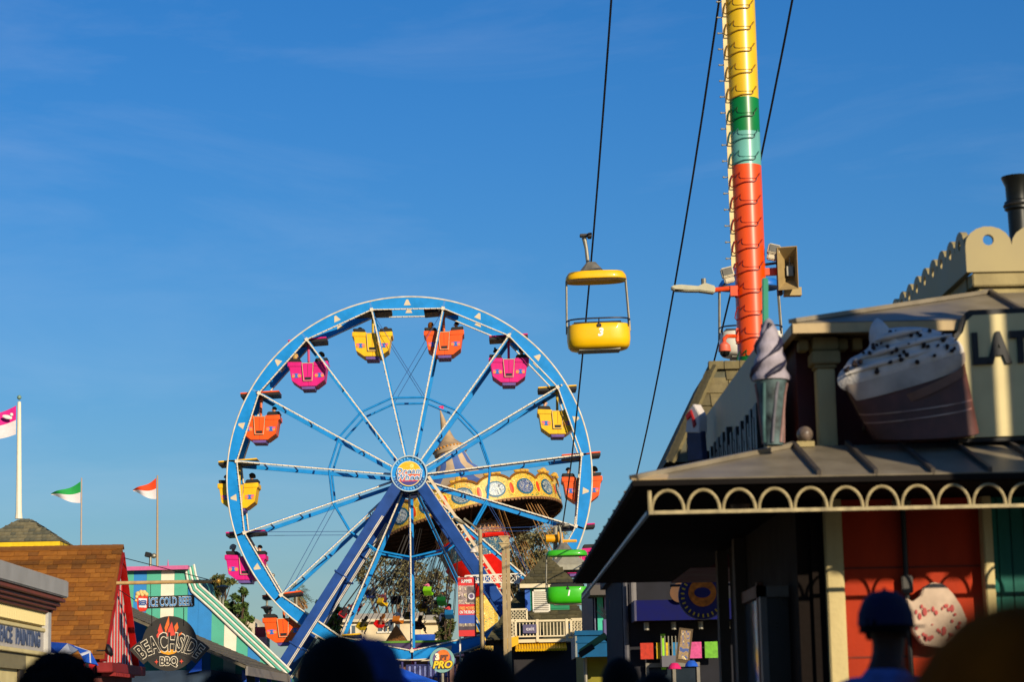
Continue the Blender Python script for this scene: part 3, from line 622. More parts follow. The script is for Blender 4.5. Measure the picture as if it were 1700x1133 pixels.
MB().lathe([(.04, .14), (.11, .08), (.125, -.04), (.12, -.05)], o, 20).build('housing', pm('dome_pink', (240, 110, 80), .5, .08), t, 40)
MB().lathe([(.1, -.05), (.095, -.1), (.06, -.145), (0.001, -.16)], o, 20).build('dome', pm('dome_black', (10, 10, 12), .1, .1, coat=.5), t, 60)
b = MB(); b.tube([o + Vector((0, 0, .1)), o + Vector((.0, 0, .2)), o + Vector((.06, .02, .26)), Vector((pc.x - .28, PY - .05, o.z + .29))], .04, 8); b.box(Vector((pc.x - .3, PY - .05, o.z + .29)), (.06, .14, .3)); b.build('arm', orange_p, t, 40)
t = MB().beam(P(1270, 462, 23), P(1272, 760, 23), .062, .062).build('green_post', pm('post_green', (0, 140, 106), .4, .08), None, None, .01, 'teal green square post on the cafe roof beside the striped pole', 'post')

# ------------------------------------------------------------------ tilted swing ride
SY = 135.0; SU = SY / FPX; sc_ = P(778, 876, SY)
TM = Matrix.Rotation(R(-12.5), 3, 'Y') @ Matrix.Rotation(R(-7.5), 3, 'X')
swing = thing('swing_ride', 'tilted swing carousel with painted yellow rounding boards and striped tent top', 'carousel', (sc_.x + 1.2, SY, 0))
def sw(r, a, z): return sc_ + TM @ Vector((r * math.sin(R(a)), -r * math.cos(R(a)), z))       # a = 0 towards the camera
SR = 160 * SU
orn = ornate('ornate_yellow', (240, 192, 34), (60, 124, 66), (204, 70, 24), 3.0); orn2 = ornate('ornate_rust', (150, 70, 30), (40, 90, 100), (220, 160, 40), 4.0)
ovals = [ornate('scene_a', (120, 138, 150), (40, 50, 60), (210, 206, 190), 2.5), ornate('scene_b', (168, 184, 196), (60, 66, 70), (230, 224, 200), 2.0), ornate('scene_c', (70, 92, 140), (20, 26, 50), (190, 190, 200), 3.5)]
NP = 18
def sgrid(fa, fz, na, nz, rad, th=.05):
    """curved plate on the rounding: fa(i) angles, fz(i) -> (z0,z1)"""
    b = MB(); q = []; fs = []
    for i in range(na + 1):
        a = fa(i); z0, z1 = fz(i)
        for k in range(nz + 1): q.append(sw(rad, a, z0 + (z1 - z0) * k / nz))
    for i in range(na):
        for k in range(nz): fs.append((i * (nz + 1) + k, (i + 1) * (nz + 1) + k, (i + 1) * (nz + 1) + k + 1, i * (nz + 1) + k + 1))
    return b.add(q, fs)
for p in range(NP):
    a0 = p * 20 - 10
    if abs(((a0 + 10 + 180) % 360) - 180) > 130: continue
    top = lambda i: (-.05, .95 + .5 * math.sin(math.pi * (i + .5) / 13) ** .6)
    b = sgrid(lambda i: a0 + 20 * i / 12, top, 12, 1, SR); b2 = sgrid(lambda i: a0 + 20 * i / 12, top, 12, 1, SR - .06); k = len(b.v); b.v += b2.v; b.f += [[j + k for j in reversed(f)] for f in b2.f]; b.m += b2.m
    bd = b.build('rounding_board', orn, swing)
    cc = a0 + 10
    def oval(rx, rz, rad, zc, ac=0.0, n=22):
        bb = MB(); rim = [sw(rad, cc + ac + math.degrees(rx * math.cos(2 * math.pi * j / n) / SR), zc + rz * math.sin(2 * math.pi * j / n)) for j in range(n)]
        bb.add([sw(rad + .01, cc + ac, zc)] + rim, [(0, j + 1, (j + 1) % n + 1) for j in range(n)]); return bb
    oval(.62, .48, SR + .03, .62).build('picture_frame', pm('frame_teal', (34, 104, 130), .5, .2), bd)
    oval(.52, .39, SR + .06, .62).build('picture', ovals[p % 3], bd)
    oval(.2, .42, SR + .03, .58, 10).build('lozenge_frame', pm('frame_gold', (244, 206, 70), .4, .1), bd); oval(.13, .33, SR + .06, .58, 10).build('lozenge', pm('lozenge_orange', (226, 70, 10), .4, .1), bd)
    # crest: crowned outline on top
    cr_ = MB(); cr_.tube([sw(SR + .03, a0 + 20 * i / 16, .98 + .5 * math.sin(math.pi * (i + .5) / 17) ** .6) for i in range(17)], .075, 5)
    cr_.build('crest', pm('crest_bronze', (150, 96, 22), .5, .3, 12), bd)
    for x_, h_ in ((-.34, .1), (0, .2), (.34, .1)): MB().ball(sw(SR + .02, cc + math.degrees(x_ / SR), 1.52 + h_ * .4), (.2, .06, h_), 8, 5).build('crest_leaf', pm('crest_gold', (226, 170, 40), .5, .3, 12), bd)
# fringe under the boards and the dark ceiling
b = MB(); n = 144
for k in range(n):
    a = 360 * k / n; b.add([sw(SR + .02, a, .0), sw(SR + .02, a + 2.5, .0), sw(SR + .02, a + 1.9, -.16), sw(SR + .02, a + .6, -.16)], [(0, 1, 2, 3)]); b.add([sw(SR - .03, a, .0), sw(SR - .03, a + 2.5, .0), sw(SR - .03, a + 1.9, -.16), sw(SR - .03, a + .6, -.16)], [(3, 2, 1, 0)])
b.build('fringe', pm('fringe_tan', (150, 104, 60), .7, .3, 10), swing, kind='stuff')
b = MB(); AXm = TM
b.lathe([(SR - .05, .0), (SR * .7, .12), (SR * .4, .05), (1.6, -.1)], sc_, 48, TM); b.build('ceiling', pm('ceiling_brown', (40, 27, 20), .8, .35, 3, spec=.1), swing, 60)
rib = MB()
for k in range(24):
    a = 15 * k + 4; rib.beam(sw(SR - .2, a, -.06), sw(1.7, a, -.16), .12, .14, up=tuple(TM @ UZ))
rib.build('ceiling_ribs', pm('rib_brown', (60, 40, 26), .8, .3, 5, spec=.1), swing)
# tent
prof = [(SR * .93, .9), (SR * .72, 1.55), (SR * .5, 2.25), (SR * .33, 2.95), (SR * .2, 3.7), (.85, 4.6)]
for k in range(16):
    m = pm('tent_cream', (206, 178, 140), .7, .12, 1.5) if k % 2 else pm('tent_blue', (88, 116, 176), .7, .12, 1.5)
    MB().lathe(prof, sc_, 4, TM, a0=22.5 * k, a1=22.5 * (k + 1)).build('tent_gore', m, swing, 60)
tanm = pm('cap_tan', (184, 156, 118), .5, .15, 3)
MB().lathe([(.85, 4.55), (1.0, 4.62), (1.0, 4.95), (.84, 5.0)], sc_, 28, TM).build('cap_ring', tanm, swing, 40)
MB().lathe([(1.02, 4.92), (.72, 5.15), (.45, 5.45), (.3, 5.95), (.2, 6.5), (.1, 7.05), (.02, 7.45)], sc_, 24, TM).build('spire', tanm, swing, 50)
b = MB()
for k in range(30): b.ball(sc_ + TM @ Vector((1.02 * math.cos(R(12 * k)), 1.02 * math.sin(R(12 * k)), 4.9)), .06, 6, 4)
b.build('cap_bulbs', pm('bulb_amber', (226, 150, 40), .3, .1), swing, kind='stuff')
tipp = sc_ + TM @ Vector((0, 0, 7.45)); b = MB(); b.ball(tipp + Vector((0, 0, .08)), .13, 8, 6); b.box(tipp + Vector((.1, 0, .12)), (.22, .03, .2)); b.build('finial', pm('finial_pink', (226, 30, 110), .5, .1), swing)
# drum below the ceiling
b = MB(); b.lathe([(1.9, .0), (2.15, -.4), (2.0, -1.0)], sc_, 32, TM); b.build('drum_top', orn2, swing, 40)
b = MB(); b.lathe([(2.25, -1.0), (2.3, -1.15), (2.2, -1.25)], sc_, 32, TM); b.build('drum_band', pm('band_red', (212, 30, 14), .4, .1), swing, 40)
b = MB(); b.lathe([(2.1, -1.25), (1.85, -2.2)], sc_, 16, TM); b.build('drum_panels', ornate('drum_teal', (20, 92, 124), (12, 44, 70), (150, 130, 70), 2.0), swing)
b = MB(); b.lathe([(1.9, -2.2), (1.95, -2.3), (1.3, -3.4), (.9, -4.3), (.2, -4.4)], sc_, 14, TM); b.build('drum_bowl', pm('bowl_red', (222, 22, 8), .35, .1, 3), swing, 25)
cb = sc_ + TM @ Vector((0, 0, -3.9))
b = MB(); b.lathe([(1.0, 0), (.85, 1.6), (.8, cb.z - .3), (1.0, cb.z)], (cb.x, cb.y, 0), 8); b.build('column', orn, swing)
b = MB(); b.lathe([(3.6, 0), (3.6, .7), (3.3, 1.0), (1.2, 1.3)], (cb.x, cb.y, 0), 28); b.build('platform', pm('platform_orange', (222, 146, 24), .5, .12), swing, 30)
# swings
def swing_chair(px, py, rgb, label, near=1, rider=None, attach=.86, crgb=(92, 70, 50)):
    s_ = max(-1, min(1, (px - 779) / 212)); a = math.degrees(math.asin(s_)); a = a if near > 0 else 180 - a
    Y = SY - near * 7.4 * math.cos(math.asin(s_)); o = P(px, py, Y); top = sw(SR * attach, a, -.1)
    t = thing('swing_chair', label, 'swing', o, 'chairs of the swing ride'); ax_ = (top - o).normalized(); tan = Vector((math.cos(R(a)), math.sin(R(a)), 0)).normalized(); outw = tan.cross(ax_)
    M = Matrix((tan, outw, ax_)).transposed(); b = MB()
    q = lambda x, y, z: o + M @ Vector((x, y, z))
    for (x, y, z), s3 in (((0, 0, 0), (.5, .42, .07)), ((-.23, 0, .17), (.06, .42, .36)), ((0, .2, .14), (.5, .05, .3)), ((0, -.2, .1), (.5, .05, .22))): b.box(q(x, y, z), s3, M)
    b.build('seat', pm('swing_%d_%d_%d' % rgb, rgb, .4, .1, 4), t, None, .02)
    cm_ = pm('chain_%d' % crgb[0], crgb, .6, .2, 4)
    for x, y in ((-.24, -.2), (-.24, .2), (.24, -.2), (.24, .2)):
        MB().tube([q(x, y, .2), top + tan * x * .6 + outw * y * .4], .02, 4).build('chain', cm_, t)
    if rider:
        hair, sh, pn, lab = rider; r_ = person(lab, o + M @ Vector((-.06, 0, -.02)), 'swing', 0, sh, pn, hair, rnd.randrange(3), height=1.66, group='riders on the swing ride')
        # sits along the chair: its up follows the chains, it looks along the direction of travel
        r_.rotation_euler = Matrix((-outw, tan, ax_)).transposed().to_euler()
    return t
J = (58, 66, 92)
swing_chair(567, 1024, (190, 20, 36), 'red swing chair flung out at the far left of the swing ride', 1, (('short', 'brown'), (52, 34, 40), J, 'rider in dark top on the far left red swing chair'), crgb=(36, 32, 30))
swing_chair(634, 1004, (236, 190, 10), 'yellow swing chair flying highest left of the white spoke', 1, (('short', 'brown'), (96, 30, 50), J, 'rider in maroon top on the high yellow swing chair'), crgb=(36, 32, 30))
swing_chair(598, 1044, (188, 160, 14), 'dull yellow swing chair lowest on the left of the swing ride', -1, (('long', 'black'), (60, 56, 30), (40, 40, 44), 'rider in olive on the low yellow swing chair'), crgb=(36, 32, 30))
swing_chair(628, 1040, (222, 24, 30), 'bright red swing chair before the cream house', -1, (('long', 'auburn'), (160, 120, 100), (120, 66, 40), 'rider with auburn hair on the bright red swing chair'), crgb=(36, 32, 30))
swing_chair(676, 1026, (96, 92, 40), 'empty olive swing chair left of the bottom spoke', -1, None, crgb=(36, 32, 30))
swing_chair(693, 1043, (40, 30, 36), 'dark swing chair right of the bottom spoke with a rider', -1, (('long', 'black'), (60, 24, 30), (30, 26, 34), 'rider in dark red on the dark swing chair beside the bottom spoke'), crgb=(36, 32, 30))
swing_chair(710, 985, (140, 214, 20), 'lime green swing chair under the swing ride ceiling', 1, (('long', 'black'), (214, 110, 140), (30, 30, 36), 'rider in pink on the lime green swing chair'), attach=.6, crgb=(50, 40, 34))
swing_chair(733, 1002, (20, 92, 32), 'dark green swing chair left of the movie banner', 1, (('short', 'black'), (30, 60, 34), (24, 30, 30), 'rider in green on the dark green swing chair'), attach=.5, crgb=(50, 40, 34))
swing_chair(818, 985, (20, 120, 200), 'blue swing chair right of the movie banner', -1, (('short', 'brown'), (120, 30, 30), J, 'rider in red on the blue swing chair'), attach=.6)
swing_chair(905, 985, (200, 150, 20), 'yellow swing chair behind the station roof', -1, None, crgb=(170, 120, 60))
swing_chair(936, 952, (200, 60, 20), 'orange swing chair at the right of the swing ride', 1, None, crgb=(170, 120, 60))
swing_chair(958, 948, (30, 90, 160), 'blue swing chair at the far right of the swing ride', 1, None, crgb=(170, 120, 60))
swing_chair(655, 1000, (30, 30, 34), 'black swing chair between the yellow chair and the bottom spoke', -1, None, attach=.6, crgb=(150, 110, 70))

swing_chair(588, 1012, (150, 20, 40), 'maroon swing chair just right of the far left red chair', -1, (('short', 'black'), (70, 66, 80), J, 'rider in grey on the maroon swing chair'), crgb=(36, 32, 30))
swing_chair(612, 990, (30, 60, 140), 'navy swing chair high between the blue leg and the spoke', -1, (('short', 'brown'), (150, 150, 150), J, 'rider in pale grey on the navy swing chair'), crgb=(36, 32, 30))
swing_chair(660, 1034, (210, 120, 20), 'amber swing chair left of the empty olive chair', 1, (('long', 'brown'), (40, 60, 90), J, 'rider in blue on the amber swing chair'), crgb=(36, 32, 30))
swing_chair(746, 1024, (30, 110, 160), 'teal blue swing chair just left of the movie banner', 1, (('long', 'black'), (200, 60, 60), J, 'rider in red on the teal blue swing chair'), attach=.6, crgb=(50, 40, 34))
swing_chair(700, 1012, (200, 170, 30), 'mustard swing chair below the lime green chair', -1, (('short', 'black'), (60, 50, 50), J, 'rider in brown on the mustard swing chair'), attach=.6, crgb=(50, 40, 34))
swing_chair(870, 966, (160, 30, 30), 'dark red swing chair left of the cupola roof', 1, (('short', 'brown'), (60, 90, 60), J, 'rider in green on the dark red swing chair'), attach=.8, crgb=(170, 120, 60))
# ------------------------------------------------------------------ ground
def structure(name, mb, mats, smooth=None): return mb.build(name, mats, None, smooth, kind='structure')
b = MB(); b.add([(-1500, -600, 0), (1500, -600, 0), (1500, 2500, 0), (-1500, 2500, 0)], [(0, 1, 2, 3)]); structure('ground', b, pm('sand_ground', (150, 136, 112), .9, .2, .4, .3))
b = MB(); b.add([(-9, -30, .004), (3.2, -30, .004), (9, 140, .004), (-9, 140, .004)], [(0, 1, 2, 3)]); structure('boardwalk', b, pm('boardwalk_concrete', (128, 120, 108), .85, .2, 1.2, .3))

# ------------------------------------------------------------------ face painting booth (left edge)
FX = -8.3
def fz(py, px=40): return PX(px, py, FX).z
def fy(px): return PX(px, 1040, FX).y
y_far = fy(76)
fb = thing('face_painting_booth', 'cream booth with grey parapet, brown cornice and blue FACE PAINTING lettering', 'booth', (FX - 2, y_far - 6, 0))
grey = pm('parapet_grey', (166, 164, 160), .6, .08, 2); brownw = pm('cornice_brown', (128, 58, 26), .5, .2, 6); creamw = pm('booth_cream', (232, 214, 152), .6, .08, 3)
z_t, z_f, z_c = fz(953), fz(983), fz(1000); y0 = y_far - 14
b = MB(); b.span(FX - 5, FX - .05, y0, y_far - .35, 0, z_c - .9); b.build('wall', creamw, fb)
b = MB(); b.span(FX - 5.2, FX + .34, y0, y_far + .42, z_f, z_t); b.build('parapet', grey, fb, None, .02)
b = MB()
for k, (zz, dx) in enumerate(((z_f - .02, .3), (z_f - .1, .22), (z_f - .17, .16), (z_f - .23, .1))): b.span(FX - 5.1, FX + dx, y0, y_far + dx + .06, zz - .07, zz)
b.build('cornice', brownw, fb, None, .01)
zs0, zs1 = fz(1033), fz(1008)
fl = MB(); fl.tube([(0, 0, 0), (0, 0, zs1 - zs0 - .02)], .05, 8); fl_me = fl.mesh('flute', creamw, 40)
k = 0; yy = y0 + .1
while yy < y_far - .1: inst('flute', fl_me, fb, Vector((FX + .0, yy, zs0))); yy += .145
b = MB(); b.span(FX - .2, FX - .02, y0, y_far - .1, zs0 - .02, zs1 + .3); b.build('frieze', creamw, fb)
zp0, zp1 = fz(1080), fz(1042)
b = MB(); b.span(FX - .5, FX - .3, y0, y_far - .2, zp1, zs0); b.build('transom_glass', pm('transom_blue', (84, 102, 116), .15, .1), fb)
b = MB(); b.span(FX - .1, FX + .02, y0, y_far - .2, zp0, zp1); sgn = b.build('sign_board', pm('board_grey', (196, 190, 182), .6, .06), fb, None, .01)
b = MB(); b.span(FX - .15, FX + .08, y0, y_far - .2, zp0 - .07, zp0); b.span(FX - .15, FX + .05, y0, y_far - .2, zp1 - .03, zp1 + .04); b.build('sign_moulding', creamw, sgn, None, .01)
ya, yb = fy(-3), fy(64); b = MB(); 
for w_, f0, f1 in (('FACE', 0, .29), ('PAINTING', .38, 1)):
    b = MB(); put_text(b, w_, (FX + .03, ya + (yb - ya) * (f0 + f1) / 2, (zp0 + zp1) / 2), UY, UZ, size=(zp1 - zp0) * .9, bold=.012, depth=.02, fit=(yb - ya) * (f1 - f0)); b.build('lettering', pm('letter_slate', (74, 88, 120), .6, .1), sgn)
b = MB(); b.span(FX - .2, FX + .1, y_far - .28, y_far + .02, 0, z_c - .05); b.build('corner_pillar', pm('pillar_grey', (190, 188, 184), .6, .06), fb, None, .01)
b = MB(); b.span(FX - .12, FX + .02, fy(42), y_far - .28, 0, zp0 - .1); b.build('jamb', creamw, fb)
b = MB(); b.span(FX - .1, FX + .0, fy(34), fy(42), 0, zp0 - .1); b.build('door_frame', pm('frame_dark', (52, 44, 34), .6, .1), fb)
b = MB(); b.span(FX - .1, FX + .02, y0, fy(42), zp0 - .35, zp0 - .08); b.build('shutter_box', pm('shutter_khaki', (140, 130, 96), .6, .1), fb)

# ------------------------------------------------------------------ brown shingled gable stand
GX = -11.0
A_ = PX(203, 907, GX); FB = PX(173, 1088, GX); BB = PX(228, 1095, GX)
z_e = FB.z; y_m = A_.y; z_a = A_.z; y_f, y_b = FB.y, 2 * A_.y - FB.y
st = thing('gable_stand', 'barbecue stand with steep brown shingle roof and red striped gable', 'stand', (GX - 4, y_m, 0))
sh_b = [pm('shingle_brown_a', (150, 92, 22), .85, .12, 9, .3), pm('shingle_brown_b', (136, 80, 18), .85, .12, 9, .3), pm('shingle_brown_c', (160, 100, 28), .85, .12, 9, .3), pm('shingle_brown_d', (126, 78, 24), .85, .12, 9, .3)]
b = MB(); GL_ = GX - 8
b.add([(GX, y_f, z_e), (GX, y_m, z_a), (GL_, y_m, z_a), (GL_, y_f, z_e), (GX, y_b, z_e), (GL_, y_b, z_e), (GX, y_f + .02, z_e - .12), (GX, y_m, z_a - .16), (GL_, y_m, z_a - .16), (GL_, y_f + .02, z_e - .12), (GX, y_b, z_e - .12), (GL_, y_b, z_e - .12)],
      [(0, 1, 2, 3), (1, 4, 5, 2), (6, 9, 8, 7), (7, 8, 11, 10), (0, 3, 9, 6), (4, 10, 11, 5), (0, 6, 7, 1), (1, 7, 10, 4)])
rf = b.build('roof', sh_b[1], st)
vdir = Vector((0, y_m - y_f, z_a - z_e)); sl = vdir.length
shingles(rf, (GX - 4.7, y_f, z_e), UX, vdir, [(0, 0), (4.72, 0), (4.72, sl), (0, sl)], .42, sl / 23, sh_b, 300, .036, .01, seed=4)
rc = MB(); rc.prism([(-.16, -.06), (0, .05), (.16, -.06), (.15, -.1), (0, 0), (-.15, -.1)], (0, 0, 0), UY, UZ, (.34, 0, 0)); rc_me = rc.mesh('ridge_cap', sh_b[3])
for k in range(14): inst('ridge_cap', rc_me, rf, Vector((GX - .34 * (k + 1) + .04, y_m, z_a + .0)), (0, R(1.2), 0))
gx = GX - .1; b = MB(); b.span(GL_, gx - .02, y_f + .3, y_b - .3, 0, z_e - .13); b.build('wall', pm('stand_wall', (96, 40, 30), .7, .2, 4), st)
gw = MB(); gw.prism([(y_f + .3, z_e - .2), (y_b - .3, z_e - .2), (y_m, z_a - .55)], (gx, 0, 0), UY, UZ, (-.06, 0, 0)); gw.build('gable_wall', pm('gable_white', (228, 216, 206), .6, .06), st)
redb = pm('red_paint', (206, 20, 18), .45, .1, 4); redd = pm('dark_red_paint', (140, 26, 24), .5, .12, 4)
nb = 11
for k in range(nb):
    y = y_f + .45 + (y_b - y_f - .9) * k / (nb - 1); ztop = z_a - .6 - abs(y - y_m) / (y_m - y_f - .3) * (z_a - z_e - .35)
    if ztop > z_e: MB().span(gx, gx + .025, y - .07, y + .07, z_e - .18, ztop).build('batten', redb, st)
for y1, nm in ((y_f, 'front'), (y_b, 'rear')):
    b = MB(); b.beam((GX - .03, y_m, z_a - .22), (GX - .03, y1 + (.02 if y1 == y_f else -.02), z_e - .18), .06, .2, up=(1, 0, 0)); b.build('barge_board', redd if y1 == y_f else redb, st)
b = MB(); b.span(gx - .1, GX + .25, y_f - .1, y_b + .1, z_e - .5, z_e - .22); b.build('gable_sill', redd, st, None, .02)
for k in range(12): MB().span(GX - .4, GX + .3, y_f + .3 + k * .3, y_f + .42 + k * .3, z_e - .6, z_e - .5).build('rafter_tail', redd, st)
b = MB(); o = PX(181, 1081, GX + .35); b.lathe([(.05, -.1), (.2, 0), (.16, .06), (.02, .1)], o, 14, Matrix.Rotation(R(70), 3, 'Y')); b.tube([o, (GX, o.y, o.z)], .02, 6); b.build('spotlight', blackp, st, 40)
# front counter below the eave
b = MB(); b.span(GL_, GX - .3, y_f + .2, y_f + .3, z_e - .55, z_e - .25); b.build('red_fascia', redb, st)
for k in range(8):
    MB().span(GX - .4 - k * .55, GX - .72 - k * .55, y_f + .25, y_f + .29, 1.0, z_e - .6).build('menu_panel', pm('menu_%d' % (k % 3), [(150, 130, 110), (70, 60, 60), (180, 60, 40)][k % 3], .4, .4, 12), st)
# spar with ball, chains and the two hanging signs
YS_ = y_m - 1.0; sp0 = P(197, 969, YS_); sp1 = P(352, 966, YS_)
spar = thing('sign_spar', 'horizontal tan spar with ball tip sticking out from the striped gable', 'pole', (sp0.x, YS_, sp0.z))
b = MB(); b.tube([Vector((gx, YS_, sp0.z)), sp1], .055, 8); b.build('spar', pm('spar_tan', (196, 160, 104), .5, .15, 5), spar, 40)
b = MB(); b.ball(sp1 + Vector((.18, 0, 0)), .075, 10, 8); b.tube([sp1, sp1 + Vector((.16, 0, 0))], .02, 6); b.build('ball_tip', pm('ball_brass', (196, 150, 60), .35, .1, metal=.3), spar, 50)
b = MB(); b.tube([Vector((GX, y_m, z_a - .35)), sp1 + Vector((-.1, 0, .05))], .012, 4); b.tube([Vector((gx, YS_ + .3, sp0.z - .1)), P(228, 1000, YS_ + .3)], .012, 4); b.build('stay_wire', blackp, spar)
S = YS_ / FPX
def Q(px, py, dy=0.0): return P(px, py, YS_ + dy)
bs = thing('beer_sign', 'black hanging sign reading ICE COLD BEER with red beer cup', 'sign', Q(275, 1013))
b = MB(); c = Q(281, 1000); b.box(c, (83 * S, .08, 20 * S), Matrix.Rotation(R(-2.2 + 1.2), 3, 'Y')); b.build('board', pm('sign_black', (30, 28, 26), .5, .1), bs, None, .03)
TL = Matrix.Rotation(R(-1.0), 3, 'Y')
b = MB(); put_text(b, 'ICE COLD BEER', Q(283.5, 1000.5, -.05), TL @ UX, TL @ UZ, size=.36, bold=.014, fit=72 * S, depth=.012, mi=0); put_text(b, 'ICE COLD BEER', Q(283.5, 1000.5, -.062), TL @ UX, TL @ UZ, size=.36, bold=.002, fit=71 * S, depth=.012, mi=1)
b.build('lettering', [pm('sign_white', (245, 245, 240)), pm('beer_blue', (10, 130, 200), .5, .08)], bs)
cp = thing('x', '', '', (0, 0, 0)); bpy.data.objects.remove(cp)
def px_poly(pts, cx, cy): return [((x - cx) * S, (cy - y) * S) for x, y in pts]
cc_ = Q(234, 1000, -.06)
b = MB(); b.prism(px_poly([(226, 986), (245, 987), (244, 1012), (240, 1016), (232, 1016), (228, 1011)], 234, 1000), cc_, UX, UZ, (0, .1, 0)); b.build('cup', pm('cup_red', (226, 52, 24), .45, .1), bs, None, .01)
b = MB(); b.prism(px_poly([(230, 994), (244, 995), (243, 1010), (231, 1009)], 234, 1000), cc_ + Vector((0, -.012, 0)), UX, UZ, (0, .02, 0)); b.build('cup_label', pm('cup_white', (236, 232, 228), .5, .05), bs)
b = MB(); put_text(b, 'BEER', Q(237, 1002, -.085), size=.2, bold=.006, xs=.55, depth=.012); b.build('cup_lettering', pm('beer_blue2', (40, 90, 170), .5, .08), bs)
b = MB()
for x, y, r in ((229, 987, 4.5), (234, 984.5, 4.2), (239, 985, 4.4), (243, 988, 3.6), (227, 992, 3.2), (226, 998, 2.6), (236, 988, 4)): b.ball(Q(x, y, -.03), (r * S, .07, r * S), 10, 6)
b.build('foam', pm('foam_cream', (240, 204, 130), .7, .1, 14, .4), bs, 60)
for x_ in (250, 312): MB().tube([Q(x_, 968), Q(x_, 991)], .008, 4).build('chain', blackp, bs)
bb = thing('barbecue_sign', 'dark round sign with flames reading BEACHSIDE BBQ hanging under the beer sign', 'sign', Q(281, 1115))
def wing(v0, v1, r, n=12, amax=42): return arc_pts(r, v0, v1, n)
RB = 78; yc = 1070 + RB
ccb = Q(281, yc); inner, outer = (RB - 17) * S, (RB + 17) * S
sgnb = pm('bbq_charcoal', (46, 42, 36), .55, .12, 5)
b = MB(); b.prism(arc_pts(outer, -44, 44, 20) + arc_pts(inner, 44, -44, 20), ccb, UX, UZ, (0, .09, 0)); b.prism(circle(45 * S, 36, 0, (yc - 1071) * S), ccb + Vector((0, .012, 0)), UX, UZ, (0, .07, 0)); b.build('board', sgnb, bb)
def arch(v):
    r = RB * S + v.y * (1 + .0) ; a = v.x / (RB * S); k = 1.18 - .5 * abs(a); r = RB * S + v.y * k
    return Vector((r * math.sin(a), r * math.cos(a), v.z))
b = MB()
for bold, dy, mi in ((.034, -.008, 0), (.012, -.02, 1)): put_text(b, 'BEACHSIDE', ccb + Vector((0, dy, 0)), size=.66, bold=bold, xs=.56, depth=.014, spacing=1.06, warp=arch, mi=mi)
b.build('lettering', [pm('bbq_cream', (238, 226, 200), .5, .05), pm('bbq_black', (34, 31, 28), .5, .3, 30)], bb); b = MB()
put_text(b, 'BBQ', Q(280, 1099.5, -.02), size=.34, bold=.026, xs=.8, depth=.014, mi=0); put_text(b, 'BBQ', Q(280, 1099.5, -.034), size=.34, bold=.004, xs=.8, depth=.014, mi=1)
b.build('lettering', [pm('bbq_cream', (238, 226, 200), .5, .05), pm('bbq_black', (34, 31, 28), .5, .3, 30)], bb)
b = MB()
for x in (260, 301): b.prism(px_poly([(x - 3.4, 1099), (x - .8, 1100.2), (x, 1103), (x + .8, 1100.2), (x + 3.4, 1099), (x + .8, 1097.8), (x, 1095), (x - .8, 1097.8)], 281, 1070), Q(281, 1070, -.01), UX, UZ, (0, .03, 0))
b.build('spark', pm('spark_red', (232, 84, 60), .5, .08), bb)
fl_ = [((266, 1058), (262, 1048), (266, 1036), (270, 1048), (274, 1056)), ((276, 1056), (273, 1044), (280, 1024), (281, 1038), (276, 1050)), ((277, 1058), (279, 1046), (285, 1034), (288, 1046), (291, 1056)), ((291, 1053), (289, 1042), (294, 1035), (296, 1044), (293, 1050)), ((261, 1060), (260, 1055), (264, 1050), (265, 1058)), ((296, 1058), (297, 1054), (302, 1051), (300, 1058))]
for k, f in enumerate(fl_):
    MB().prism(px_poly(f, 281, 1070), Q(281, 1070, -.004 - .006 * (k % 3)), UX, UZ, (0, .05, 0)).build('flame', pm('flame_%d' % (k % 2), [(226, 76, 56), (240, 112, 40)][k % 2], .5, .12, 8), bb)
MB().prism(px_poly([(263, 1082), (272, 1086), (280, 1088), (289, 1086), (297, 1081), (290, 1080), (280, 1079), (270, 1080)], 281, 1070), Q(281, 1070, -.006), UX, UZ, (0, .05, 0)).build('flame', pm('flame_amber', (250, 166, 30), .5, .1), bb)
for x_ in (252, 305): MB().tube([Q(x_, 1010), Q(x_, 1040)], .012, 4).build('chain', blackp, bb)

# ------------------------------------------------------------------ grey roofed eatery and striped wall behind it
EX, EY0, EY1 = -8.16, 77.0, 93.5; EZ = PX(340, 1092, EX).z
er = thing('grey_eatery', 'low eatery with weathered grey shingle roof behind the barbecue sign', 'building', (EX - 3, 85, 0))
pit = math.tan(R(24)); gs = [pm('shingle_grey_a', (112, 104, 86), .9, .25, 4, .5), pm('shingle_grey_b', (98, 92, 78), .9, .25, 4, .5)]
b = MB(); wd = 6.2; b.add([(EX, EY0, EZ), (EX, EY1 - .02, EZ), (EX - wd, EY1 - .02, EZ + wd * pit), (EX - wd, EY0, EZ + wd * pit), (EX, EY0, EZ - .1), (EX, EY1 - .02, EZ - .1), (EX - wd, EY1 - .02, EZ + wd * pit - .1), (EX - wd, EY0, EZ + wd * pit - .1)], [(0, 1, 2, 3), (7, 6, 5, 4), (0, 4, 5, 1), (3, 7, 4, 0), (2, 6, 7, 3), (1, 5, 6, 2)])
er_roof = b.build('roof', gs[0], er)
row = MB()
for k in range(26):
    t_ = k * .26; row.add([(EX - t_, EY0 - .01, EZ + t_ * pit + .03), (EX - t_, EY1 - .1, EZ + t_ * pit + .03), (EX - t_ - .3, EY1 - .1, EZ + (t_ + .3) * pit + .006), (EX - t_ - .3, EY0 - .01, EZ + (t_ + .3) * pit + .006)], [(0, 1, 2, 3)], k % 2); row.add([(EX - t_, EY0 - .01, EZ + t_ * pit + .03), (EX - t_, EY1 - .1, EZ + t_ * pit + .03), (EX - t_, EY1 - .1, EZ + t_ * pit), (EX - t_, EY0 - .01, EZ + t_ * pit)], [(3, 2, 1, 0)], k % 2)
row.build('shingle_courses', gs, er_roof, kind='stuff')
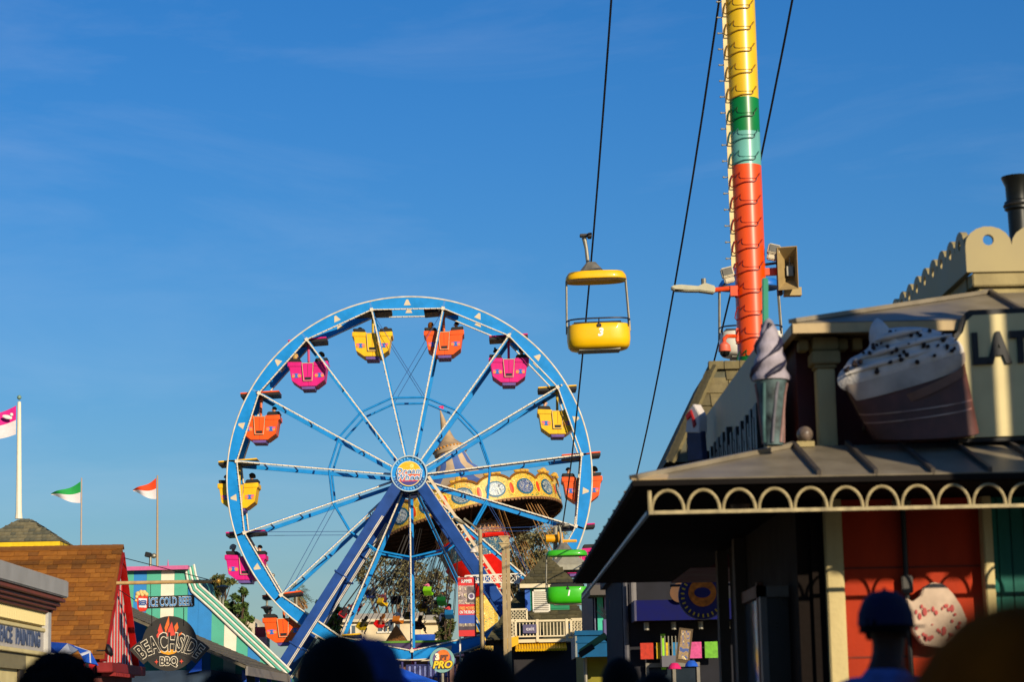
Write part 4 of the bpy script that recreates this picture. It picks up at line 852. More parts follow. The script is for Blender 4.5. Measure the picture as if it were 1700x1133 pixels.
b = MB(); b.span(EX - .02, EX + .06, EY0, EY1, EZ - .32, EZ - .02); b.build('fascia', pm('fascia_grey', (136, 130, 124), .6, .12, 2), er)
b = MB(); b.span(EX - 6, EX - 1.2, EY0 + .2, EY1 - .1, 0, EZ - .1); b.build('wall', pm('eatery_wall', (40, 60, 82), .7, .2, 2), er)
for k in range(7): MB().span(EX - .25, EX - .1, EY0 + 1 + k * 4.4, EY0 + 1.15 + k * 4.4, 0, EZ - .12).build('post', pm('post_blue', (24, 88, 200), .5, .1), er)
fl2 = MB(); fl2.prism([(0, -.28), (.44, .18), (.44, -.22)], P(313, 1104, 77), UX, UZ, (0, .03, 0)); fl2.build('blue_pennant', pm('pennant_blue', (30, 100, 220), .7, .1), er)
WYs = EY1
swl = thing('striped_building', 'building front in teal, blue and white vertical stripes with sloping white trim', 'building', (P(330, 1100, WYs).x, WYs, 0))
topl = [(205, 949), (313, 945), (316, 962), (323, 980), (352, 1006), (392, 1044), (430, 1080), (474, 1122)]
def ytop(px):
    for (x0, y0_), (x1, y1_) in zip(topl, topl[1:]):
        if x0 <= px <= x1: return y0_ + (y1_ - y0_) * (px - x0) / (x1 - x0)
    return 1122
def ybot(px): return 1250
teal, sblu, swht = pm('stripe_teal', (82, 178, 150), .6, .06, 2), pm('stripe_blue', (40, 134, 204), .6, .06, 2), pm('stripe_white', (240, 230, 206), .6, .05, 2)
edges = [205, 222.5, 244, 268, 290, 313, 330, 352, 373, 393, 412, 432, 452, 468]; seq = [teal, sblu, teal, swht, teal, sblu, teal, swht, teal, sblu, teal, teal, teal]
seq = [teal, sblu, teal, swht, teal, sblu, sblu, teal, swht, teal, sblu, teal, teal]
for i, m in enumerate(seq):
    x0, x1 = edges[i], edges[i + 1]; xs = [x0] + [p[0] for p in topl if x0 < p[0] < x1] + [x1]; slant = 7
    pts = [P(x, ytop(x), WYs) for x in xs]; base = [Vector((P(x1 - slant, 1130, WYs).x, WYs, 0)), Vector((P(x0 - slant, 1130, WYs).x, WYs, 0))]
    pl = [(p.x, p.z) for p in pts + base]; dz = .012 * (i % 2)
    MB().prism(pl, (0, WYs + dz, 0), UX, UZ, (0, .25 - dz, 0)).build('stripe_board', m, swl)
b = MB(); tr_pts = [P(x, y, WYs) for x, y in topl[1:]]
for k, m in enumerate((white, teal, white, teal, white)):
    o_ = .1 * k - .12; MB().tube([p + Vector((o_ * .8, -.06 - .0, o_ * .6)) for p in tr_pts], .05, 6).build('rake_trim', m, swl)
b = MB(); pa, pb = P(203, 946, WYs), P(314, 943.5, WYs); b.beam(pa + Vector((0, -.1, 0)), pb + Vector((0, -.1, 0)), .16, .5); b.build('ridge_trim', pm('ridge_pink', (206, 100, 150), .6, .08), swl)
bk = MB(); pl = [(p.x - .1, p.z - .15) for p in [P(x, y, WYs) for x, y in topl]]; pl += [(pl[-1][0], 0), (pl[0][0], 0)]; bk.prism(pl, (0, WYs + .26, 0), UX, UZ, (0, 9, 0)); bk.build('wall', pm('back_teal', (70, 150, 140), .7, .1), swl)
b = MB(); c = P(279, 933, WYs); b.tube([P(279, 944, WYs), P(279, 930, WYs)], [.05, .01], 6); b.build('spike', pm('ridge_pink', (206, 100, 150)), swl)
# lamp on post behind the ridge
o = P(246, 922, 101); t = thing('area_light', 'dark floodlight on a short post above the pink ridge', 'floodlight', (o.x, 101, 0))
b = MB(); b.box(o, (.26, .3, .22), Matrix.Rotation(R(14), 3, 'Y')); b.build('housing', blackp, t, None, .02); b = MB(); b.tube([o + Vector((.1, 0, -.1)), Vector((o.x + .1, 101, 3))], .06, 8); b.ball(o + Vector((.25, 0, -.05)), .12, 8, 6); b.build('post', steel, t, 40)

# ------------------------------------------------------------------ turret roof, flags
TY = 96; ap = P(28, 862, TY); ee = P(100, 899, TY); hw = ee.x - ap.x
tu = thing('turret', 'small turret with hipped grey green shingle roof and yellow eaves', 'building', (ap.x, TY + 1, 0))
cy_ = TY + hw; zE = ee.z; cxx = ap.x; zA = ap.z + .1; cap = .28
corner = lambda sx, sy, h, z: Vector((cxx + sx * h, cy_ + sy * h, z))
b = MB(); q = [corner(x, y, hw, zE) for x, y in ((-1, -1), (1, -1), (1, 1), (-1, 1))] + [corner(x, y, cap, zA) for x, y in ((-1, -1), (1, -1), (1, 1), (-1, 1))]
b.add(q, [(0, 1, 5, 4), (1, 2, 6, 5), (2, 3, 7, 6), (3, 0, 4, 7), (4, 5, 6, 7), (3, 2, 1, 0)])
olive = [pm('shingle_olive_a', (118, 112, 86), .9, .25, 6, .4), pm('shingle_olive_b', (100, 98, 78), .9, .25, 6, .4), pm('shingle_olive_c', (132, 122, 90), .9, .25, 6, .4)]
tr_ = b.build('roof', olive[1], tu)
vd = Vector((0, hw - cap, zA - zE)); shingles(tr_, corner(-1, -1, hw, zE), UX, vd, [(0, 0), (2 * hw, 0), (hw + cap, vd.length), (hw - cap, vd.length)], .3, vd.length / 7, olive, 140, .03, seed=9)
vd2 = Vector((-(hw - cap), 0, zA - zE)); shingles(tr_, corner(1, -1, hw, zE), UY, vd2, [(0, 0), (2 * hw, 0), (hw + cap, vd2.length), (hw - cap, vd2.length)], .3, vd2.length / 7, olive, 60, .03, seed=10)
b = MB(); b.span(cxx - hw + .02, cxx + hw - .02, cy_ - hw + .02, cy_ + hw - .02, zE - .3, zE - .01); b.build('eave', pm('eave_yellow', (240, 198, 10), .5, .08), tu)
b = MB(); b.span(cxx - hw + .4, cxx + hw - .4, cy_ - hw + .4, cy_ + hw - .4, 0, zE - .3); b.build('wall', pm('turret_teal', (30, 180, 170), .6, .1), tu)
def flag_mesh(length, hoist, taper, fold, stripes, n=14):
    """pennant with ripples, hoist at x=0, flying to -x; two colours by height"""
    q = []; fs = []; mi = []
    for i in range(n + 1):
        f = i / n; zt, zb = -taper[0] * f, -hoist + taper[1] * f
        for k in range(5):
            kk = k / 4; q.append(Vector((-length * f, fold * math.sin(f * 7 + kk * 1.6) * (.2 + f), zt + (zb - zt) * kk - .06 * math.sin(f * 5))))
    for i in range(n):
        for k in range(4): fs.append((i * 5 + k, i * 5 + k + 1, (i + 1) * 5 + k + 1, (i + 1) * 5 + k)); mi.append(0 if k < 2 else 1)
    b = MB(); b.add(q, fs); b.m = mi; b2 = len(b.v); b.v += [p + Vector((0, .008, 0)) for p in q]; b.f += [[j + b2 for j in reversed(f)] for f in fs]; b.m += mi; return b
def flagpole(name, label, top, bot, Y, r, col, flag, flab, ball=True):
    a, c = P(*top, Y), P(*bot, Y); t = thing(name, label, 'flagpole', (c.x, Y, c.z)); b = MB(); b.tube([Vector((c.x, Y, c.z)), Vector((c.x, Y, c.z + .3)), Vector((a.x * .2 + c.x * .8, Y, a.z))], [r * 1.25, r, r * .6], 8); b.build('mast', col, t, 40)
    if ball: b = MB(); b.ball(Vector((a.x * .2 + c.x * .8, Y, a.z + .2)), .1, 10, 8); b.tube([Vector((a.x * .2 + c.x * .8, Y, a.z - .05)), Vector((a.x * .2 + c.x * .8, Y, a.z + .2))], .015, 6); b.build('ball_top', pm('verdigris', (120, 150, 130), .4, .1), t, 50)
    fpx, fpy, ln, ho, c1, c2 = flag; fo = Vector((a.x * .2 + c.x * .8 - r, Y, P(fpx, fpy, Y).z)); b = flag_mesh(ln, ho, (.6 * ho if ln < 1.5 else .5 * ho, .36 * ho if ln < 1.5 else -.3 * ho), .12, 2)
    for v in b.v: v += fo
    f = b.build('flag', [pm('flag_%d_%d_%d' % c1, c1, .8, .1, 6), pm('flag_white', (226, 218, 220), .8, .06, 6)], None, 60, label=flab, cat='flag', group='flags')
    return t, f, fo
flagpole('flagpole', 'thick cream flagpole on the turret at the left edge', (24, 668), (31, 862), TY + hw, .13, pm('mast_cream', (244, 234, 205), .5, .05), (24, 674, 1.9, 1.25, (226, 30, 140), 0), 'pink and white flag with a gull on the cream mast')
fo = P(12, 693, TY + hw - .2); b = MB(); b.ball(fo, (.22, .03, .09), 10, 6, rot=Matrix.Rotation(R(15), 3, 'Y')); b.ball(fo + Vector((.18, 0, .1)), .08, 8, 6); gl = b.build('gull_emblem', pm('gull_white', (240, 236, 228), .7, .05), None, 50)
for o in bpy.data.objects:
    if o.name.startswith('flag') and o.get('label', '').startswith('pink'): gl.parent = o; gl.matrix_parent_inverse = Matrix.Translation(-o.location)
flagpole('flagpole', 'slim grey flagpole with the green pennant', (133, 794), (134, 1000), 95, .045, pm('mast_grey', (178, 158, 142), .5, .1), (133, 800, 1.25, .9, (30, 158, 70), 0), 'green and white pennant on the slim left pole', False)
flagpole('flagpole', 'slim tan flagpole with the orange pennant above the pink ridge', (260, 790), (261, 950), 101, .055, pm('mast_tan', (176, 148, 112), .5, .1), (260, 794, 1.05, .95, (238, 72, 14), 0), 'orange and white pennant above the striped building', False)
# blue and white awning in front of the brown roof
AY = 62.0
aw = thing('canvas_awning', 'blue and white striped awning tucked between the booth and the stand', 'awning', (P(110, 1130, AY).x, AY, 0))
pts = [(75, 1066, 62), (112, 1069, 61), (150, 1082, 60), (163, 1105, 59.5), (140, 1100, 59.5), (130, 1080, 60.2), (118, 1087, 60.5), (96, 1085, 61), (74, 1084, 62)]
V = [P(x, y, Y) for x, y, Y in pts]
b = MB(); b.add(V + [v + Vector((0, .05, -.02)) for v in V], [(0, 1, 7, 8), (1, 5, 6, 7), (1, 2, 4, 5), (2, 3, 4)]); b.add(V + [v + Vector((0, .05, -.02)) for v in V], [(17, 16, 10, 9), (16, 15, 14, 10), (14, 13, 11, 10), (13, 12, 11)]); b.m = [0, 1, 0, 0, 0, 1, 0, 0]
b.build('canvas', [pm('canvas_blue', (20, 84, 190), .8, .12, 4), pm('canvas_white', (220, 220, 224), .8, .08, 4)], aw)
b = MB(); b.add([V[2] + Vector((.01, -.02, 0)), V[1].lerp(V[2], .3) + Vector((0, -.02, 0)), V[5].lerp(V[4], .4) + Vector((0, -.02, 0)), V[4].lerp(V[3], .5) + Vector((0, -.02, 0))], [(0, 1, 2, 3)]); b.build('canvas_stripe', pm('canvas_white', (220, 220, 224)), aw)
b = MB(); b.tube([P(70, 1088, 61.5), P(112, 1091, 61)], .07, 6); b.tube([Vector((V[4].x, 60.5, 0)), V[4] + Vector((0, .4, 0))], .05, 6); b.tube([Vector((V[8].x, 61.9, 0)), V[8]], .05, 6); b.build('frame', white, aw)
# ------------------------------------------------------------------ cafe on the right
khaki = pm('cafe_khaki', (166, 150, 104), .7, .22, 3, .25, streak=1, spec=.2); cafe_cream = pm('cafe_cream', (214, 194, 138), .7, .2, 3, .3, streak=1, spec=.2); sheet = pm('roof_sheet', (150, 138, 116), .42, .2, 3, metal=.25); seam_m = pm('roof_seam', (92, 84, 76), .45, .15, metal=.3)
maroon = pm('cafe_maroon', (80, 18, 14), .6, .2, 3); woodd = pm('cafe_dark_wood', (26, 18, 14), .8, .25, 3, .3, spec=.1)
EFY, WFY = 19.0, 20.5; ec = P(1052, 796, EFY); EXs, ZE = ec.x, ec.z; WXs = P(1318, 740, WFY).x; ZT = P(1340, 741, WFY).z; YFAR = 33.0; XR = 9.0
cafe = thing('cafe', 'cafe with metal skirt roofs, arched iron trim, orange walls and LATTES sign', 'building', (5, 26, 0))
def plate(mb, a, b_, c, d, th=.012, mi=0):
    a, b_, c, d = map(vec, (a, b_, c, d)); n = (b_ - a).cross(d - a).normalized() * th; mb.add([a, b_, c, d, a - n, b_ - n, c - n, d - n], [(0, 1, 2, 3), (7, 6, 5, 4), (0, 4, 5, 1), (1, 5, 6, 2), (2, 6, 7, 3), (3, 7, 4, 0)], mi); return mb
def skirt(ex, ey, ez, wx, wy, wz, xr, yfar, pitch_w, par, front_only=False):
    """standing-seam hip skirt: eave corner (ex,ey,ez), wall corner (wx,wy,wz)"""
    x = wx; plate(MB(), (ex, ey, ez), (wx, ey, ez), (wx, wy, wz), (wx - .004, wy, wz)).build('roof_panel', sheet, par)
    while x < xr:
        x2 = min(x + pitch_w, xr); plate(MB(), (x + .004, ey, ez), (x2 - .004, ey, ez), (x2 - .004, wy, wz), (x + .004, wy, wz)).build('roof_panel', sheet, par)
        MB().beam((x, ey + .01, ez + .02), (x, wy, wz + .02), .035, .05, up=(0, 0, 1)).build('seam', seam_m, par); x = x2
    MB().beam((ex, ey, ez + .015), (wx, wy, wz + .015), .1, .04, up=(0, 0, 1)).build('hip_cap', sheet, par)
    y = wy; plate(MB(), (ex, wy, ez), (ex, ey, ez), (wx, wy, wz), (wx, wy + .004, wz)).build('roof_panel', sheet, par)
    while y < yfar:
        y2 = min(y + pitch_w * 2, yfar); plate(MB(), (ex, y2 - .004, ez), (ex, y + .004, ez), (wx, y + .004, wz), (wx, y2 - .004, wz)).build('roof_panel', sheet, par)
        MB().beam((ex + .01, y, ez + .02), (wx, y, wz + .02), .035, .05, up=(0, 0, 1)).build('seam', seam_m, par); y = y2
skirt(EXs, EFY, ZE, WXs, WFY, ZT, XR, YFAR, .48, cafe)
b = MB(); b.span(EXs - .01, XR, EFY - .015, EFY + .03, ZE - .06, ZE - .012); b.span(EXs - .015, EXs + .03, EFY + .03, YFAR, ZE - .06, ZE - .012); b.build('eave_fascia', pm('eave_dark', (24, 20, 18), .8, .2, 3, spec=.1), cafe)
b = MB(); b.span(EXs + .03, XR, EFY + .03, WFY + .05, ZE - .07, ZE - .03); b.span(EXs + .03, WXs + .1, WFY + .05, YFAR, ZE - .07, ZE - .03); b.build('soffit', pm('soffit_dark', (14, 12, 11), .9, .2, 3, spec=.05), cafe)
# corner piece of pale flashing
plate(MB(), (EXs - .02, EFY - .02, ZE + .0), (EXs + .28, EFY - .02, ZE + .0), (EXs + .3, EFY + .12, ZE + .05), (EXs, EFY + .12, ZE + .05)).build('flashing', pm('flashing_tan', (196, 170, 126), .4, .1), cafe)
# arched iron trim
iron = pm('iron_cream', (186, 168, 122), .55, .35, 9, .2); ZB = ZE - .27; aw_ = .30
am = MB(); am.tube([(-.135 * math.cos(R(a)), 0, .17 * math.sin(R(a))) for a in range(0, 181, 15)], .014, 6); arch_me = am.mesh('arch', iron, 40)
b = MB(); b.span(EXs + .12, XR, EFY + .0, EFY + .03, ZB - .03, ZB); b.tube([(EXs + .13, EFY + .015, ZB), (EXs + .13, EFY + .015, ZE - .1)], .018, 6); b.build('trim_bar', iron, cafe)
k = 0
while EXs + .28 + k * aw_ < 5.6: inst('arch', arch_me, cafe, Vector((EXs + .28 + k * aw_, EFY + .015, ZB))); k += 1
b = MB(); b.span(EXs + .1, EXs + .13, EFY + .04, YFAR, ZB - .03, ZB); b.build('trim_bar', pm('iron_blue', (130, 160, 176), .4, .2), cafe)
# ground floor
orange_w = pm('cafe_orange', (184, 56, 20), .7, .3, 1.8, .25, streak=1, spec=.15); teal_w = pm('cafe_teal', (40, 116, 104), .7, .24, 1.6, .25, streak=1, spec=.15)
def wx(px, y=WFY): return P(px, 1000, y).x
b = MB(); b.span(wx(1395), wx(1640), WFY + .1, WFY + .3, 0, ZE - .06); b.build('orange_wall', orange_w, cafe)
b = MB(); b.span(wx(1645), XR, WFY + .1, WFY + .3, 0, ZE - .06)
for k in range(30): b.span(wx(1645) + k * .12, wx(1645) + k * .12 + .105, WFY + .085, WFY + .1, 0, ZE - .07)
b.build('teal_wall', teal_w, cafe)
for x0, x1 in ((1373, 1402), (1636, 1652)):
    b = MB(); b.span(wx(x0), wx(x1), WFY - .06, WFY + .12, 0, ZE - .06); b.build('pilaster', cafe_cream, cafe, None, .01)
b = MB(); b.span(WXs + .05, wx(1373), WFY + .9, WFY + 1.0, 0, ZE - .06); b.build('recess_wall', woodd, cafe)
b = MB(); b.span(wx(1352), wx(1373), WFY + .05, WFY + .9, 0, ZE - .06); b.build('recess_side', woodd, cafe)
b = MB(); x0, x1 = wx(1290), wx(1352); b.span(x0, x1, WFY + .82, WFY + .9, 0, 2.5); dr = b.build('door', pm('door_black', (20, 18, 18), .3, .1), cafe)
b = MB(); b.span(x0 - .06, x0, WFY + .76, WFY + .9, 0, 2.6); b.span(x1, x1 + .04, WFY + .76, WFY + .9, 0, 2.6); b.span(x0 - .06, x1 + .04, WFY + .76, WFY + .9, 2.5, 2.6); b.build('frame', pm('door_frame_grey', (110, 104, 96), .5, .1), dr)
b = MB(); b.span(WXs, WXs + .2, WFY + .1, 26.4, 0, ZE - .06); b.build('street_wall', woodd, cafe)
for yy_ in (26.9,): MB().span(WXs + .3, WXs + .42, yy_, yy_ + .12, 0, ZE - .06).build('porch_post', blackp, cafe)
for px in (1232, 1203): 
    p = PX(px, 1000, WXs - .04); b = MB(); b.span(WXs - .12, WXs - .0, p.y - .12, p.y + .12, 0, ZE - .08); b.build('door_post', pm('post_grey_brown', (60, 52, 44), .7, .15), cafe)
win = MB(); pa, pb = PX(1262, 1000, WXs - .02).y, PX(1236, 1000, WXs - .02).y
win.span(WXs - .02, WXs, pa, pb, .6, 2.6); wn = win.build('window', pm('window_glass', (110, 130, 150), .04, .05, metal=.6), cafe)
b = MB(); b.span(WXs - .06, WXs + .0, pa - .1, pa, .5, 2.75); b.span(WXs - .06, WXs, pb, pb + .1, .5, 2.75); b.span(WXs - .06, WXs, pa - .1, pb + .1, 2.6, 2.72); b.build('window_frame', pm('frame_brown', (96, 58, 40), .6, .15), wn)
b = MB(); xx = wx(1508); b.tube([(xx, WFY + .05, 1.4), (xx, WFY + .05, ZE - .07)], .025, 8); b.build('dark_joint_strip', blackp, cafe, 40)  # dark upright strip standing in for a wall joint and its shading
b = MB(); b.box((wx(1508), WFY + .04, 2.55), (.1, .1, .16)); b.build('junction_box', pm('box_grey', (70, 66, 62), .6, .2), cafe, None, .01)
for z_ in (1.1, 1.9, 2.7): MB().span(wx(1403), wx(1636), WFY + .094, WFY + .1, z_, z_ + .018).build('panel_joint', pm('joint_rust', (120, 40, 18), .8, .2), cafe)
for x_ in (2.2, 3.6, 5.0): MB().lathe([(.06, -.16), (.09, -.1), (.03, -.02), (.03, .0)], (x_, EFY + .7, ZE - .07), 12).build('porch_lamp', pm('lamp_bronze', (70, 56, 40), .5, .2), cafe, 40)
# painted treat cutout on the orange wall
o = P(1548, 1015, WFY - .1); S2 = WFY / FPX
def ppx(pts, cx, cy, s): return [((x - cx) * s, (cy - y) * s) for x, y in pts]
tc_ = thing('popcorn_cutout', 'white and red treat cutout sign on the orange cafe wall', 'sign', (o.x, WFY + .02, o.z - .4))
b = MB(); b.prism(ppx([(1506, 992), (1516, 1000), (1530, 990), (1536, 976), (1552, 968), (1570, 972), (1584, 988), (1596, 1008), (1604, 1030), (1598, 1062), (1560, 1075), (1530, 1070), (1516, 1050), (1510, 1020)], 1548, 1015, S2), o, UX, UZ, (0, .14, 0)); b.build('board', pm('treat_white', (206, 180, 156), .6, .2, 6), tc_, None, .01)
b = MB(); rg = random.Random(5)
for k in range(34):
    x, y = rg.uniform(1520, 1592), rg.uniform(1004, 1062); r = rg.uniform(1.5, 4); b.prism(circle(r * S2, 7, (x - 1548) * S2, (1015 - y) * S2, r * S2 * rg.uniform(.8, 2.0)), o + Vector((0, -.01 - .0015 * (k % 4), 0)), UX, UZ, (0, .02, 0))
b.build('splashes', pm('treat_red', (190, 70, 66), .6, .15, 8), tc_, kind='stuff')
# upper storey
UY0 = WFY + .15; UZ1 = P(1316, 545, UY0).z
b = MB(); b.span(WXs + .12, XR, UY0 + .35, 29, ZT - .3, UZ1); b.build('upper_wall', maroon, cafe)
def upx(px, y=UY0): return P(px, 640, y).x
def col(x0, x1, y):
    zt = UZ1 - .02; c = MB(); xa, xb = upx(x0, y), upx(x1, y); xm = (xa + xb) / 2; w_ = (xb - xa) / 2
    c.span(xm - w_ * .75, xm + w_ * .75, y, y + .2, ZT - .1, P(1366, 612, y).z); c.build('column', cafe_cream, cafe, None, .01)
    c = MB(); c.span(xm - w_ * .9, xm + w_ * .9, y - .02, y + .22, P(1366, 612, y).z, P(1366, 605, y).z); c.span(xm - w_ * 1.15, xm + w_ * 1.2, y - .06, y + .25, P(1366, 605, y).z, P(1366, 584, y).z); c.span(xm - w_ * 1.0, xm + w_ * 1.1, y - .03, y + .25, P(1366, 582, y).z, P(1366, 560, y).z); c.build('capital', khaki, cafe, None, .01)
col(1352, 1392, UY0)
b = MB(); b.span(upx(1330), upx(1346), UY0 + .02, UY0 + .2, P(1340, 581, UY0).z, P(1340, 564, UY0).z); b.span(upx(1395), upx(1412), UY0 + .02, UY0 + .2, P(1340, 581, UY0).z, P(1340, 562, UY0).z); b.span(upx(1420), upx(1436), UY0 + .02, UY0 + .2, P(1340, 581, UY0).z, P(1340, 562, UY0).z)
b.span(upx(1326), XR, UY0 + .0, UY0 + .3, P(1340, 557, UY0).z, UZ1 - .03); b.build('dentils', khaki, cafe, None, .01)
px2, py2 = P(1642, 487, 22).x, 22.0; UZT = P(1642, 487, 22).z
UEX = P(1315, 548, UY0 - .25).x; skirt(UEX, UY0 - .3, UZ1, px2, py2, UZT, XR, 29, .45, cafe)
b = MB(); b.span(UEX, XR, UY0 - .31, UY0 - .26, UZ1 - .1, UZ1 - .012); b.span(UEX - .01, UEX + .05, UY0 - .26, 29, UZ1 - .1, UZ1 - .012); b.build('upper_fascia', pm('fascia_tan', (190, 164, 116), .5, .12), cafe)
# parapet with round scallops
pc0 = P(1605, 452, 22); PXs, PZ0 = pc0.x, pc0.z; ph = P(1605, 408, 22).z - PZ0; sw_ = .46; NS = 11
def scallop(o, u, n, name):
    pts = []
    for k in range(n): pts += [(k * sw_ + sw_ / 2 - sw_ / 2 * math.cos(R(a)) * .97, ph + sw_ * .42 * math.sin(R(a))) for a in range(0, 181, 15)]
    return pts
def pholes(o, u, n, nv, nm, m):
    """each scallop its own plate, with a round hole"""
    for k in range(n):
        bm = bmesh.new(); N = 24; outer = [(0, 0), (sw_ * .25, 0), (sw_ * .5, 0), (sw_ * .75, 0), (sw_, 0), (sw_, ph * .5), (sw_, ph)] + [(sw_ / 2 + sw_ / 2 * math.cos(R(a)), ph + sw_ * .42 * math.sin(R(a))) for a in range(20, 161, 20)] + [(0, ph), (0, ph * .5)]
        cx, cy = sw_ / 2, ph + sw_ * .12; r = .055; inner = [(cx + r * math.cos(2 * math.pi * j / 16), cy + r * math.sin(2 * math.pi * j / 16)) for j in range(16)]
        mb = MB(); fr = [o + u * (k * sw_ + x) + UZ * y for x, y in outer]; fi = [o + u * (k * sw_ + x) + UZ * y for x, y in inner]; no, ni = len(fr), len(fi)
        # ring faces: match every outer vertex with the nearest inner one by angle
        ang = lambda p: math.atan2(p[1] - cy, p[0] - cx)
        oi = [min(range(16), key=lambda j: abs(((ang(inner[j]) - ang(p)) + math.pi) % (2 * math.pi) - math.pi)) for p in outer]
        V = fr + fi + [p + nv * .06 for p in fr] + [p + nv * .06 for p in fi]; F = []; T = no + ni
        for i in range(no):
            j = (i + 1) % no; a, c = oi[i], oi[j]; seq = [no + a]
            while a != c and len(seq) < 9: a = (a + 1) % 16; seq.append(no + a)
            F.append([i, j] + seq[::-1]); F.append([x + T for x in ([i, j] + seq[::-1])[::-1]])
            F.append([j, i, i + T, j + T])
        for i in range(ni): j = (i + 1) % ni; F.append([no + i, no + j, no + j + T, no + i + T])
        mb.add(V, F); bm.free(); mb.build('parapet_scallop', m, cafe)
pholes(Vector((PXs, 22, PZ0)), UX, 6, Vector((0, 1, 0)), 'f', pm('parapet_khaki', (172, 156, 108), .6, .08, 2)); pholes(Vector((PXs, 22.06 + 9 * sw_, PZ0)), -UY, 9, Vector((1, 0, 0)), 's', pm('parapet_khaki', (172, 156, 108)))
b = MB(); b.span(PXs + .06, XR, 22.02, 22.3, PZ0 - .14, PZ0 - .004); b.span(PXs + .12, XR, 22.08, 22.3, PZ0 - .24, PZ0 - .14); b.span(PXs + .06, PXs + .3, 22.3, 22 + 9 * sw_, PZ0 - .14, PZ0 - .004); b.build('parapet_base', khaki, cafe, None, .01)
b = MB(); b.span(PXs + .3, XR, 22.3, 26, UZT - .2, PZ0); b.build('parapet_roof', sheet, cafe)
o = P(1694, 400, 24); fl = thing('vent_pipe', 'dark flared vent pipe on the cafe roof at the right edge', 'chimney', (o.x, 24, PZ0)); zt = P(1690, 294, 24).z
b = MB(); b.lathe([(.1, PZ0), (.12, zt - .38), (.15, zt - .36), (.15, zt - .28), (.125, zt - .26), (.13, zt - .1), (.165, zt - .02), (.17, zt), (.14, zt), (.12, zt - .15)], (o.x, 24, 0), 24); b.build('pipe', pm('pipe_black', (26, 28, 24), .35, .15, metal=.2), fl, 40)
b = MB(); b.lathe([(.155, zt - .335), (.165, zt - .32), (.155, zt - .305)], (o.x, 24, 0), 24); b.build('collar', pm('pipe_collar', (40, 38, 32), .4, .1), fl, 40)
# LATTES sign and the frappe cutout
LY = UY0 - .42; S3 = LY / FPX; so = P(1660, 625, LY)
ls = thing('lattes_sign', 'cream sign board with black LATTES lettering and dark border', 'sign', P(1660, 728, LY))
out_ = ppx([(1592, 728), (1592, 560), (1602, 548), (1608, 530), (1620, 520), (1900, 512), (1900, 722)], 1660, 625, S3)
b = MB(); b.prism([(x * 1.0, y) for x, y in ppx([(1584, 735), (1586, 553), (1596, 545), (1602, 522), (1614, 510), (1910, 503), (1910, 730)], 1660, 625, S3)], so + Vector((0, .03, 0)), UX, UZ, (0, .06, 0)); b.build('border', blackp, ls, None, .01)
b = MB(); b.prism(out_, so, UX, UZ, (0, .05, 0)); b.build('board', pm('lattes_cream', (226, 208, 150), .55, .08, 3), ls)
b = MB(); put_text(b, 'LATTES', P(1612, 583, LY) + Vector((0, -.015, 0)), Matrix.Rotation(R(-1.5), 3, 'Y') @ UX, UZ, size=.385, bold=.016, xs=.74, depth=.03, align='LEFT', spacing=1.1); b.build('lettering', blackp, ls)
fc = thing('frappe_cutout', 'giant frappe cup cutout with whipped cream and chocolate chips', 'sign', P(1510, 733, LY - .1)); fo = P(1510, 640, LY - .1)
brown_d = pm('frappe_brown', (92, 52, 44), .5, .3, 5); rim_ = pm('frappe_tan', (126, 84, 62), .5, .2, 6)
def gp(x, y): return ((x - 1510) * S3, (640 - y) * S3)
def tub(rows, bulge, off=0.0, n=22):
    """cup wall as a lofted half round between left and right outline points, top row first"""
    mb = MB(); q = []; fs = []
    for (xl, yl), (xr_, yr) in rows:
        for k in range(n + 1):
            f = k / n; x, y = gp(xl + (xr_ - xl) * (.5 - .5 * math.cos(math.pi * f)), yl + (yr - yl) * (.5 - .5 * math.cos(math.pi * f)) + math.sin(math.pi * f) * 9); q.append(fo + Vector((x, off - bulge * math.sin(math.pi * f), y)))
    for r in range(len(rows) - 1):
        for k in range(n): fs.append((r * (n + 1) + k, (r + 1) * (n + 1) + k, (r + 1) * (n + 1) + k + 1, r * (n + 1) + k + 1))
    m_ = len(q); q += [Vector((p.x, fo.y + .08, p.z)) for p in q]; fs += [tuple(m_ + i for i in reversed(f)) for f in fs]
    return mb.add(q, fs)
rows = [((1401, 640), (1604, 598)), ((1408, 656), (1606, 618)), ((1424, 690), (1614, 668)), ((1446, 728), (1622, 722))]
tub(rows, .14).build('cup', pm('frappe_brown', (146, 82, 44), .4, .5, 2.2, .1, coat=.2, spec=.2), fc, 60)
tub([((1398, 630), (1606, 584)), ((1404, 646), (1606, 600)), ((1414, 664), (1600, 612))], .155, -.004).build('cream_band', pm('frappe_milk', (196, 176, 158), .5, .3, 3, coat=.3), fc, 60)
tub([((1470, 664), (1604, 606)), ((1480, 676), (1604, 622))], .165, -.004).build('coffee_band', pm('frappe_tan', (150, 92, 60), .5, .3, 4, coat=.3), fc, 60)
for y_ in (686, 700): tub([((1424 + (y_ - 690) * .5, y_), (1614, y_ - 22)), ((1425 + (y_ - 690) * .5, y_ + 2.5), (1614, y_ - 19.5))], .15, -.004).build('cup_ring', pm('frappe_ring', (146, 104, 92), .3, .2, coat=.5), fc, 60)
pts = smooth_poly([gp(*p) for p in [(1389, 634), (1392, 618), (1404, 606), (1412, 592), (1430, 585), (1448, 572), (1446, 555), (1450, 536), (1463, 521), (1468, 534), (1478, 543), (1500, 540), (1540, 541), (1572, 551), (1594, 562), (1606, 578), (1602, 594), (1570, 612), (1530, 630), (1480, 644), (1436, 650), (1400, 648)]], 2)
b = MB(); inflate(b, pts, fo + Vector((0, .02, 0)), .2, 8, cx=gp(1505, 600)[0], cy=gp(1505, 600)[1]); whip = b.build('whipped_cream', pm('whip_white', (222, 216, 208), .55, .12, 6, .5), fc, 60)
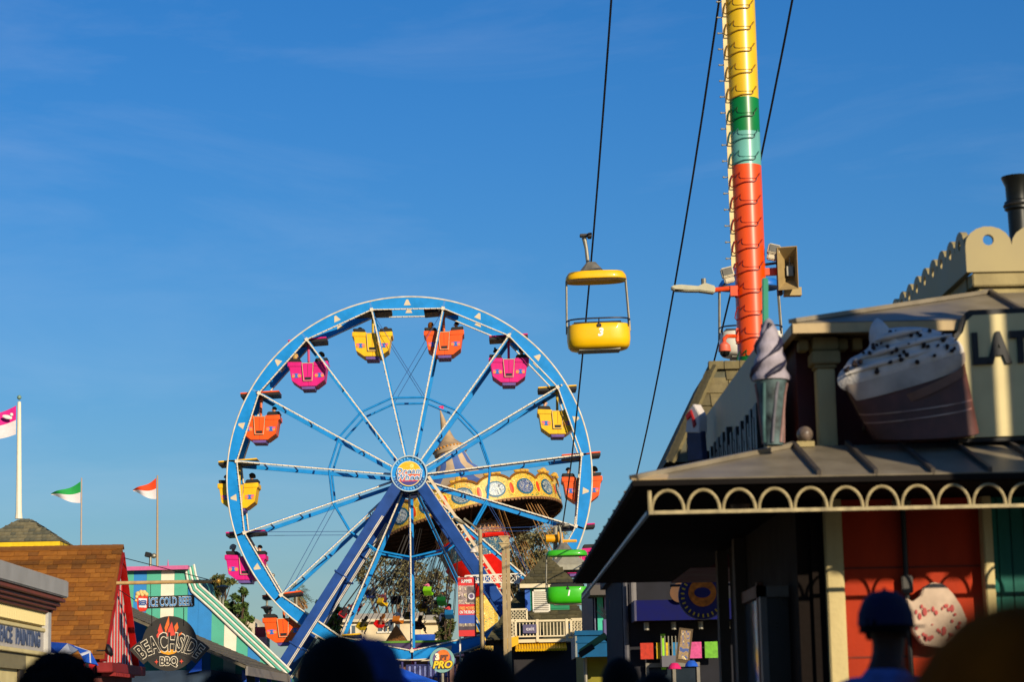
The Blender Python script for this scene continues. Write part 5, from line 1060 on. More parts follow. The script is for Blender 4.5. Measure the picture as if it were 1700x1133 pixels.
for pl_ in ([(1404, 622), (1450, 606), (1520, 588), (1590, 570)], [(1420, 598), (1462, 584), (1530, 566), (1580, 556)], [(1452, 566), (1470, 560), (1500, 552), (1530, 548)]):
    MB().tube([P(x, y, LY - .1 - .2 * math.sin(math.pi * (.15 + .7 * i / 3)) * .92) for i, (x, y) in enumerate(pl_)], [.012, .03, .03, .012], 8).build('cream_swirl', pm('whip_white', (222, 216, 208)), whip, 60)
b = MB(); rg = random.Random(11)
for k in range(52):
    f = rg.random(); x = 1404 + 186 * f; lo_, hi_ = 630 - 44 * f, max(548, 612 - 70 * min(1, f * 2.4)); y = hi_ + (lo_ - hi_) * rg.random() ** 1.1; r = rg.uniform(2.6, 4.8)
    dd = .2 * max(0, 1 - ((x - 1505) / 112) ** 2 - ((y - 598) / 62) ** 2) ** .5
    b.ball(P(x, y, LY - .1 - dd), (r * S3, .03, r * S3 * rg.uniform(.6, .95)), 7, 5, rot=Matrix.Rotation(rg.random() * 3, 3, 'Y'))
b.build('chocolate_chips', pm('chips_brown', (38, 18, 14), .4, .3), fc, 60, kind='stuff')
MB().span(fo.x - .3, fo.x - .26, LY - .0, UY0 + .35, fo.z - .3, fo.z - .26).build('bracket', steel, fc); MB().span(fo.x + .3, fo.x + .34, LY - .0, UY0 + .35, fo.z - .3, fo.z - .26).build('bracket', steel, fc)
# street-side sign board with bold black letters, cone and pop cutouts
SX = WXs - .2; ya, yb = PX(1270, 640, SX).y, PX(1160, 720, SX).y; zt = PX(1230, 610, SX).z
b = MB(); b.span(SX, SX + .06, ya, yb, ZT - .25, zt); sb_ = b.build('side_sign', pm('side_sign_cream', (176, 160, 120), .6, .1, 4), cafe)
b = MB(); yy = ya + .25
while yy < yb - .2: hh_ = (zt - ZT) * (.5 + .1 * ((int(yy * 7) % 3) - 1)); b.box((SX - .03, yy + .1, ZT + .06 + hh_ / 2), (.06, .13, hh_)); b.box((SX - .03, yy + .22, ZT + .06 + hh_ - .06 - .12 * (int(yy * 5) % 3)), (.06, .16, .1)); b.box((SX - .03, yy + .3, ZT + .06 + hh_ * .4), (.06, .1, hh_ * .7)); yy += .44
b.build('side_letters', blackp, sb_, kind='stuff')
def cutout(name, label, c, u, polys):
    t = thing(name, label, 'sign', c); nrm = vec(u).cross(UZ).normalized()
    for nm, pl, m, k, th in polys: MB().prism(pl, vec(c) - nrm * -.0 + nrm * k, u, UZ, -nrm * th).build(nm, m, t, None, .008)
    return t
cpos = P(1284, 740, 20.0); ic = thing('ice_cream_cone', 'tall swirled ice cream cone in lavender and aqua at the cafe corner', 'sign', cpos)
cone_m = pm('cone_aqua', (84, 104, 104), .6, .7, 6, .2)
MB().lathe([(.085, 0), (.1, .2), (.12, .45), (.14, .56), (.145, .6), (.12, .62)], cpos, 24, mi=0).build('cone', cone_m, ic, 50)
for k in range(7):
    a = 360 * k / 7; MB().tube([cpos + Vector(((r_ + .004) * math.cos(R(a + z_ * 60)), (r_ + .004) * math.sin(R(a + z_ * 60)), z_)) for r_, z_ in ((.087, .02), (.1, .2), (.12, .45), (.138, .55))], .014, 6).build('cone_rib', pm('cone_rib_%d' % (k % 3), [(150, 112, 104), (70, 108, 108), (116, 114, 122)][k % 3], .6, .3, 8), ic, 60)
pr = [(.12, .58)]
for k in range(26): f = k / 25; pr.append(((.15 * (1 - f) ** .55 + .012) * (1 + .07 * math.sin(f * 26)), .58 + .56 * f))
MB().lathe(pr, cpos, 24).build('swirl', pm('scoop_lavender', (178, 168, 176), .6, .3, 6, .3, spec=.15), ic, 60)
for ph in (0, 150, 250):
    MB().tube([cpos + Vector(((.155 * (1 - f) ** .55 + .012) * math.cos(R(ph + 300 * f)), (.155 * (1 - f) ** .55 + .012) * math.sin(R(ph + 300 * f)), .6 + .52 * f)) for f in [i / 14 for i in range(14)]], [.02 + .012 * math.sin(i) for i in range(14)], 6).build('syrup', pm('syrup_navy', (36, 34, 58), .5, .3, 6), ic, 60)
c2 = P(1153, 765, 25.5)
cutout('snow_cone', 'small red, white and blue treat cutout on the cafe awning', c2, Vector((.6, -.8, 0)),
       [('cone', [(-.12, 0), (.14, 0), (.12, .34), (-.12, .36)], pm('pop_blue', (52, 62, 96), .6, .3, 6), .0, .08), ('top', [(-.12, .33), (.12, .3), (.13, .5), (.03, .64), (-.07, .56)], pm('pop_white', (214, 206, 200), .6, .1), .02, .12), ('stripe', [(-.09, .52), (.0, .58), (.08, .4), (.03, .36), (0, .5), (-.07, .46)], pm('pop_red', (180, 30, 34), .5, .1), .04, .04)])
o = P(1336, 722, UY0 - .2); t = thing('flood_lamp', 'round grey lamp lying on the cafe roof beside the column', 'lamp', o + Vector((0, 0, -.1))); b = MB(); b.ball(o, (.075, .1, .075), 12, 8); b.build('housing', pm('lamp_mottled', (120, 104, 92), .4, .3, 20), t, 60); MB().box(o + Vector((.0, 0, -.09)), (.16, .08, .05)).build('foot', khaki, t)
# shingled tower behind the upper storey
TWY = 29.5; tA, tB, tC = P(1176, 612, TWY + .9), P(1106, 768, TWY), P(1245, 612, TWY + .9)
tw = thing('shingled_tower', 'steep olive shingle roof rising behind the cafe side sign', 'roof', (tB.x + 2, TWY + 2, ZT))
x1 = tC.x + 1.5; b = MB(); q = [Vector((tB.x, TWY, tB.z)), Vector((x1 + .6, TWY, tB.z)), Vector((x1, TWY + .9, tA.z)), Vector((tA.x, TWY + .9, tA.z)), Vector((tB.x, TWY + 4, tB.z)), Vector((x1 + .6, TWY + 4, tB.z)), Vector((x1, TWY + 3.1, tA.z)), Vector((tA.x, TWY + 3.1, tA.z))]
b.add(q, [(0, 1, 2, 3), (1, 5, 6, 2), (5, 4, 7, 6), (4, 0, 3, 7), (3, 2, 6, 7)]); trf = b.build('roof', olive[1], tw)
kh = [pm('shingle_khaki_a', (124, 112, 76), .9, .2, 8, .4), pm('shingle_khaki_b', (108, 98, 68), .9, .2, 8, .4), pm('shingle_khaki_c', (136, 122, 84), .9, .2, 8, .4)]
vd = Vector((0, .9, tA.z - tB.z)); L_ = vd.length; dxs = tA.x - tB.x
shingles(trf, (tB.x, TWY, tB.z), UX, vd, [(0, 0), (3.4, 0), (3.0, L_), (dxs, L_)], .24, L_ / 7, kh, 120, .03, .012, seed=21)
hp = MB(); hp.box((0, 0, 0), (.2, .16, .05)); hp_me = hp.mesh('hip_shingle', kh[0])
for k in range(9):
    p = q[0].lerp(q[3], (k + .5) / 9); o_ = inst('hip_shingle', hp_me, trf, p + Vector((.06, -.03, .02)), (R(35), R(-62), 0))
for k in range(9): inst('hip_shingle', hp_me, trf, Vector((tA.x + .1 + k * .21, TWY + .88, tA.z + .03)), (0, 0, 0), (1, 1, 2.2))
b = MB(); b.span(tB.x + .3, x1 + .3, TWY + .3, TWY + 3.7, ZT - .5, tB.z); b.build('wall', maroon, tw)

# ------------------------------------------------------------------ shops further along the right side, mostly in shade
def shopbox(name, label, Y0, Y1, X0, X1, z1, m, cat='shop'):
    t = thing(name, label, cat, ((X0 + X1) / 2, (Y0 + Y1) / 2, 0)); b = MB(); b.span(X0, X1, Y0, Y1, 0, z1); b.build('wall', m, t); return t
# blue balcony shop
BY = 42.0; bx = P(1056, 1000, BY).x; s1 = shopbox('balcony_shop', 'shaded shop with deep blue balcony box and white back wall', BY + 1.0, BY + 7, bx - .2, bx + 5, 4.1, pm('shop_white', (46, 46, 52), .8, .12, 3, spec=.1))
za, zb = P(1056, 1032, BY).z, P(1056, 998, BY).z
b = MB(); b.span(bx, bx + 4.5, BY - .05, BY, za, zb); b.build('balcony_front', pm('balcony_blue', (6, 12, 84), .6, .1, spec=.1), s1)
b = MB(); b.span(bx - .04, bx, BY - .05, BY + 2.4, za, zb); b.build('balcony_side', pm('balcony_lilac', (84, 82, 104), .6, .1, spec=.1), s1); b = MB(); b.span(bx, bx + 4.5, BY, BY + 2.4, za, za + .08); b.build('balcony_floor', woodd, s1)
for k in range(8): MB().span(bx - .03, bx + .03, BY + .3 + k * .24, BY + .36 + k * .24, zb, zb + .42).build('baluster', pm('baluster_grey', (130, 124, 120), .6, .1), s1)
pl_ = MB(); rg = random.Random(3)
for k in range(40): x = bx + .7 + rg.random() * 1.2; h_ = rg.uniform(.08, .26); pl_.tube([(x, BY + .1, zb), (x + rg.uniform(-.03, .03), BY + .1, zb + h_)], [.008, .002], 4)
pl_.build('grass_blades', pm('grass_dark', (40, 52, 40), .8, .2), s1, kind='stuff')
b = MB(); b.lathe([(0, 0), (.18, 0), (.18, .05), (0, .05)], P(1128, 985, BY - .1), 20, Matrix.Rotation(R(90), 3, 'X')); b.build('round_plaque', pm('plaque_brown', (96, 60, 24), .6, .2), s1)
b = MB(); g0, g1 = P(1088, 1058, 44), P(1097, 1115, 44); b.span(g0.x, g1.x, 42.6, 42.7, g1.z, g0.z); b.build('lime_board', pm('lime_paint', (150, 220, 30), .5, .08), s1)
for k in range(5): p = P(1098 + k * 6, 1075, 42.5); MB().tube([(p.x, 42.5, p.z - .3), (p.x, 42.5, p.z + .2)], .012, 5).build('window_bar', steel, s1)
b = MB(); a_, c_ = P(1098, 1090, 42.5), P(1126, 1108, 42.5); b.span(a_.x, c_.x, 42.4, 42.6, c_.z, a_.z); b.build('counter', pm('counter_grey', (104, 102, 112), .6, .1), s1)
MB().span(bx + .25, bx + 1.15, BY + .9, BY + .99, .9, 2.3).build('window', pm('shop_glass', (40, 50, 60), .1, .1), s1); b = MB()
for x_ in (bx + .2, bx + .7, bx + 1.15): b.span(x_, x_ + .06, BY + .86, BY + .9, .85, 2.35)
b.span(bx + .2, bx + 1.21, BY + .84, BY + .86, 2.3, 2.38); b.build('window_frame', pm('frame_pale', (130, 124, 112), .6, .15), s1)
MB().tube([(bx - .14, BY + .9, 0), (bx - .14, BY + .9, 4.0)], .05, 8).build('downpipe', pm('pipe_lead', (88, 86, 92), .5, .2), s1, 40)
MB().span(bx - .3, bx + 5.1, BY + .8, BY + 7.2, 4.1, 4.25).build('roof_edge', pm('roof_edge_dark', (46, 42, 40), .7, .2), s1)
for k_, c_ in enumerate(((200, 60, 40), (230, 190, 40), (40, 130, 190), (220, 90, 150), (120, 190, 60))): MB().span(bx + .1 + k_ * .3, bx + .34 + k_ * .3, BY + .7, BY + .74, 2.45, 2.75).build('hanging_shirt', cloth(c_), s1)  # row of hanging shirts, built as flat cloth panels
for k_ in range(4): MB().tube([(bx + .2 + k_ * .5, BY + .3, za - .02), (bx + .2 + k_ * .5, BY + .3, za - .16)], .05, 8).build('downlight', steel, s1, 40)
# framed picture and rack near the eye sign
p = P(1136, 1073, 40); t = thing('framed_poster', 'tilted framed poster in blue and ochre under the eye sign', 'poster', (p.x, 40, p.z - .3)); TR = Matrix.Rotation(R(8), 3, 'Y')
b = MB(); b.box(p, (.24, .05, .6), TR); b.build('frame', pm('poster_frame', (84, 64, 34), .6, .15), t); b = MB(); b.box(p + Vector((0, -.03, .01)), (.17, .02, .5), TR); b.build('picture', ornate('poster_print', (160, 130, 86), (44, 74, 140), (120, 90, 60), 2.0), t)
for px, c, lab in ((1120, (226, 30, 110), 'bright pink cap on a rack under the balcony'), (1148, (20, 90, 200), 'bright blue cap on a rack beside the framed poster')):
    p = P(px, 1112 if px < 1130 else 1108, 39.5); b = MB(); b.lathe([(.001, .11), (.06, .1), (.1, .05), (.115, 0)], p, 16); b.box(p + Vector((0, -.13, .005)), (.14, .12, .012)); b.build('cap', cloth(c), None, 40, label=lab, cat='cap')
# round eye sign
EY = 36.0; eo = P(1166, 990, EY); es = thing('eye_sign', 'round navy sign painted with a yellow and orange eye', 'sign', eo + Vector((0, 0, -.4))); E_ = EY / FPX; EM = Matrix.Rotation(R(90), 3, 'X')
def disc(r, dy, m, n=36, nm='disc', rx=None, cx=0, cz=0): return MB().prism(circle(r * E_, n, cx * E_, cz * E_, (rx or r) * E_), eo + Vector((0, dy, 0)), UX, UZ, (0, .03, 0)).build(nm, m, es)
disc(40, 0, pm('eye_rim', (120, 118, 124), .5, .1), nm='rim'); disc(38.5, -.012, pm('eye_navy', (22, 24, 96), .5, .1), nm='board'); disc(23, -.024, pm('eye_orange', (214, 116, 16), .5, .35, 14), nm='iris', cz=5); disc(13.5, -.036, pm('eye_pupil', (20, 20, 90), .5, .1), nm='pupil', rx=8.5, cz=5); es.children[-1].rotation_euler = (0, 0, 0)
b = MB()
for k in range(26):
    a = 360 * k / 26; c = eo + Vector((33 * E_ * math.sin(R(a)), -.03, 33 * E_ * math.cos(R(a)))); b.box(c, (.022, .014, .055), Matrix.Rotation(R(a), 3, 'Y'))
b.build('ticks', pm('eye_yellow', (214, 180, 30), .5, .1), es)
b = MB(); b.tube([eo + Vector((-.5, .03, .17)), eo + Vector((.8, .03, .17))], .02, 6); b.tube([eo + Vector((.4, .03, .9)), eo + Vector((.4, .03, -.4))], .02, 6); b.build('bracket', blackp, es)
# teal fascia shop
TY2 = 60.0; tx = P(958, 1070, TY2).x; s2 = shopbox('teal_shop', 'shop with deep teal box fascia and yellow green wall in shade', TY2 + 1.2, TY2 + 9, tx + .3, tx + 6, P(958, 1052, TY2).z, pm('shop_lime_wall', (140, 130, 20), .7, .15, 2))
za, zb = P(958, 1092, TY2).z, P(958, 1056, TY2).z; tm_ = pm('fascia_teal', (0, 84, 128), .5, .1, 3, spec=.15)
b = MB(); b.span(tx, tx + 4.5, TY2, TY2 + .1, za, zb); b.span(tx - .06, tx + 4.5, TY2 - .06, TY2 + .1, zb, zb + .12); b.span(tx - .03, tx + 4.5, TY2 - .03, TY2 + .1, zb - .2, zb - .14); b.build('fascia_front', tm_, s2)
b = MB(); b.span(tx - .05, tx, TY2 - .02, TY2 + 3, za, zb); b.build('fascia_side', pm('fascia_side_grey', (140, 146, 140), .6, .15, 4), s2); b = MB(); b.span(tx, tx + 4.5, TY2 + .1, TY2 + 3, zb - .1, zb); b.build('fascia_roof', tm_, s2)
b = MB(); b.span(tx + .5, tx + 1.5, TY2 + 1.12, TY2 + 1.2, .2, 2.2); b.build('doorway', blackp, s2); b = MB(); b.span(tx + 1.62, tx + 1.9, TY2 + 1.1, TY2 + 1.2, .0, za); b.build('pilaster', pm('pilaster_teal', (0, 100, 130), .5, .1), s2)
for k_ in range(3): MB().span(tx + .1 + k_ * .9, tx + .2 + k_ * .9, TY2 - .1, TY2 - .02, za - .02, za + .1).build('bracket_block', tm_, s2)
MB().tube([(tx + .25, TY2 + 1.1, 0), (tx + .25, TY2 + 1.1, za)], .05, 8).build('downpipe', steel, s2, 40)
MB().span(tx + 2.2, tx + 3.6, TY2 + 1.14, TY2 + 1.2, 1.0, 2.3).build('window', pm('shop_glass', (40, 50, 60)), s2); MB().span(tx + 2.1, tx + 3.7, TY2 + 1.08, TY2 + 1.14, 2.3, 2.42).build('window_head', pm('frame_pale', (130, 124, 112)), s2)
# aqua house behind it
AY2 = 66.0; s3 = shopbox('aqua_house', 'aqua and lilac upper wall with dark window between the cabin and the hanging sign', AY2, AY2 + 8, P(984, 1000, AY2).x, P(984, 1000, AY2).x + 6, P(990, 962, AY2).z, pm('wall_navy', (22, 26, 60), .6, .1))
for x0, x1, c, nm in ((991, 1002, (60, 190, 160), 'corner_board'), (1003, 1012, (150, 140, 200), 'panel'), (986, 989, (120, 124, 150), 'window_trim')):
    a_, c_ = P(x0, 988, AY2 - .05), P(x1, 1050, AY2 - .05); b = MB(); b.span(a_.x, c_.x, AY2 - .08, AY2 - .002, c_.z, a_.z); b.build(nm, pm('aqua_' + nm, c, .6, .1), s3)
b = MB(); a_, c_ = P(978, 968, 65), P(1000, 990, 65); b.add([(a_.x, 64.5, a_.z - .1), (a_.x + 6, 64.5, a_.z - .1), (a_.x + 6, 66.5, a_.z + .4), (a_.x, 66.5, a_.z + .4), (a_.x, 64.5, c_.z), (a_.x + 6, 64.5, c_.z), (a_.x + 6, 66.5, c_.z), (a_.x, 66.5, c_.z)], [(0, 1, 2, 3), (4, 7, 6, 5), (0, 4, 5, 1), (3, 7, 4, 0), (1, 5, 6, 2), (2, 6, 7, 3)]); b.build('eave', pm('eave_brown_grey', (84, 76, 70), .6, .15), s3)
# planter, carved sign and solar light on the teal shop
p = P(1012, 1043, 52); t = thing('planter_box', 'lilac wall planter with spiky dark plants', 'planter', (p.x, 52, p.z - .2)); b = MB(); b.box(p, (.3, .5, .36)); b.build('box', pm('planter_lilac', (96, 88, 136), .6, .1), t, None, .01)
b = MB(); rg = random.Random(8)
for k in range(26): b.tube([p + Vector((rg.uniform(-.14, .1), -.1, .17)), p + Vector((rg.uniform(-.3, .16), -.1, .3 + rg.random() * .25))], [.012, .003], 4)
b.build('leaves', pm('plant_dark', (34, 44, 50), .7, .2), t)
p = P(1022, 1000, 47); t = thing('carved_sign', 'tall carved wooden hanging sign seen nearly edge on', 'sign', (p.x, 47, p.z - .8)); b = MB(); MZ = Matrix.Rotation(R(-72), 3, 'Z'); b.prism([(-.3, -.5), (0, -.75), (.3, -.5), (.38, 0), (.26, .4), (.3, .62), (-.3, .62), (-.26, .4), (-.38, 0)], p, MZ @ UX, UZ, MZ @ Vector((0, .1, 0))); b.build('board', pm('carved_wood', (120, 88, 56), .7, .4, 10, .5), t, None, .02)
b = MB(); b.box(p + Vector((0, 0, .66)), (.3, .1, .12)); b.tube([p + Vector((0, 0, .6)), p + Vector((.6, 0, .75))], .02, 6); b.build('bracket', blackp, t)
p = P(985, 1072, 50); t = thing('sign_light', 'pale green angled light bar on a dark arm above the teal fascia', 'lamp', p); b = MB(); b.beam(P(963, 1085, 50), P(1006, 1055, 50), .14, .2); b.build('bar', pm('bar_green', (110, 160, 100), .5, .1), t, None, .02); b = MB(); b.beam(P(962, 1089, 49.8), P(985, 1074, 49.8), .13, .16); b.build('lens', blackp, t); b = MB(); b.tube([P(1003, 1060, 50.1), P(1035, 1088, 50.1)], .03, 6); b.build('arm', blackp, t)
# buildings added for their shade: arcade behind the cafe, shops out of view
sh = shopbox('shade_arcade', 'long arcade added behind the cafe to shade the station', 70, 80, 5.6, 16, 6.4, pm('arcade_plum', (50, 44, 60), .7, .12, 2), 'building')
sh2 = shopbox('shade_shop_row', 'cream row of shops added out of view on the right to shade the crowd', -16, 4, 3.6, 12, 6.0, pm('row_cream', (190, 176, 140), .7, .1, 2), 'building')
b = MB(); b.span(3.4, 3.6, -16, 4.1, 5.6, 6.2); b.build('parapet', khaki, sh2)
for k in range(5): MB().span(3.56, 3.6, -15 + k * 4, -13 + k * 4, .8, 2.6).build('window', pm('shop_glass', (40, 50, 60), .1, .1), sh2)

bl = thing('shade_boards', 'tall upright boards on posts added out of view to shade the cafe', 'shade_boards', (9.3, 14, 0))  # added out of view; board gaps shaped to throw sun slits on the cafe
for xa_, xb_ in ((6.78, 7.73), (7.95, 8.13), (8.3, 9.6), (9.62, 11.4)): MB().span(xa_, xb_, 14, 14.12, 5.36, 7.9).build('board', pm('shade_board_white', (200, 196, 186), .6, .1, 2), bl)
for x_ in (9.0, 11.2): MB().span(x_ - .1, x_ + .1, 14.14, 14.34, 0, 7.8).build('post', steel, bl)
for z_ in (5.7, 7.6): MB().span(6.8, 11.4, 14.13, 14.2, z_, z_ + .1).build('rail', steel, bl)
# ------------------------------------------------------------------ chairlift station
KY = 88.0; KS = KY / FPX
stn = thing('chairlift_station', 'chairlift station with green cupola, olive shingle roofs, white balcony and yellow awning', 'station', (P(910, 1100, KY).x, KY + 3, 0))
green_w = pm('station_green', (0, 134, 88), .55, .1, 3); off_w = pm('station_cream', (228, 212, 174), .55, .08, 3); ol2 = [pm('roof_olive_a', (84, 78, 50), .9, .25, 5, .4), pm('roof_olive_b', (72, 68, 46), .9, .25, 5, .4), pm('roof_olive_c', (96, 88, 58), .9, .25, 5, .4)]
x0, x1 = P(873, 1000, KY).x, P(945, 1000, KY).x; zc0, zc1 = P(880, 1026, KY).z, P(880, 977, KY).z; dw = x1 - x0
b = MB(); b.span(x0, x1, KY, KY + dw, zc0 - 1, zc1); b.build('cupola_wall', green_w, stn)
for k in range(7): z = zc0 + (zc1 - zc0) * k / 7; MB().span(x0 - .005, x1 + .005, KY - .025, KY, z, z + (zc1 - zc0) / 7 - .012).build('clapboard', green_w, stn)
b = MB(); b.span(x0 - .03, x0 + .17, KY - .04, KY + .1, zc0, zc1); b.build('corner_board', pm('corner_blue', (40, 96, 190), .55, .1), stn)
lx0, lx1, lz0, lz1 = P(884, 1000, KY).x, P(913, 1000, KY).x, P(890, 1019, KY).z, P(890, 980, KY).z
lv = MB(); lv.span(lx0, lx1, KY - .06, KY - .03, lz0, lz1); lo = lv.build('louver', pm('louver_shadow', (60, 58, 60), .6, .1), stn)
b = MB()
for a_, c_ in (((lx0, lz0), (lx0 + .06, lz1)), ((lx1 - .06, lz0), (lx1, lz1)), ((lx0, lz0), (lx1, lz0 + .06)), ((lx0, lz1 - .06), (lx1, lz1))): b.span(a_[0], c_[0], KY - .1, KY - .06, a_[1], c_[1])
b.build('louver_frame', white, lo)
sl_ = MB(); sl_.box((0, 0, 0), (lx1 - lx0 - .12, .09, .02), Matrix.Rotation(R(38), 3, 'X')); sl_me = sl_.mesh('louver_slat', white)
for k in range(11): inst('louver_slat', sl_me, lo, Vector(((lx0 + lx1) / 2, KY - .08, lz0 + .1 + (lz1 - lz0 - .16) * k / 10)))
ex0, ex1 = P(862, 975, KY).x, P(956, 975, KY).x; ze = P(880, 970, KY).z; za = P(908, 922, KY).z; eh = (ex1 - ex0) / 2; ecx = (ex0 + ex1) / 2; ecy = KY + dw / 2
def hip(ecx, ecy, hx, hy, z0, z1, tx, ty, par, seed, tab, rows, lim):
    b = MB(); q = [Vector((ecx + sx * hx, ecy + sy * hy, z0)) for sx, sy in ((-1, -1), (1, -1), (1, 1), (-1, 1))] + [Vector((ecx + sx * tx, ecy + sy * ty, z1)) for sx, sy in ((-1, -1), (1, -1), (1, 1), (-1, 1))]
    b.add(q, [(0, 1, 5, 4), (1, 2, 6, 5), (2, 3, 7, 6), (3, 0, 4, 7), (4, 5, 6, 7), (3, 2, 1, 0)]); r_ = b.build('roof', ol2[0], par)
    v = Vector((0, hy - ty, z1 - z0)); shingles(r_, q[0], UX, v, [(0, 0), (2 * hx, 0), (hx + tx, v.length), (hx - tx, v.length)], tab, v.length / rows, ol2, lim, .03, .008, seed=seed); return r_
hip(ecx, ecy, eh, eh, ze, za, .1, .1, stn, 31, .34, 9, 150)
b = MB(); b.span(ecx - eh + .02, ecx + eh - .02, ecy - eh + .02, ecy + eh - .02, ze - .17, ze - .01); b.build('cupola_eave', off_w, stn)
# lower roof: a broad hip in front of and beside the cupola
rx0, rx1 = P(806, 1060, KY - 1).x, P(1000, 1060, KY - 1).x; zr0, zr1 = P(830, 1064, KY - 1).z, P(860, 984, KY + .5).z
hip((rx0 + rx1) / 2, KY + 2.2, (rx1 - rx0) / 2, 3.4, zr0, zr1, (rx1 - rx0) / 2 - 1.25, 1.4, stn, 33, .42, 12, 150)
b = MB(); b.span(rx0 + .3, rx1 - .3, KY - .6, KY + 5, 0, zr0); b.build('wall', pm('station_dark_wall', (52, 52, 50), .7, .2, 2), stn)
# balcony with railing in front
BYk = 84.6; bx0, bx1 = P(843, 1040, BYk).x, P(990, 1040, BYk).x; zf, zr = P(850, 1063, BYk).z, P(850, 1031, BYk).z
b = MB(); b.span(bx0, bx1, BYk, KY - .6, zf - .12, zf); b.build('balcony_floor', off_w, stn)
b = MB(); b.span(bx0, bx1, BYk - .03, BYk + .03, zr - .07, zr); b.span(bx0, bx1, BYk - .03, BYk + .03, zf + .08, zf + .13); b.build('hand_rail', off_w, stn)
bal = MB(); bal.box((0, 0, (zr - zf) / 2 + .0), (.035, .035, zr - zf - .2)); bal_me = bal.mesh('baluster', off_w)
n = 26
for k in range(n): inst('baluster', bal_me, stn, Vector((bx0 + (bx1 - bx0) * (k + .5) / n, BYk, zf)))
for k in range(4): x = bx0 + (bx1 - bx0) * k / 3; MB().span(x - .05, x + .05, BYk - .05, BYk + .05, zf - .1, zr + .02).build('rail_post', off_w, stn)
# mesh panels of the balcony
def lattice(xa, xb, z0, z1, y, st=.13):
    b = MB(); w, h = xb - xa, z1 - z0
    for s in (-1, 1):
        c = -h
        while c < w:
            a0, a1 = max(0, c), min(w, c + h)
            if a1 > a0: b.beam((xa + a0, y, z0 + (a0 - c if s > 0 else h - (a0 - c))), (xa + a1, y, z0 + (a1 - c if s > 0 else h - (a1 - c))), .022, .012)
            c += st
    for p_, q_ in (((xa, z0), (xb, z0)), ((xa, z1), (xb, z1)), ((xa, z0), (xa, z1)), ((xb, z0), (xb, z1))): b.beam((p_[0], y, p_[1]), (q_[0], y, q_[1]), .07, .05)
    return b
lattice(bx0, P(875, 1040, BYk).x, zr, P(850, 1013, BYk).z, BYk).build('mesh_panel', off_w, stn); lattice(bx0, P(856, 1040, BYk).x, zf + .1, zr, BYk - .02).build('mesh_panel', off_w, stn); lattice(P(948, 1040, BYk).x, P(970, 1040, BYk).x, zf + .1, zr, BYk - .02).build('mesh_panel', off_w, stn)
b = MB(); a_, c_ = P(868, 1038, BYk - .1), P(891, 1052, BYk - .1); b.span(a_.x, c_.x, BYk - .1, BYk - .07, c_.z, a_.z); es_ = b.build('exit_board', pm('exit_violet', (90, 84, 120), .6, .08), stn); b = MB(); put_text(b, 'exit', P(880, 1045, BYk - .115), size=.2, bold=.003, depth=.01); b.build('exit_lettering', pm('exit_pale', (220, 214, 226), .5, .05), es_)
b = MB(); a_ = P(941, 1040, BYk + .2); b.box(a_, (.3, .05, .2)); b.build('notice', pm('notice_blue', (40, 110, 170), .5, .3, 8), stn)
yel = pm('awning_yellow', (240, 184, 10), .5, .1, 4); ya = P(850, 1067, BYk).z
b = MB(); x = bx0 + .3
while x < P(942, 1070, BYk).x: b.tube([(x, BYk - .5, ya - .32), (x, BYk + .6, ya + .04)], .055, 6); x += .1
b.build('corrugated_awning', yel, stn, 40); b = MB(); a_, c_ = P(838, 1062, BYk - .4), P(848, 1078, BYk - .4); b.prism([(0, 0), (.5, .1), (.5, -.2), (0, -.42)], (a_.x, BYk - .55, a_.z), UX, UZ, (0, .3, 0)); b.build('awning_end', yel, stn)
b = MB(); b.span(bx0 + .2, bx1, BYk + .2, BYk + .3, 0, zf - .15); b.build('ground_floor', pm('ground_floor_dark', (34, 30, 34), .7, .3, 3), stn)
# yellow drive machinery above
o = P(945, 880, 90); mc = thing('drive_wheel', 'yellow chairlift drive wheel on a grey mast above the station', 'machine', (o.x - .4, 90, za - 1)); ym = pm('machine_yellow', (240, 168, 0), .45, .1, 3)
b = MB(); b.tube([P(922, 990, 90), P(922, 876, 90)], .09, 8); b.tube([P(918, 876, 90), P(945, 872, 90)], .06, 6); b.build('mast', steel, mc, 40)
b = MB(); b.lathe([(.1, -.2), (.16, -.18), (.16, .3), (.1, .32)], P(914, 895, 89.8), 14, Matrix.Rotation(R(90), 3, 'Y')); b.build('motor', ym, mc, 40); b = MB(); b.box(P(931, 898, 89.6), (.2, .3, .66), Matrix.Rotation(R(-6), 3, 'Y')); b.box(P(945, 899, 89.6), (.6, .2, .1)); b.build('gearbox', ym, mc, None, .02)
b = MB(); a_ = P(943, 945, 90); b.lathe([(.05, .9), (.5, .5), (1.0, .2), (1.1, 0)], a_ + Vector((0, 0, -.1)), 6); b.build('hood', pm('hood_grey', (160, 156, 136), .6, .1), mc)
b = MB(); a_ = P(924, 950, 89.5); b.tube([P(924, 935, 89.5), P(926, 972, 89.5)], .11, 8); b.build('column', ym, mc, 40)
# white lattice truss behind the lamp posts
TYt = 90.5; t = thing('lattice_truss', 'white lattice walkway truss running behind the movie banner', 'truss', P(820, 968, TYt)); b = MB(); a_, c_ = P(772, 957, TYt), P(868, 953, TYt); e_, f_ = P(772, 968, TYt), P(868, 968, TYt)
for p_, q_ in ((a_, c_), (e_, f_)): b.beam(p_, q_, .05, .05)
n = 9
for k in range(n):
    p0, p1, q0, q1 = a_.lerp(c_, k / n), a_.lerp(c_, (k + 1) / n), e_.lerp(f_, k / n), e_.lerp(f_, (k + 1) / n); b.beam(p0, q1, .03, .03); b.beam(q0, p1, .03, .03); b.beam(p0, q0, .04, .04)
b.build('chords', white, t); b = MB()
for px in (762, 862): b.beam(P(px, 958, TYt), Vector((P(px, 958, TYt).x, TYt, 0)), .06, .06)
b.build('posts', white, t)

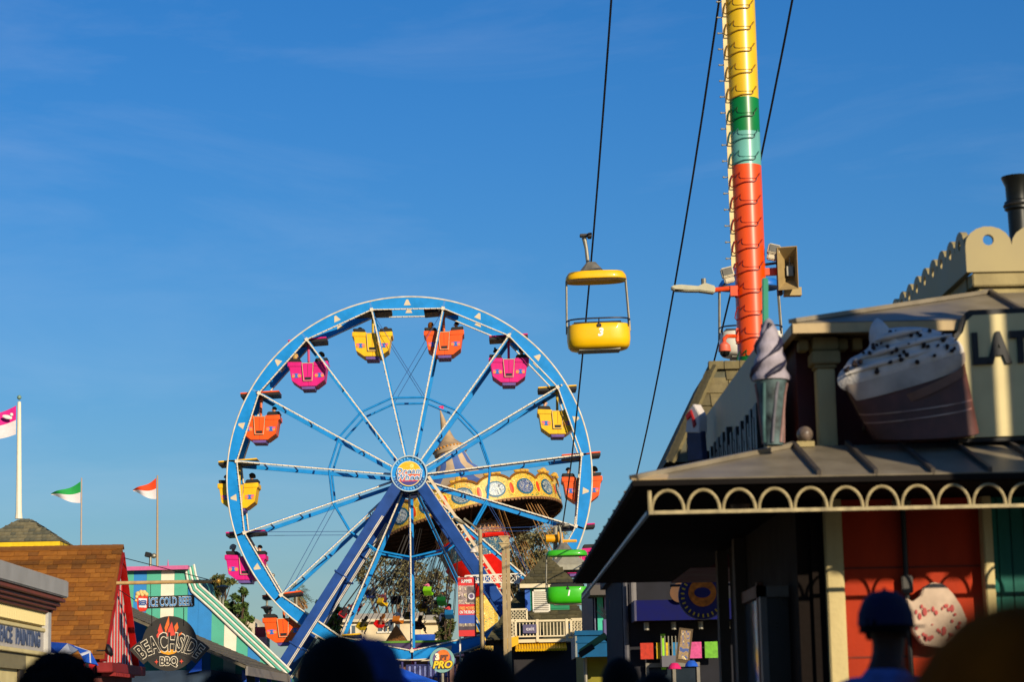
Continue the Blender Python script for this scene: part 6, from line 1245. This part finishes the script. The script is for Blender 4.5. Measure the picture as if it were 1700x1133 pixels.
# ------------------------------------------------------------------ lamp posts and banner
LYp = 80.0; tan_p = pm('lamp_tan', (168, 146, 104), .5, .12, 3)
def base_at(px, py, Y): p = P(px, py, Y); return Vector((p.x, Y, 0)), p
bs_, tp = base_at(797, 880, LYp); t = thing('lamp_post', 'tan lamp post with curved spotlight arm beside the movie banner', 'lamp post', bs_); b = MB(); b.tube([bs_, tp], [.075, .07], 8); b.build('post', tan_p, t, 40)
b = MB(); b.tube([tp + Vector((0, 0, -.1)), P(784, 872, LYp), P(770, 862, LYp)], [.035, .035, .05], 6); hd_ = P(762, 866, LYp); b.ball(hd_, (.24, .12, .07), 10, 6, rot=Matrix.Rotation(R(28), 3, 'Y')); b.build('arm', pm('arm_grey', (128, 120, 96), .5, .1), t, 50)
b = MB(); o = P(786, 915, LYp - .1); b.lathe([(.02, .1), (.09, .06), (.13, -.06), (.12, -.07)], o, 14); b.tube([o + Vector((0, 0, .08)), o + Vector((.1, .05, .2)), Vector((tp.x, LYp, o.z + .1))], .02, 6); b.build('spotlight', pm('spot_white', (220, 210, 196), .5, .1), t, 40)
bs_, tp = base_at(838, 895, 78); t = thing('double_lamp_post', 'square tan twin post topped by wedge shaped lamps', 'lamp post', bs_); b = MB(); b.span(tp.x - .12, tp.x + .02, 77.9, 78.1, 0, tp.z - .2); b.span(tp.x + .03, tp.x + .16, 77.95, 78.15, 0, tp.z - .0); b.build('post', tan_p, t, None, .01)
for k, (px, py, s) in enumerate(((837, 897, 1.0), (836, 908, .9))):
    o = P(px, py, 77.9); b = MB(); b.prism([(-.17 * s, .09), (.17 * s, .09), (.02, -.1), (-.02, -.1)], o + Vector((0, -.1, 0)), UX, UZ, (0, .25, 0)); b.prism([(-.19 * s, .13), (.19 * s, .13), (.19 * s, .09), (-.19 * s, .09)], o + Vector((0, -.13, 0)), UX, UZ, (0, .3, 0)); b.build('wedge_lamp', pm('wedge_tan', (186, 164, 118), .5, .12), t)
VYb = 79.6; vb = thing('movie_banner', 'red vertical banner reading FREE MOVIES ON THE BEACH', 'banner', P(775, 1057, VYb)); a_, c_ = P(760, 960, VYb), P(791, 1057, VYb); bw, bh = c_.x - a_.x, a_.z - c_.z; cx = (a_.x + c_.x) / 2
def bz(py): return P(775, py, VYb).z
MB().span(a_.x, c_.x, VYb, VYb + .04, c_.z, a_.z).build('cloth', pm('banner_red', (222, 50, 52), .7, .1, 4), vb)
def strip(nm, y0_, y1_, m, dx0=0, dx1=0, dy=-.006): MB().span(a_.x + .01 + dx0, c_.x - .01 - dx1, VYb + dy, VYb, bz(y1_), bz(y0_)).build(nm, m, vb)
strip('photo', 973, 1004, ornate('banner_crowd', (176, 150, 140), (74, 64, 70), (226, 200, 190), 2.0)); strip('poster', 975, 1001, pm('banner_grey', (120, 106, 104), .6, .4, 6), .3, .04, -.012)
MB().prism(circle(.12, 18), (cx + .16, VYb - .016, bz(991)), UX, UZ, (0, .006, 0)).build('seal', pm('seal_white', (236, 228, 232), .5, .05), vb); MB().prism(circle(.075, 18), (cx + .16, VYb - .022, bz(991)), UX, UZ, (0, .006, 0)).build('seal_core', pm('seal_mauve', (110, 90, 130), .5, .2), vb)
strip('sky_photo', 1022, 1036, pm('banner_sky', (62, 92, 178), .6, .1, 2)); strip('beach_photo', 1036, 1045, ornate('banner_beach', (150, 130, 110), (90, 100, 120), (206, 190, 160), 2.2)); strip('beach_dark', 1041, 1047, pm('banner_dark', (84, 70, 80), .6, .3, 5), 0, 0, -.01)
b = MB(); put_text(b, 'SUMMER', (cx, VYb - .01, bz(966)), size=.17, bold=.004, depth=.01, fit=bw * .62); put_text(b, 'ON THE BEACH', (cx, VYb - .01, bz(1017.5)), size=.145, bold=.004, depth=.01, fit=bw * .86); b.build('lettering', pm('sign_white', (245, 245, 240)), vb)
b = MB(); put_text(b, 'FREE MOVIES', (cx, VYb - .01, bz(1011)), size=.15, bold=.005, depth=.01, fit=bw * .86); b.build('title_lettering', pm('banner_amber', (246, 176, 90), .5, .05), vb)
b = MB(); b.tube([(a_.x, VYb + .02, a_.z), (0 + P(796, 960, LYp).x, VYb + .1, a_.z)], .015, 6); b.tube([(a_.x, VYb + .02, c_.z), (P(797, 1057, LYp).x, VYb + .1, c_.z)], .015, 6); b.build('rods', steel, vb)
# slim posts left of the wheel
def slim(px, ytop, Y, label, lamp, r=.06):
    bs_, tp = base_at(px, ytop, Y); t = thing('lamp_post', label, 'lamp post', bs_); b = MB(); b.tube([bs_, tp], r, 8); b.build('post', pm('post_sage', (150, 146, 126), .5, .1), t, 40)
    if lamp: b = MB(); b.lathe([(.09, -.28), (.2, -.06), (.33, .0), (.3, .06), (.05, .12)], P(px, lamp, Y), 16); b.build('lamp_head', pm('lamp_drab', (112, 106, 90), .5, .15), t, 40)
    return t, tp
slim(370, 978, 118, 'short lamp post with funnel lamp beside the striped rake', 976); slim(365, 990, 122, 'bare thin post just left of the short funnel lamp', None, .07)
t, tp = slim(443, 937, 120, 'tall thin post with funnel lamp below the left pink gondola', 1010); b = MB(); o = P(453, 956, 120); b.ball(o, .11, 8, 6); b.ball(o + Vector((-.1, 0, -.1)), .09, 8, 6); b.tube([o, Vector((tp.x, 120, o.z))], .02, 5); b.build('camera', steel, t, 50)
slim(492, 968, 130, 'thin grey post in front of the palm', None, .06)
# tall red banner behind the lower left gondola
RYb = 112; t = thing('red_banner', 'red and pink banner behind the lower left orange gondola', 'banner', P(432, 1090, RYb)); a_, c_ = P(423, 1042, RYb), P(441, 1086, RYb); MB().span(a_.x, c_.x, RYb, RYb + .05, c_.z, a_.z).build('cloth', pm('banner_rose', (214, 60, 66), .7, .3, 1.5), t)
MB().span(a_.x + .2, c_.x + .1, RYb - .01, RYb, c_.z, a_.z - .5).build('panel', pm('banner_blush', (236, 160, 150), .7, .2, 2), t); b = MB(); b.tube([Vector((c_.x + .15, RYb, 0)), Vector((c_.x + .15, RYb, a_.z + .1))], .06, 6); b.build('pole', steel, t)

# ------------------------------------------------------------------ things under the wheel
VY = 108.0; t = thing('game_booth', 'dark purple game booth roof with green edge below the wheel', 'booth', (P(690, 1090, VY).x, VY + 2, 0)); xa, xb, z0, z1 = P(608, 1085, VY).x, P(775, 1085, VY).x, P(690, 1092, VY).z, P(690, 1068, VY).z
b = MB(); b.span(xa, xb, VY, VY + 4, z0, z1); b.build('fascia', pm('booth_purple', (70, 52, 96), .6, .15, 2), t); b = MB(); b.span(xa - .05, xb, VY - .04, VY + 4, z1, z1 + .1); b.build('edge', pm('booth_green', (96, 150, 40), .6, .1), t); b = MB(); b.span(xa + .3, xb - .3, VY + 1, VY + 3.6, 0, z0); b.build('wall', pm('booth_rose', (150, 110, 100), .7, .25, 1.5), t)
for k in range(9): x = xa + .4 + k * .62; MB().span(x, x + .08, VY + .2, VY + .28, 0, z0).build('post', pm('booth_violet', (90, 84, 150), .6, .1), t)
FY_ = 92.0; t = thing('ride_fence', 'blue railing panels behind the three point sign', 'fence', (P(712, 1120, FY_).x, FY_, 0)); xa, xb = P(676, 1110, FY_).x, P(745, 1110, FY_).x; z1, z0 = P(710, 1104, FY_).z, P(710, 1124, FY_).z
for z in (z0, z1): MB().span(xa, xb, FY_ - .03, FY_ + .03, z - .05, z).build('rail', pm('fence_navy', (40, 46, 110), .5, .1), t)
for k in range(9):
    x = xa + (xb - xa) * k / 8; MB().span(x - .04, x + .04, FY_ - .04, FY_ + .04, 0, z1).build('post', pm('fence_navy', (40, 46, 110)), t)
    if k < 8: MB().span(x + .06, x + .15 , FY_ + .0, FY_ + .02, z0, z1 - .06).build('panel', pm('fence_lilac', (130, 140, 200), .5, .1), t)
RY_ = 70.0; ro = P(734, 1097, RY_); t = thing('round_game_sign', 'round pale blue basketball sign reading 3 PT PRO', 'sign', (ro.x, RY_, 0)); U_ = RY_ / FPX
MB().prism(circle(20.5 * U_, 36), ro, UX, UZ, (0, .1, 0)).build('board', pm('game_aqua', (128, 176, 172), .5, .12, 4), t)
MB().prism(circle(15.5 * U_, 28, 0, 1.0 * U_), ro + Vector((0, -.008, 0)), UX, UZ, (0, .02, 0)).build('violet_disc', pm('game_violet', (104, 78, 140), .5, .1), t); MB().prism(circle(11 * U_, 24, 2 * U_, 6 * U_), ro + Vector((0, -.016, 0)), UX, UZ, (0, .02, 0)).build('ball', pm('game_orange', (236, 120, 24), .5, .15, 8), t)
b = MB(); put_text(b, '3', ro + Vector((-8 * U_, -.03, 5 * U_)), size=.26, bold=.018, depth=.02, mi=0); put_text(b, 'PT', ro + Vector((3 * U_, -.03, 4 * U_)), size=.19, bold=.014, depth=.02, shear=.1, mi=1); put_text(b, 'PRO', ro + Vector((0, -.024, -8 * U_)), size=.3, bold=.03, shear=.25, depth=.02, mi=2); put_text(b, 'PRO', ro + Vector((0, -.04, -8 * U_)), size=.3, bold=.012, shear=.25, depth=.02, mi=3)
b.build('lettering', [pm('game_cream', (246, 236, 206), .5, .05), pm('game_brown', (110, 60, 40), .5, .05), pm('game_dark', (40, 40, 50), .5, .05), pm('game_yellow', (246, 204, 30), .5, .05)], t)
b = MB(); b.tube([Vector((ro.x, RY_ + .1, 0)), ro + Vector((0, .1, 0))], .05, 8); b.build('post', steel, t, 40)
# blue patio umbrella
UY_ = 58.0; uo = P(664, 1110, UY_); t = thing('patio_umbrella', 'bright blue patio umbrella at the bottom under the wheel', 'umbrella', (uo.x, UY_, 0)); N = 8; blue_c = [pm('umbrella_blue_a', (10, 84, 206), .8, .1, 3), pm('umbrella_blue_b', (16, 96, 220), .8, .1, 3)]
for k in range(N):
    a, c = 2 * math.pi * k / N, 2 * math.pi * (k + 1) / N; p = [uo, uo + Vector((math.cos(a) * .95, math.sin(a) * .95, -.36)), uo + Vector((math.cos(c) * .95, math.sin(c) * .95, -.36)), uo + Vector((math.cos(a) * .95, math.sin(a) * .95, -.5)), uo + Vector((math.cos(c) * .95, math.sin(c) * .95, -.5))]
    b = MB(); b.add(p + [x + Vector((0, 0, -.02)) for x in p], [(0, 1, 2), (1, 3, 4, 2), (7, 6, 5), (7, 9, 8, 6)]); b.build('panel', blue_c[k % 2], t)
b = MB(); b.tube([Vector((uo.x, UY_, 0)), uo + Vector((0, 0, .08))], .025, 8); b.build('pole', steel, t, 40)
# blue tub ride by the banner foot
QY = 126; o = P(703, 1062, QY); t = thing('ride_boat', 'blue ride tub standing left of the movie banner', 'ride car', (o.x, QY, 0)); b = MB(); loft(b, [(.5, .4, -.2), (.62, .5, 0), (.66, .55, .42), (.6, .5, .44)], 28, o + Vector((0, 0, -.2))); b.build('tub', pm('tub_blue', (30, 84, 190), .4, .1, 3), t, 50); b = MB(); b.tube([Vector((o.x, QY, 0)), o], .15, 8); b.build('stem', steel, t)

# ------------------------------------------------------------------ houses behind
def house(name, label, px0, px1, yeave, ypeak, Y, D, wallc, roofc, front_gable=False, win=()):
    a_, c_ = P(px0, yeave, Y), P(px1, yeave, Y); zp = P((px0 + px1) / 2, ypeak, Y).z; t = thing(name, label, 'house', ((a_.x + c_.x) / 2, Y + D / 2, 0)); zE_ = a_.z
    b = MB(); b.span(a_.x + .15, c_.x - .15, Y + .15, Y + D - .15, 0, zE_ - .02); b.build('wall', wallc, t); xm = (a_.x + c_.x) / 2; b = MB(); b2 = MB()
    if front_gable:
        b.add([(a_.x - .2, Y - .2, zE_ - .1), (xm, Y - .2, zp), (c_.x + .2, Y - .2, zE_ - .1), (a_.x - .2, Y + D, zE_ - .1), (xm, Y + D, zp), (c_.x + .2, Y + D, zE_ - .1)] + [(a_.x - .2, Y - .2, zE_ - .25), (xm, Y - .2, zp - .15), (c_.x + .2, Y - .2, zE_ - .25)], [(0, 1, 4, 3), (1, 2, 5, 4), (0, 6, 7, 1), (1, 7, 8, 2), (6, 8, 7)])
        b2.prism([(a_.x + .15, zE_ - .02), (c_.x - .15, zE_ - .02), (xm, zp - .2)], (0, Y + .15, 0), UX, UZ, (0, .1, 0)); b2.build('gable', wallc, t)
    else:
        ym = Y + D / 2; b.add([(a_.x, Y - .3, zE_), (c_.x, Y - .3, zE_), (c_.x, ym, zp), (a_.x, ym, zp), (c_.x, Y + D, zE_), (a_.x, Y + D, zE_), (a_.x, Y - .3, zE_ - .2), (c_.x, Y - .3, zE_ - .2)], [(0, 1, 2, 3), (3, 2, 4, 5), (6, 7, 1, 0)])
    b.build('roof', roofc, t)
    for x0, x1, y0_, y1_ in win:
        p0, p1 = P(x0, y0_, Y + .1), P(x1, y1_, Y + .1); b = MB(); b.span(p0.x, p1.x, Y + .08, Y + .149, p1.z, p0.z); w_ = b.build('window', pm('house_glass', (90, 104, 116), .12, .15), t)
        b = MB(); b.span(p0.x - .1, p1.x + .1, Y + .04, Y + .08, p0.z, p0.z + .12); b.span(p0.x - .1, p1.x + .1, Y + .04, Y + .08, p1.z - .12, p1.z); xm_ = (p0.x + p1.x) / 2; b.span(xm_ - .05, xm_ + .05, Y + .05, Y + .08, p1.z, p0.z); b.build('window_frame', white, w_)
    return t
crm = pm('house_cream', (226, 206, 166), .7, .08, 1.5); crr = pm('house_roof_pale', (214, 200, 170), .7, .1, 1)
house('cream_house', 'cream house with low pale roof behind the swing riders', 560, 700, 1030, 1015, 170, 8, crm, crr, False, ((628, 643, 1034, 1049), (646, 664, 1033, 1049), (575, 590, 1040, 1060)))
house('cream_house', 'cream annex with grey windows right of the bottom spoke', 690, 745, 1031, 1018, 172, 8, crm, crr, False, ((728, 742, 1034, 1048),))
house('cream_house', 'small cream house with white gable by the lower left gondola', 396, 434, 1048, 1024, 135, 6, crm, crr, True, ((412, 428, 1050, 1058),))
house('brown_roof_house', 'brown shingled gable roof in front of the cream house', 632, 684, 1085, 1038, 150, 5, pm('house_tan', (180, 140, 90), .7, .1), pm('house_roof_brown', (150, 98, 44), .85, .25, 2, .4), True)

# ------------------------------------------------------------------ trees
def tree(label, px, ybase, ytop, Y, wpx, leaf, n_leaf, seed, dens=1.0, trunk=(96, 76, 58), name='tree', lsize=.16, droop=0.0, group='trees behind the rides'):
    rg = random.Random(seed); tp = P(px, ytop, Y); H = tp.z; W = wpx * Y / FPX; t = thing(name, label, 'tree', (tp.x, Y, 0), group); base = Vector((tp.x, Y, 0))
    tm_ = pm('bark_%d' % trunk[0], trunk, .9, .3, 6, .6); ends = []; b = MB()
    zl = P(px, ybase, Y).z
    b.tube([base, base + Vector((rg.uniform(-.2, .2), 0, max(1, zl * .6))), base + Vector((rg.uniform(-.3, .3), 0, zl + (H - zl) * .35))], [.32, .26, .16], 7)
    for k in range(15):
        a = rg.random() * 6.28; rr = (W / 2) * rg.uniform(.3, .95); zz = zl + (H - zl) * rg.uniform(.2, .97); s0 = base + Vector((0, 0, zl * .55 + (H - zl) * rg.uniform(.0, .3))); e = base + Vector((math.cos(a) * rr, math.sin(a) * rr, zz)); m_ = s0.lerp(e, .5) + Vector((rg.uniform(-.4, .4), 0, -.3)); b.tube([s0, m_, e], [.12, .08, .03], 5); ends.append(e); ends.append(m_.lerp(e, .6))
        for _ in range(3): e2 = e + Vector((rg.uniform(-1, 1) * W * .16, rg.uniform(-1, 1) * W * .16, rg.uniform(-.3, .8))); b.tube([m_.lerp(e, .7), e2], [.04, .015], 4); ends.append(e2)
    b.build('trunk', tm_, t, 60); c = MB(); q = []; fs = []
    for i in range(n_leaf):
        e = ends[rg.randrange(len(ends))]; sp_ = W * .045; p = e + Vector((rg.gauss(0, sp_), rg.gauss(0, sp_), rg.gauss(0, sp_ * .8) - droop * rg.random())); s = lsize * rg.uniform(.5, 1.3)
        u_ = Vector((rg.gauss(0, 1), rg.gauss(0, 1), rg.gauss(0, 1))).normalized(); w_ = u_.cross(Vector((rg.gauss(0, 1), rg.gauss(0, 1), rg.gauss(0, 1)))).normalized(); k = len(q); q += [p - u_ * s, p + w_ * s * .4, p + u_ * s, p - w_ * s * .4]; fs.append((k, k + 1, k + 2, k + 3))
    c.add(q, fs); c.m = [rg.randrange(2) for _ in fs]; c.build('crown', leaf, t); return t
eu = [pm('leaf_euc_a', (136, 128, 84), .8, .2, 2), pm('leaf_euc_b', (104, 96, 62), .8, .2, 2)]; dk = [pm('leaf_dark_a', (66, 82, 34), .8, .25, 2), pm('leaf_dark_b', (98, 96, 44), .8, .25, 2)]; gr = [pm('leaf_green_a', (86, 112, 40), .8, .2, 2), pm('leaf_green_b', (62, 84, 30), .8, .2, 2)]
tree('airy grey green eucalyptus behind the left swing riders', 655, 1030, 925, 190, 125, eu, 3600, 2, lsize=.2, trunk=(130, 110, 86))
tree('airy eucalyptus seen between the drum and the bottom spoke', 722, 1030, 940, 195, 70, eu, 2000, 3, lsize=.2, trunk=(130, 110, 86))
tree('sunlit eucalyptus right of the swing ride drum', 880, 1000, 870, 185, 150, eu, 5600, 5, lsize=.2, trunk=(140, 116, 84))
tree('small eucalyptus behind the lamp wedges', 830, 1010, 930, 188, 80, eu, 1800, 6, lsize=.22, trunk=(120, 100, 80))
tree('windswept brown green tree behind the striped rake', 355, 1060, 966, 130, 70, dk, 6500, 7, lsize=.15)
tree('rounded green tree beside the short lamp post', 390, 1065, 1000, 128, 52, gr, 5200, 8, lsize=.15)
tree('low green shrub tree between the blue legs', 545, 1060, 1008, 150, 50, gr, 3500, 9, lsize=.16)
tree('low tree in front of the cream house roof', 740, 1075, 1010, 160, 34, dk, 2200, 10, lsize=.16)
# palm
pY = 165; po = P(493, 985, pY); t = thing('palm_tree', 'palm with a skirt of dead fronds right of the lower left gondola', 'tree', (po.x, pY, 0)); b = MB(); b.tube([Vector((po.x, pY, 0)), po], [.3, .24], 8); b.build('trunk', pm('palm_bark', (120, 96, 66), .9, .3, 5, .5), t, 60); rg = random.Random(4); b = MB(); d2 = MB()
for k in range(40):
    a = rg.random() * 6.28; el = rg.uniform(-.5, 1.4); ln = rg.uniform(.8, 1.25); pts = []
    for i in range(5): f = i / 4; pts.append(po + Vector((math.cos(a) * math.cos(el) * ln * f, math.sin(a) * math.cos(el) * ln * f, math.sin(el) * ln * f - .5 * f * f)))
    b.tube(pts, [.02, .016, .012, .008, .004], 4)
    for i in range(10):
        f = .5 + .5 * i / 9; p = pts[0].lerp(pts[4], f) if False else pts[min(3, int(f * 4))].lerp(pts[min(4, int(f * 4) + 1)], f * 4 % 1); s = Vector((-math.sin(a), math.cos(a), -.4)) * (.34 * (1.2 - f * .5)) * (1 if i % 2 else -1); b.add([p, p + s + (pts[4] - pts[0]) * .12, p + s * .5 + (pts[4] - pts[0]) * .1], [(0, 1, 2)])
b.build('fronds', [pm('palm_green', (110, 118, 50), .7, .2, 3)], t)
for k in range(110): a = rg.random() * 6.28; z = rg.random() * 2.3; r_ = .35 + .35 * rg.random() * (1 - z / 3); p = po + Vector((math.cos(a) * .22, math.sin(a) * .22, -.1 - z)); d2.add([p, p + Vector((math.cos(a) * r_, math.sin(a) * r_, -.7)), p + Vector((math.cos(a + .3) * r_, math.sin(a + .3) * r_, -.6))], [(0, 1, 2)])
d2.build('dead_fronds', pm('palm_dead', (150, 112, 66), .9, .25, 4), t)

# ------------------------------------------------------------------ crowd in the foreground, seen from behind
def stand(label, px, ytop, Y, hgt, **kw):
    p = P(px, ytop, Y); g = kw.pop('ground', 0.0); hgt = (p.z - g) / (1.01 if not kw.get('cap') else 1.03); return person(label, Vector((p.x, Y, g)), 'stand', kw.pop('face', 0), height=hgt, **kw)
stand('person with a big dark head of hair at the bottom left of the wheel', 556, 1058, 5.4, 1.72, hair=('long', 'black'), shirt=(20, 20, 24), skin=3, face=10)
stand('person in a blue cap just behind the dark haired person', 598, 1052, 6.6, 1.74, hair=('short', 'black'), shirt=(30, 40, 80), skin=3, cap=(30, 56, 120), face=-75)
stand('dark haired person left of the station, head low in the frame', 802, 1072, 6.0, 1.7, hair=('short', 'black'), shirt=(26, 26, 30), skin=3)
stand('curly haired person at the bottom left corner', 96, 1104, 7.5, 1.62, hair=('curly', 'black'), shirt=(40, 30, 30), skin=3)
stand('person with dark hair under the barbecue sign', 370, 1112, 7.0, 1.62, hair=('short', 'black'), shirt=(24, 24, 28), skin=3)
stand('close cropped person in front of the teal shop', 1029, 1092, 11.0, 1.68, hair=('short', 'black'), shirt=(30, 34, 40), skin=3)
stand('person with dark hair under the pink cap rack', 1088, 1117, 9.5, 1.62, hair=('short', 'black'), shirt=(40, 30, 40), skin=0, face=30)
stand('man in a navy cap and blue shirt at the lower right', 1466, 976, 9.8, 1.86, hair=('short', 'black'), shirt=(84, 104, 170), skin=3, cap=(8, 10, 52), face=-38)
stand('blurred brown haired person close to the camera at the bottom right corner', 1688, 1008, 1.75, 1.52, hair=('long', 'golden'), shirt=(120, 80, 30), skin=0, face=15)
for px, lab in ((616, 'dark silhouetted bystander left of the blue umbrella'), (627, 'second dark bystander beside the blue umbrella')): stand(lab, px, 1106, 91.5, 1.6, ground=1.7, hair=('short', 'black'), shirt=(20, 20, 24), skin=3)
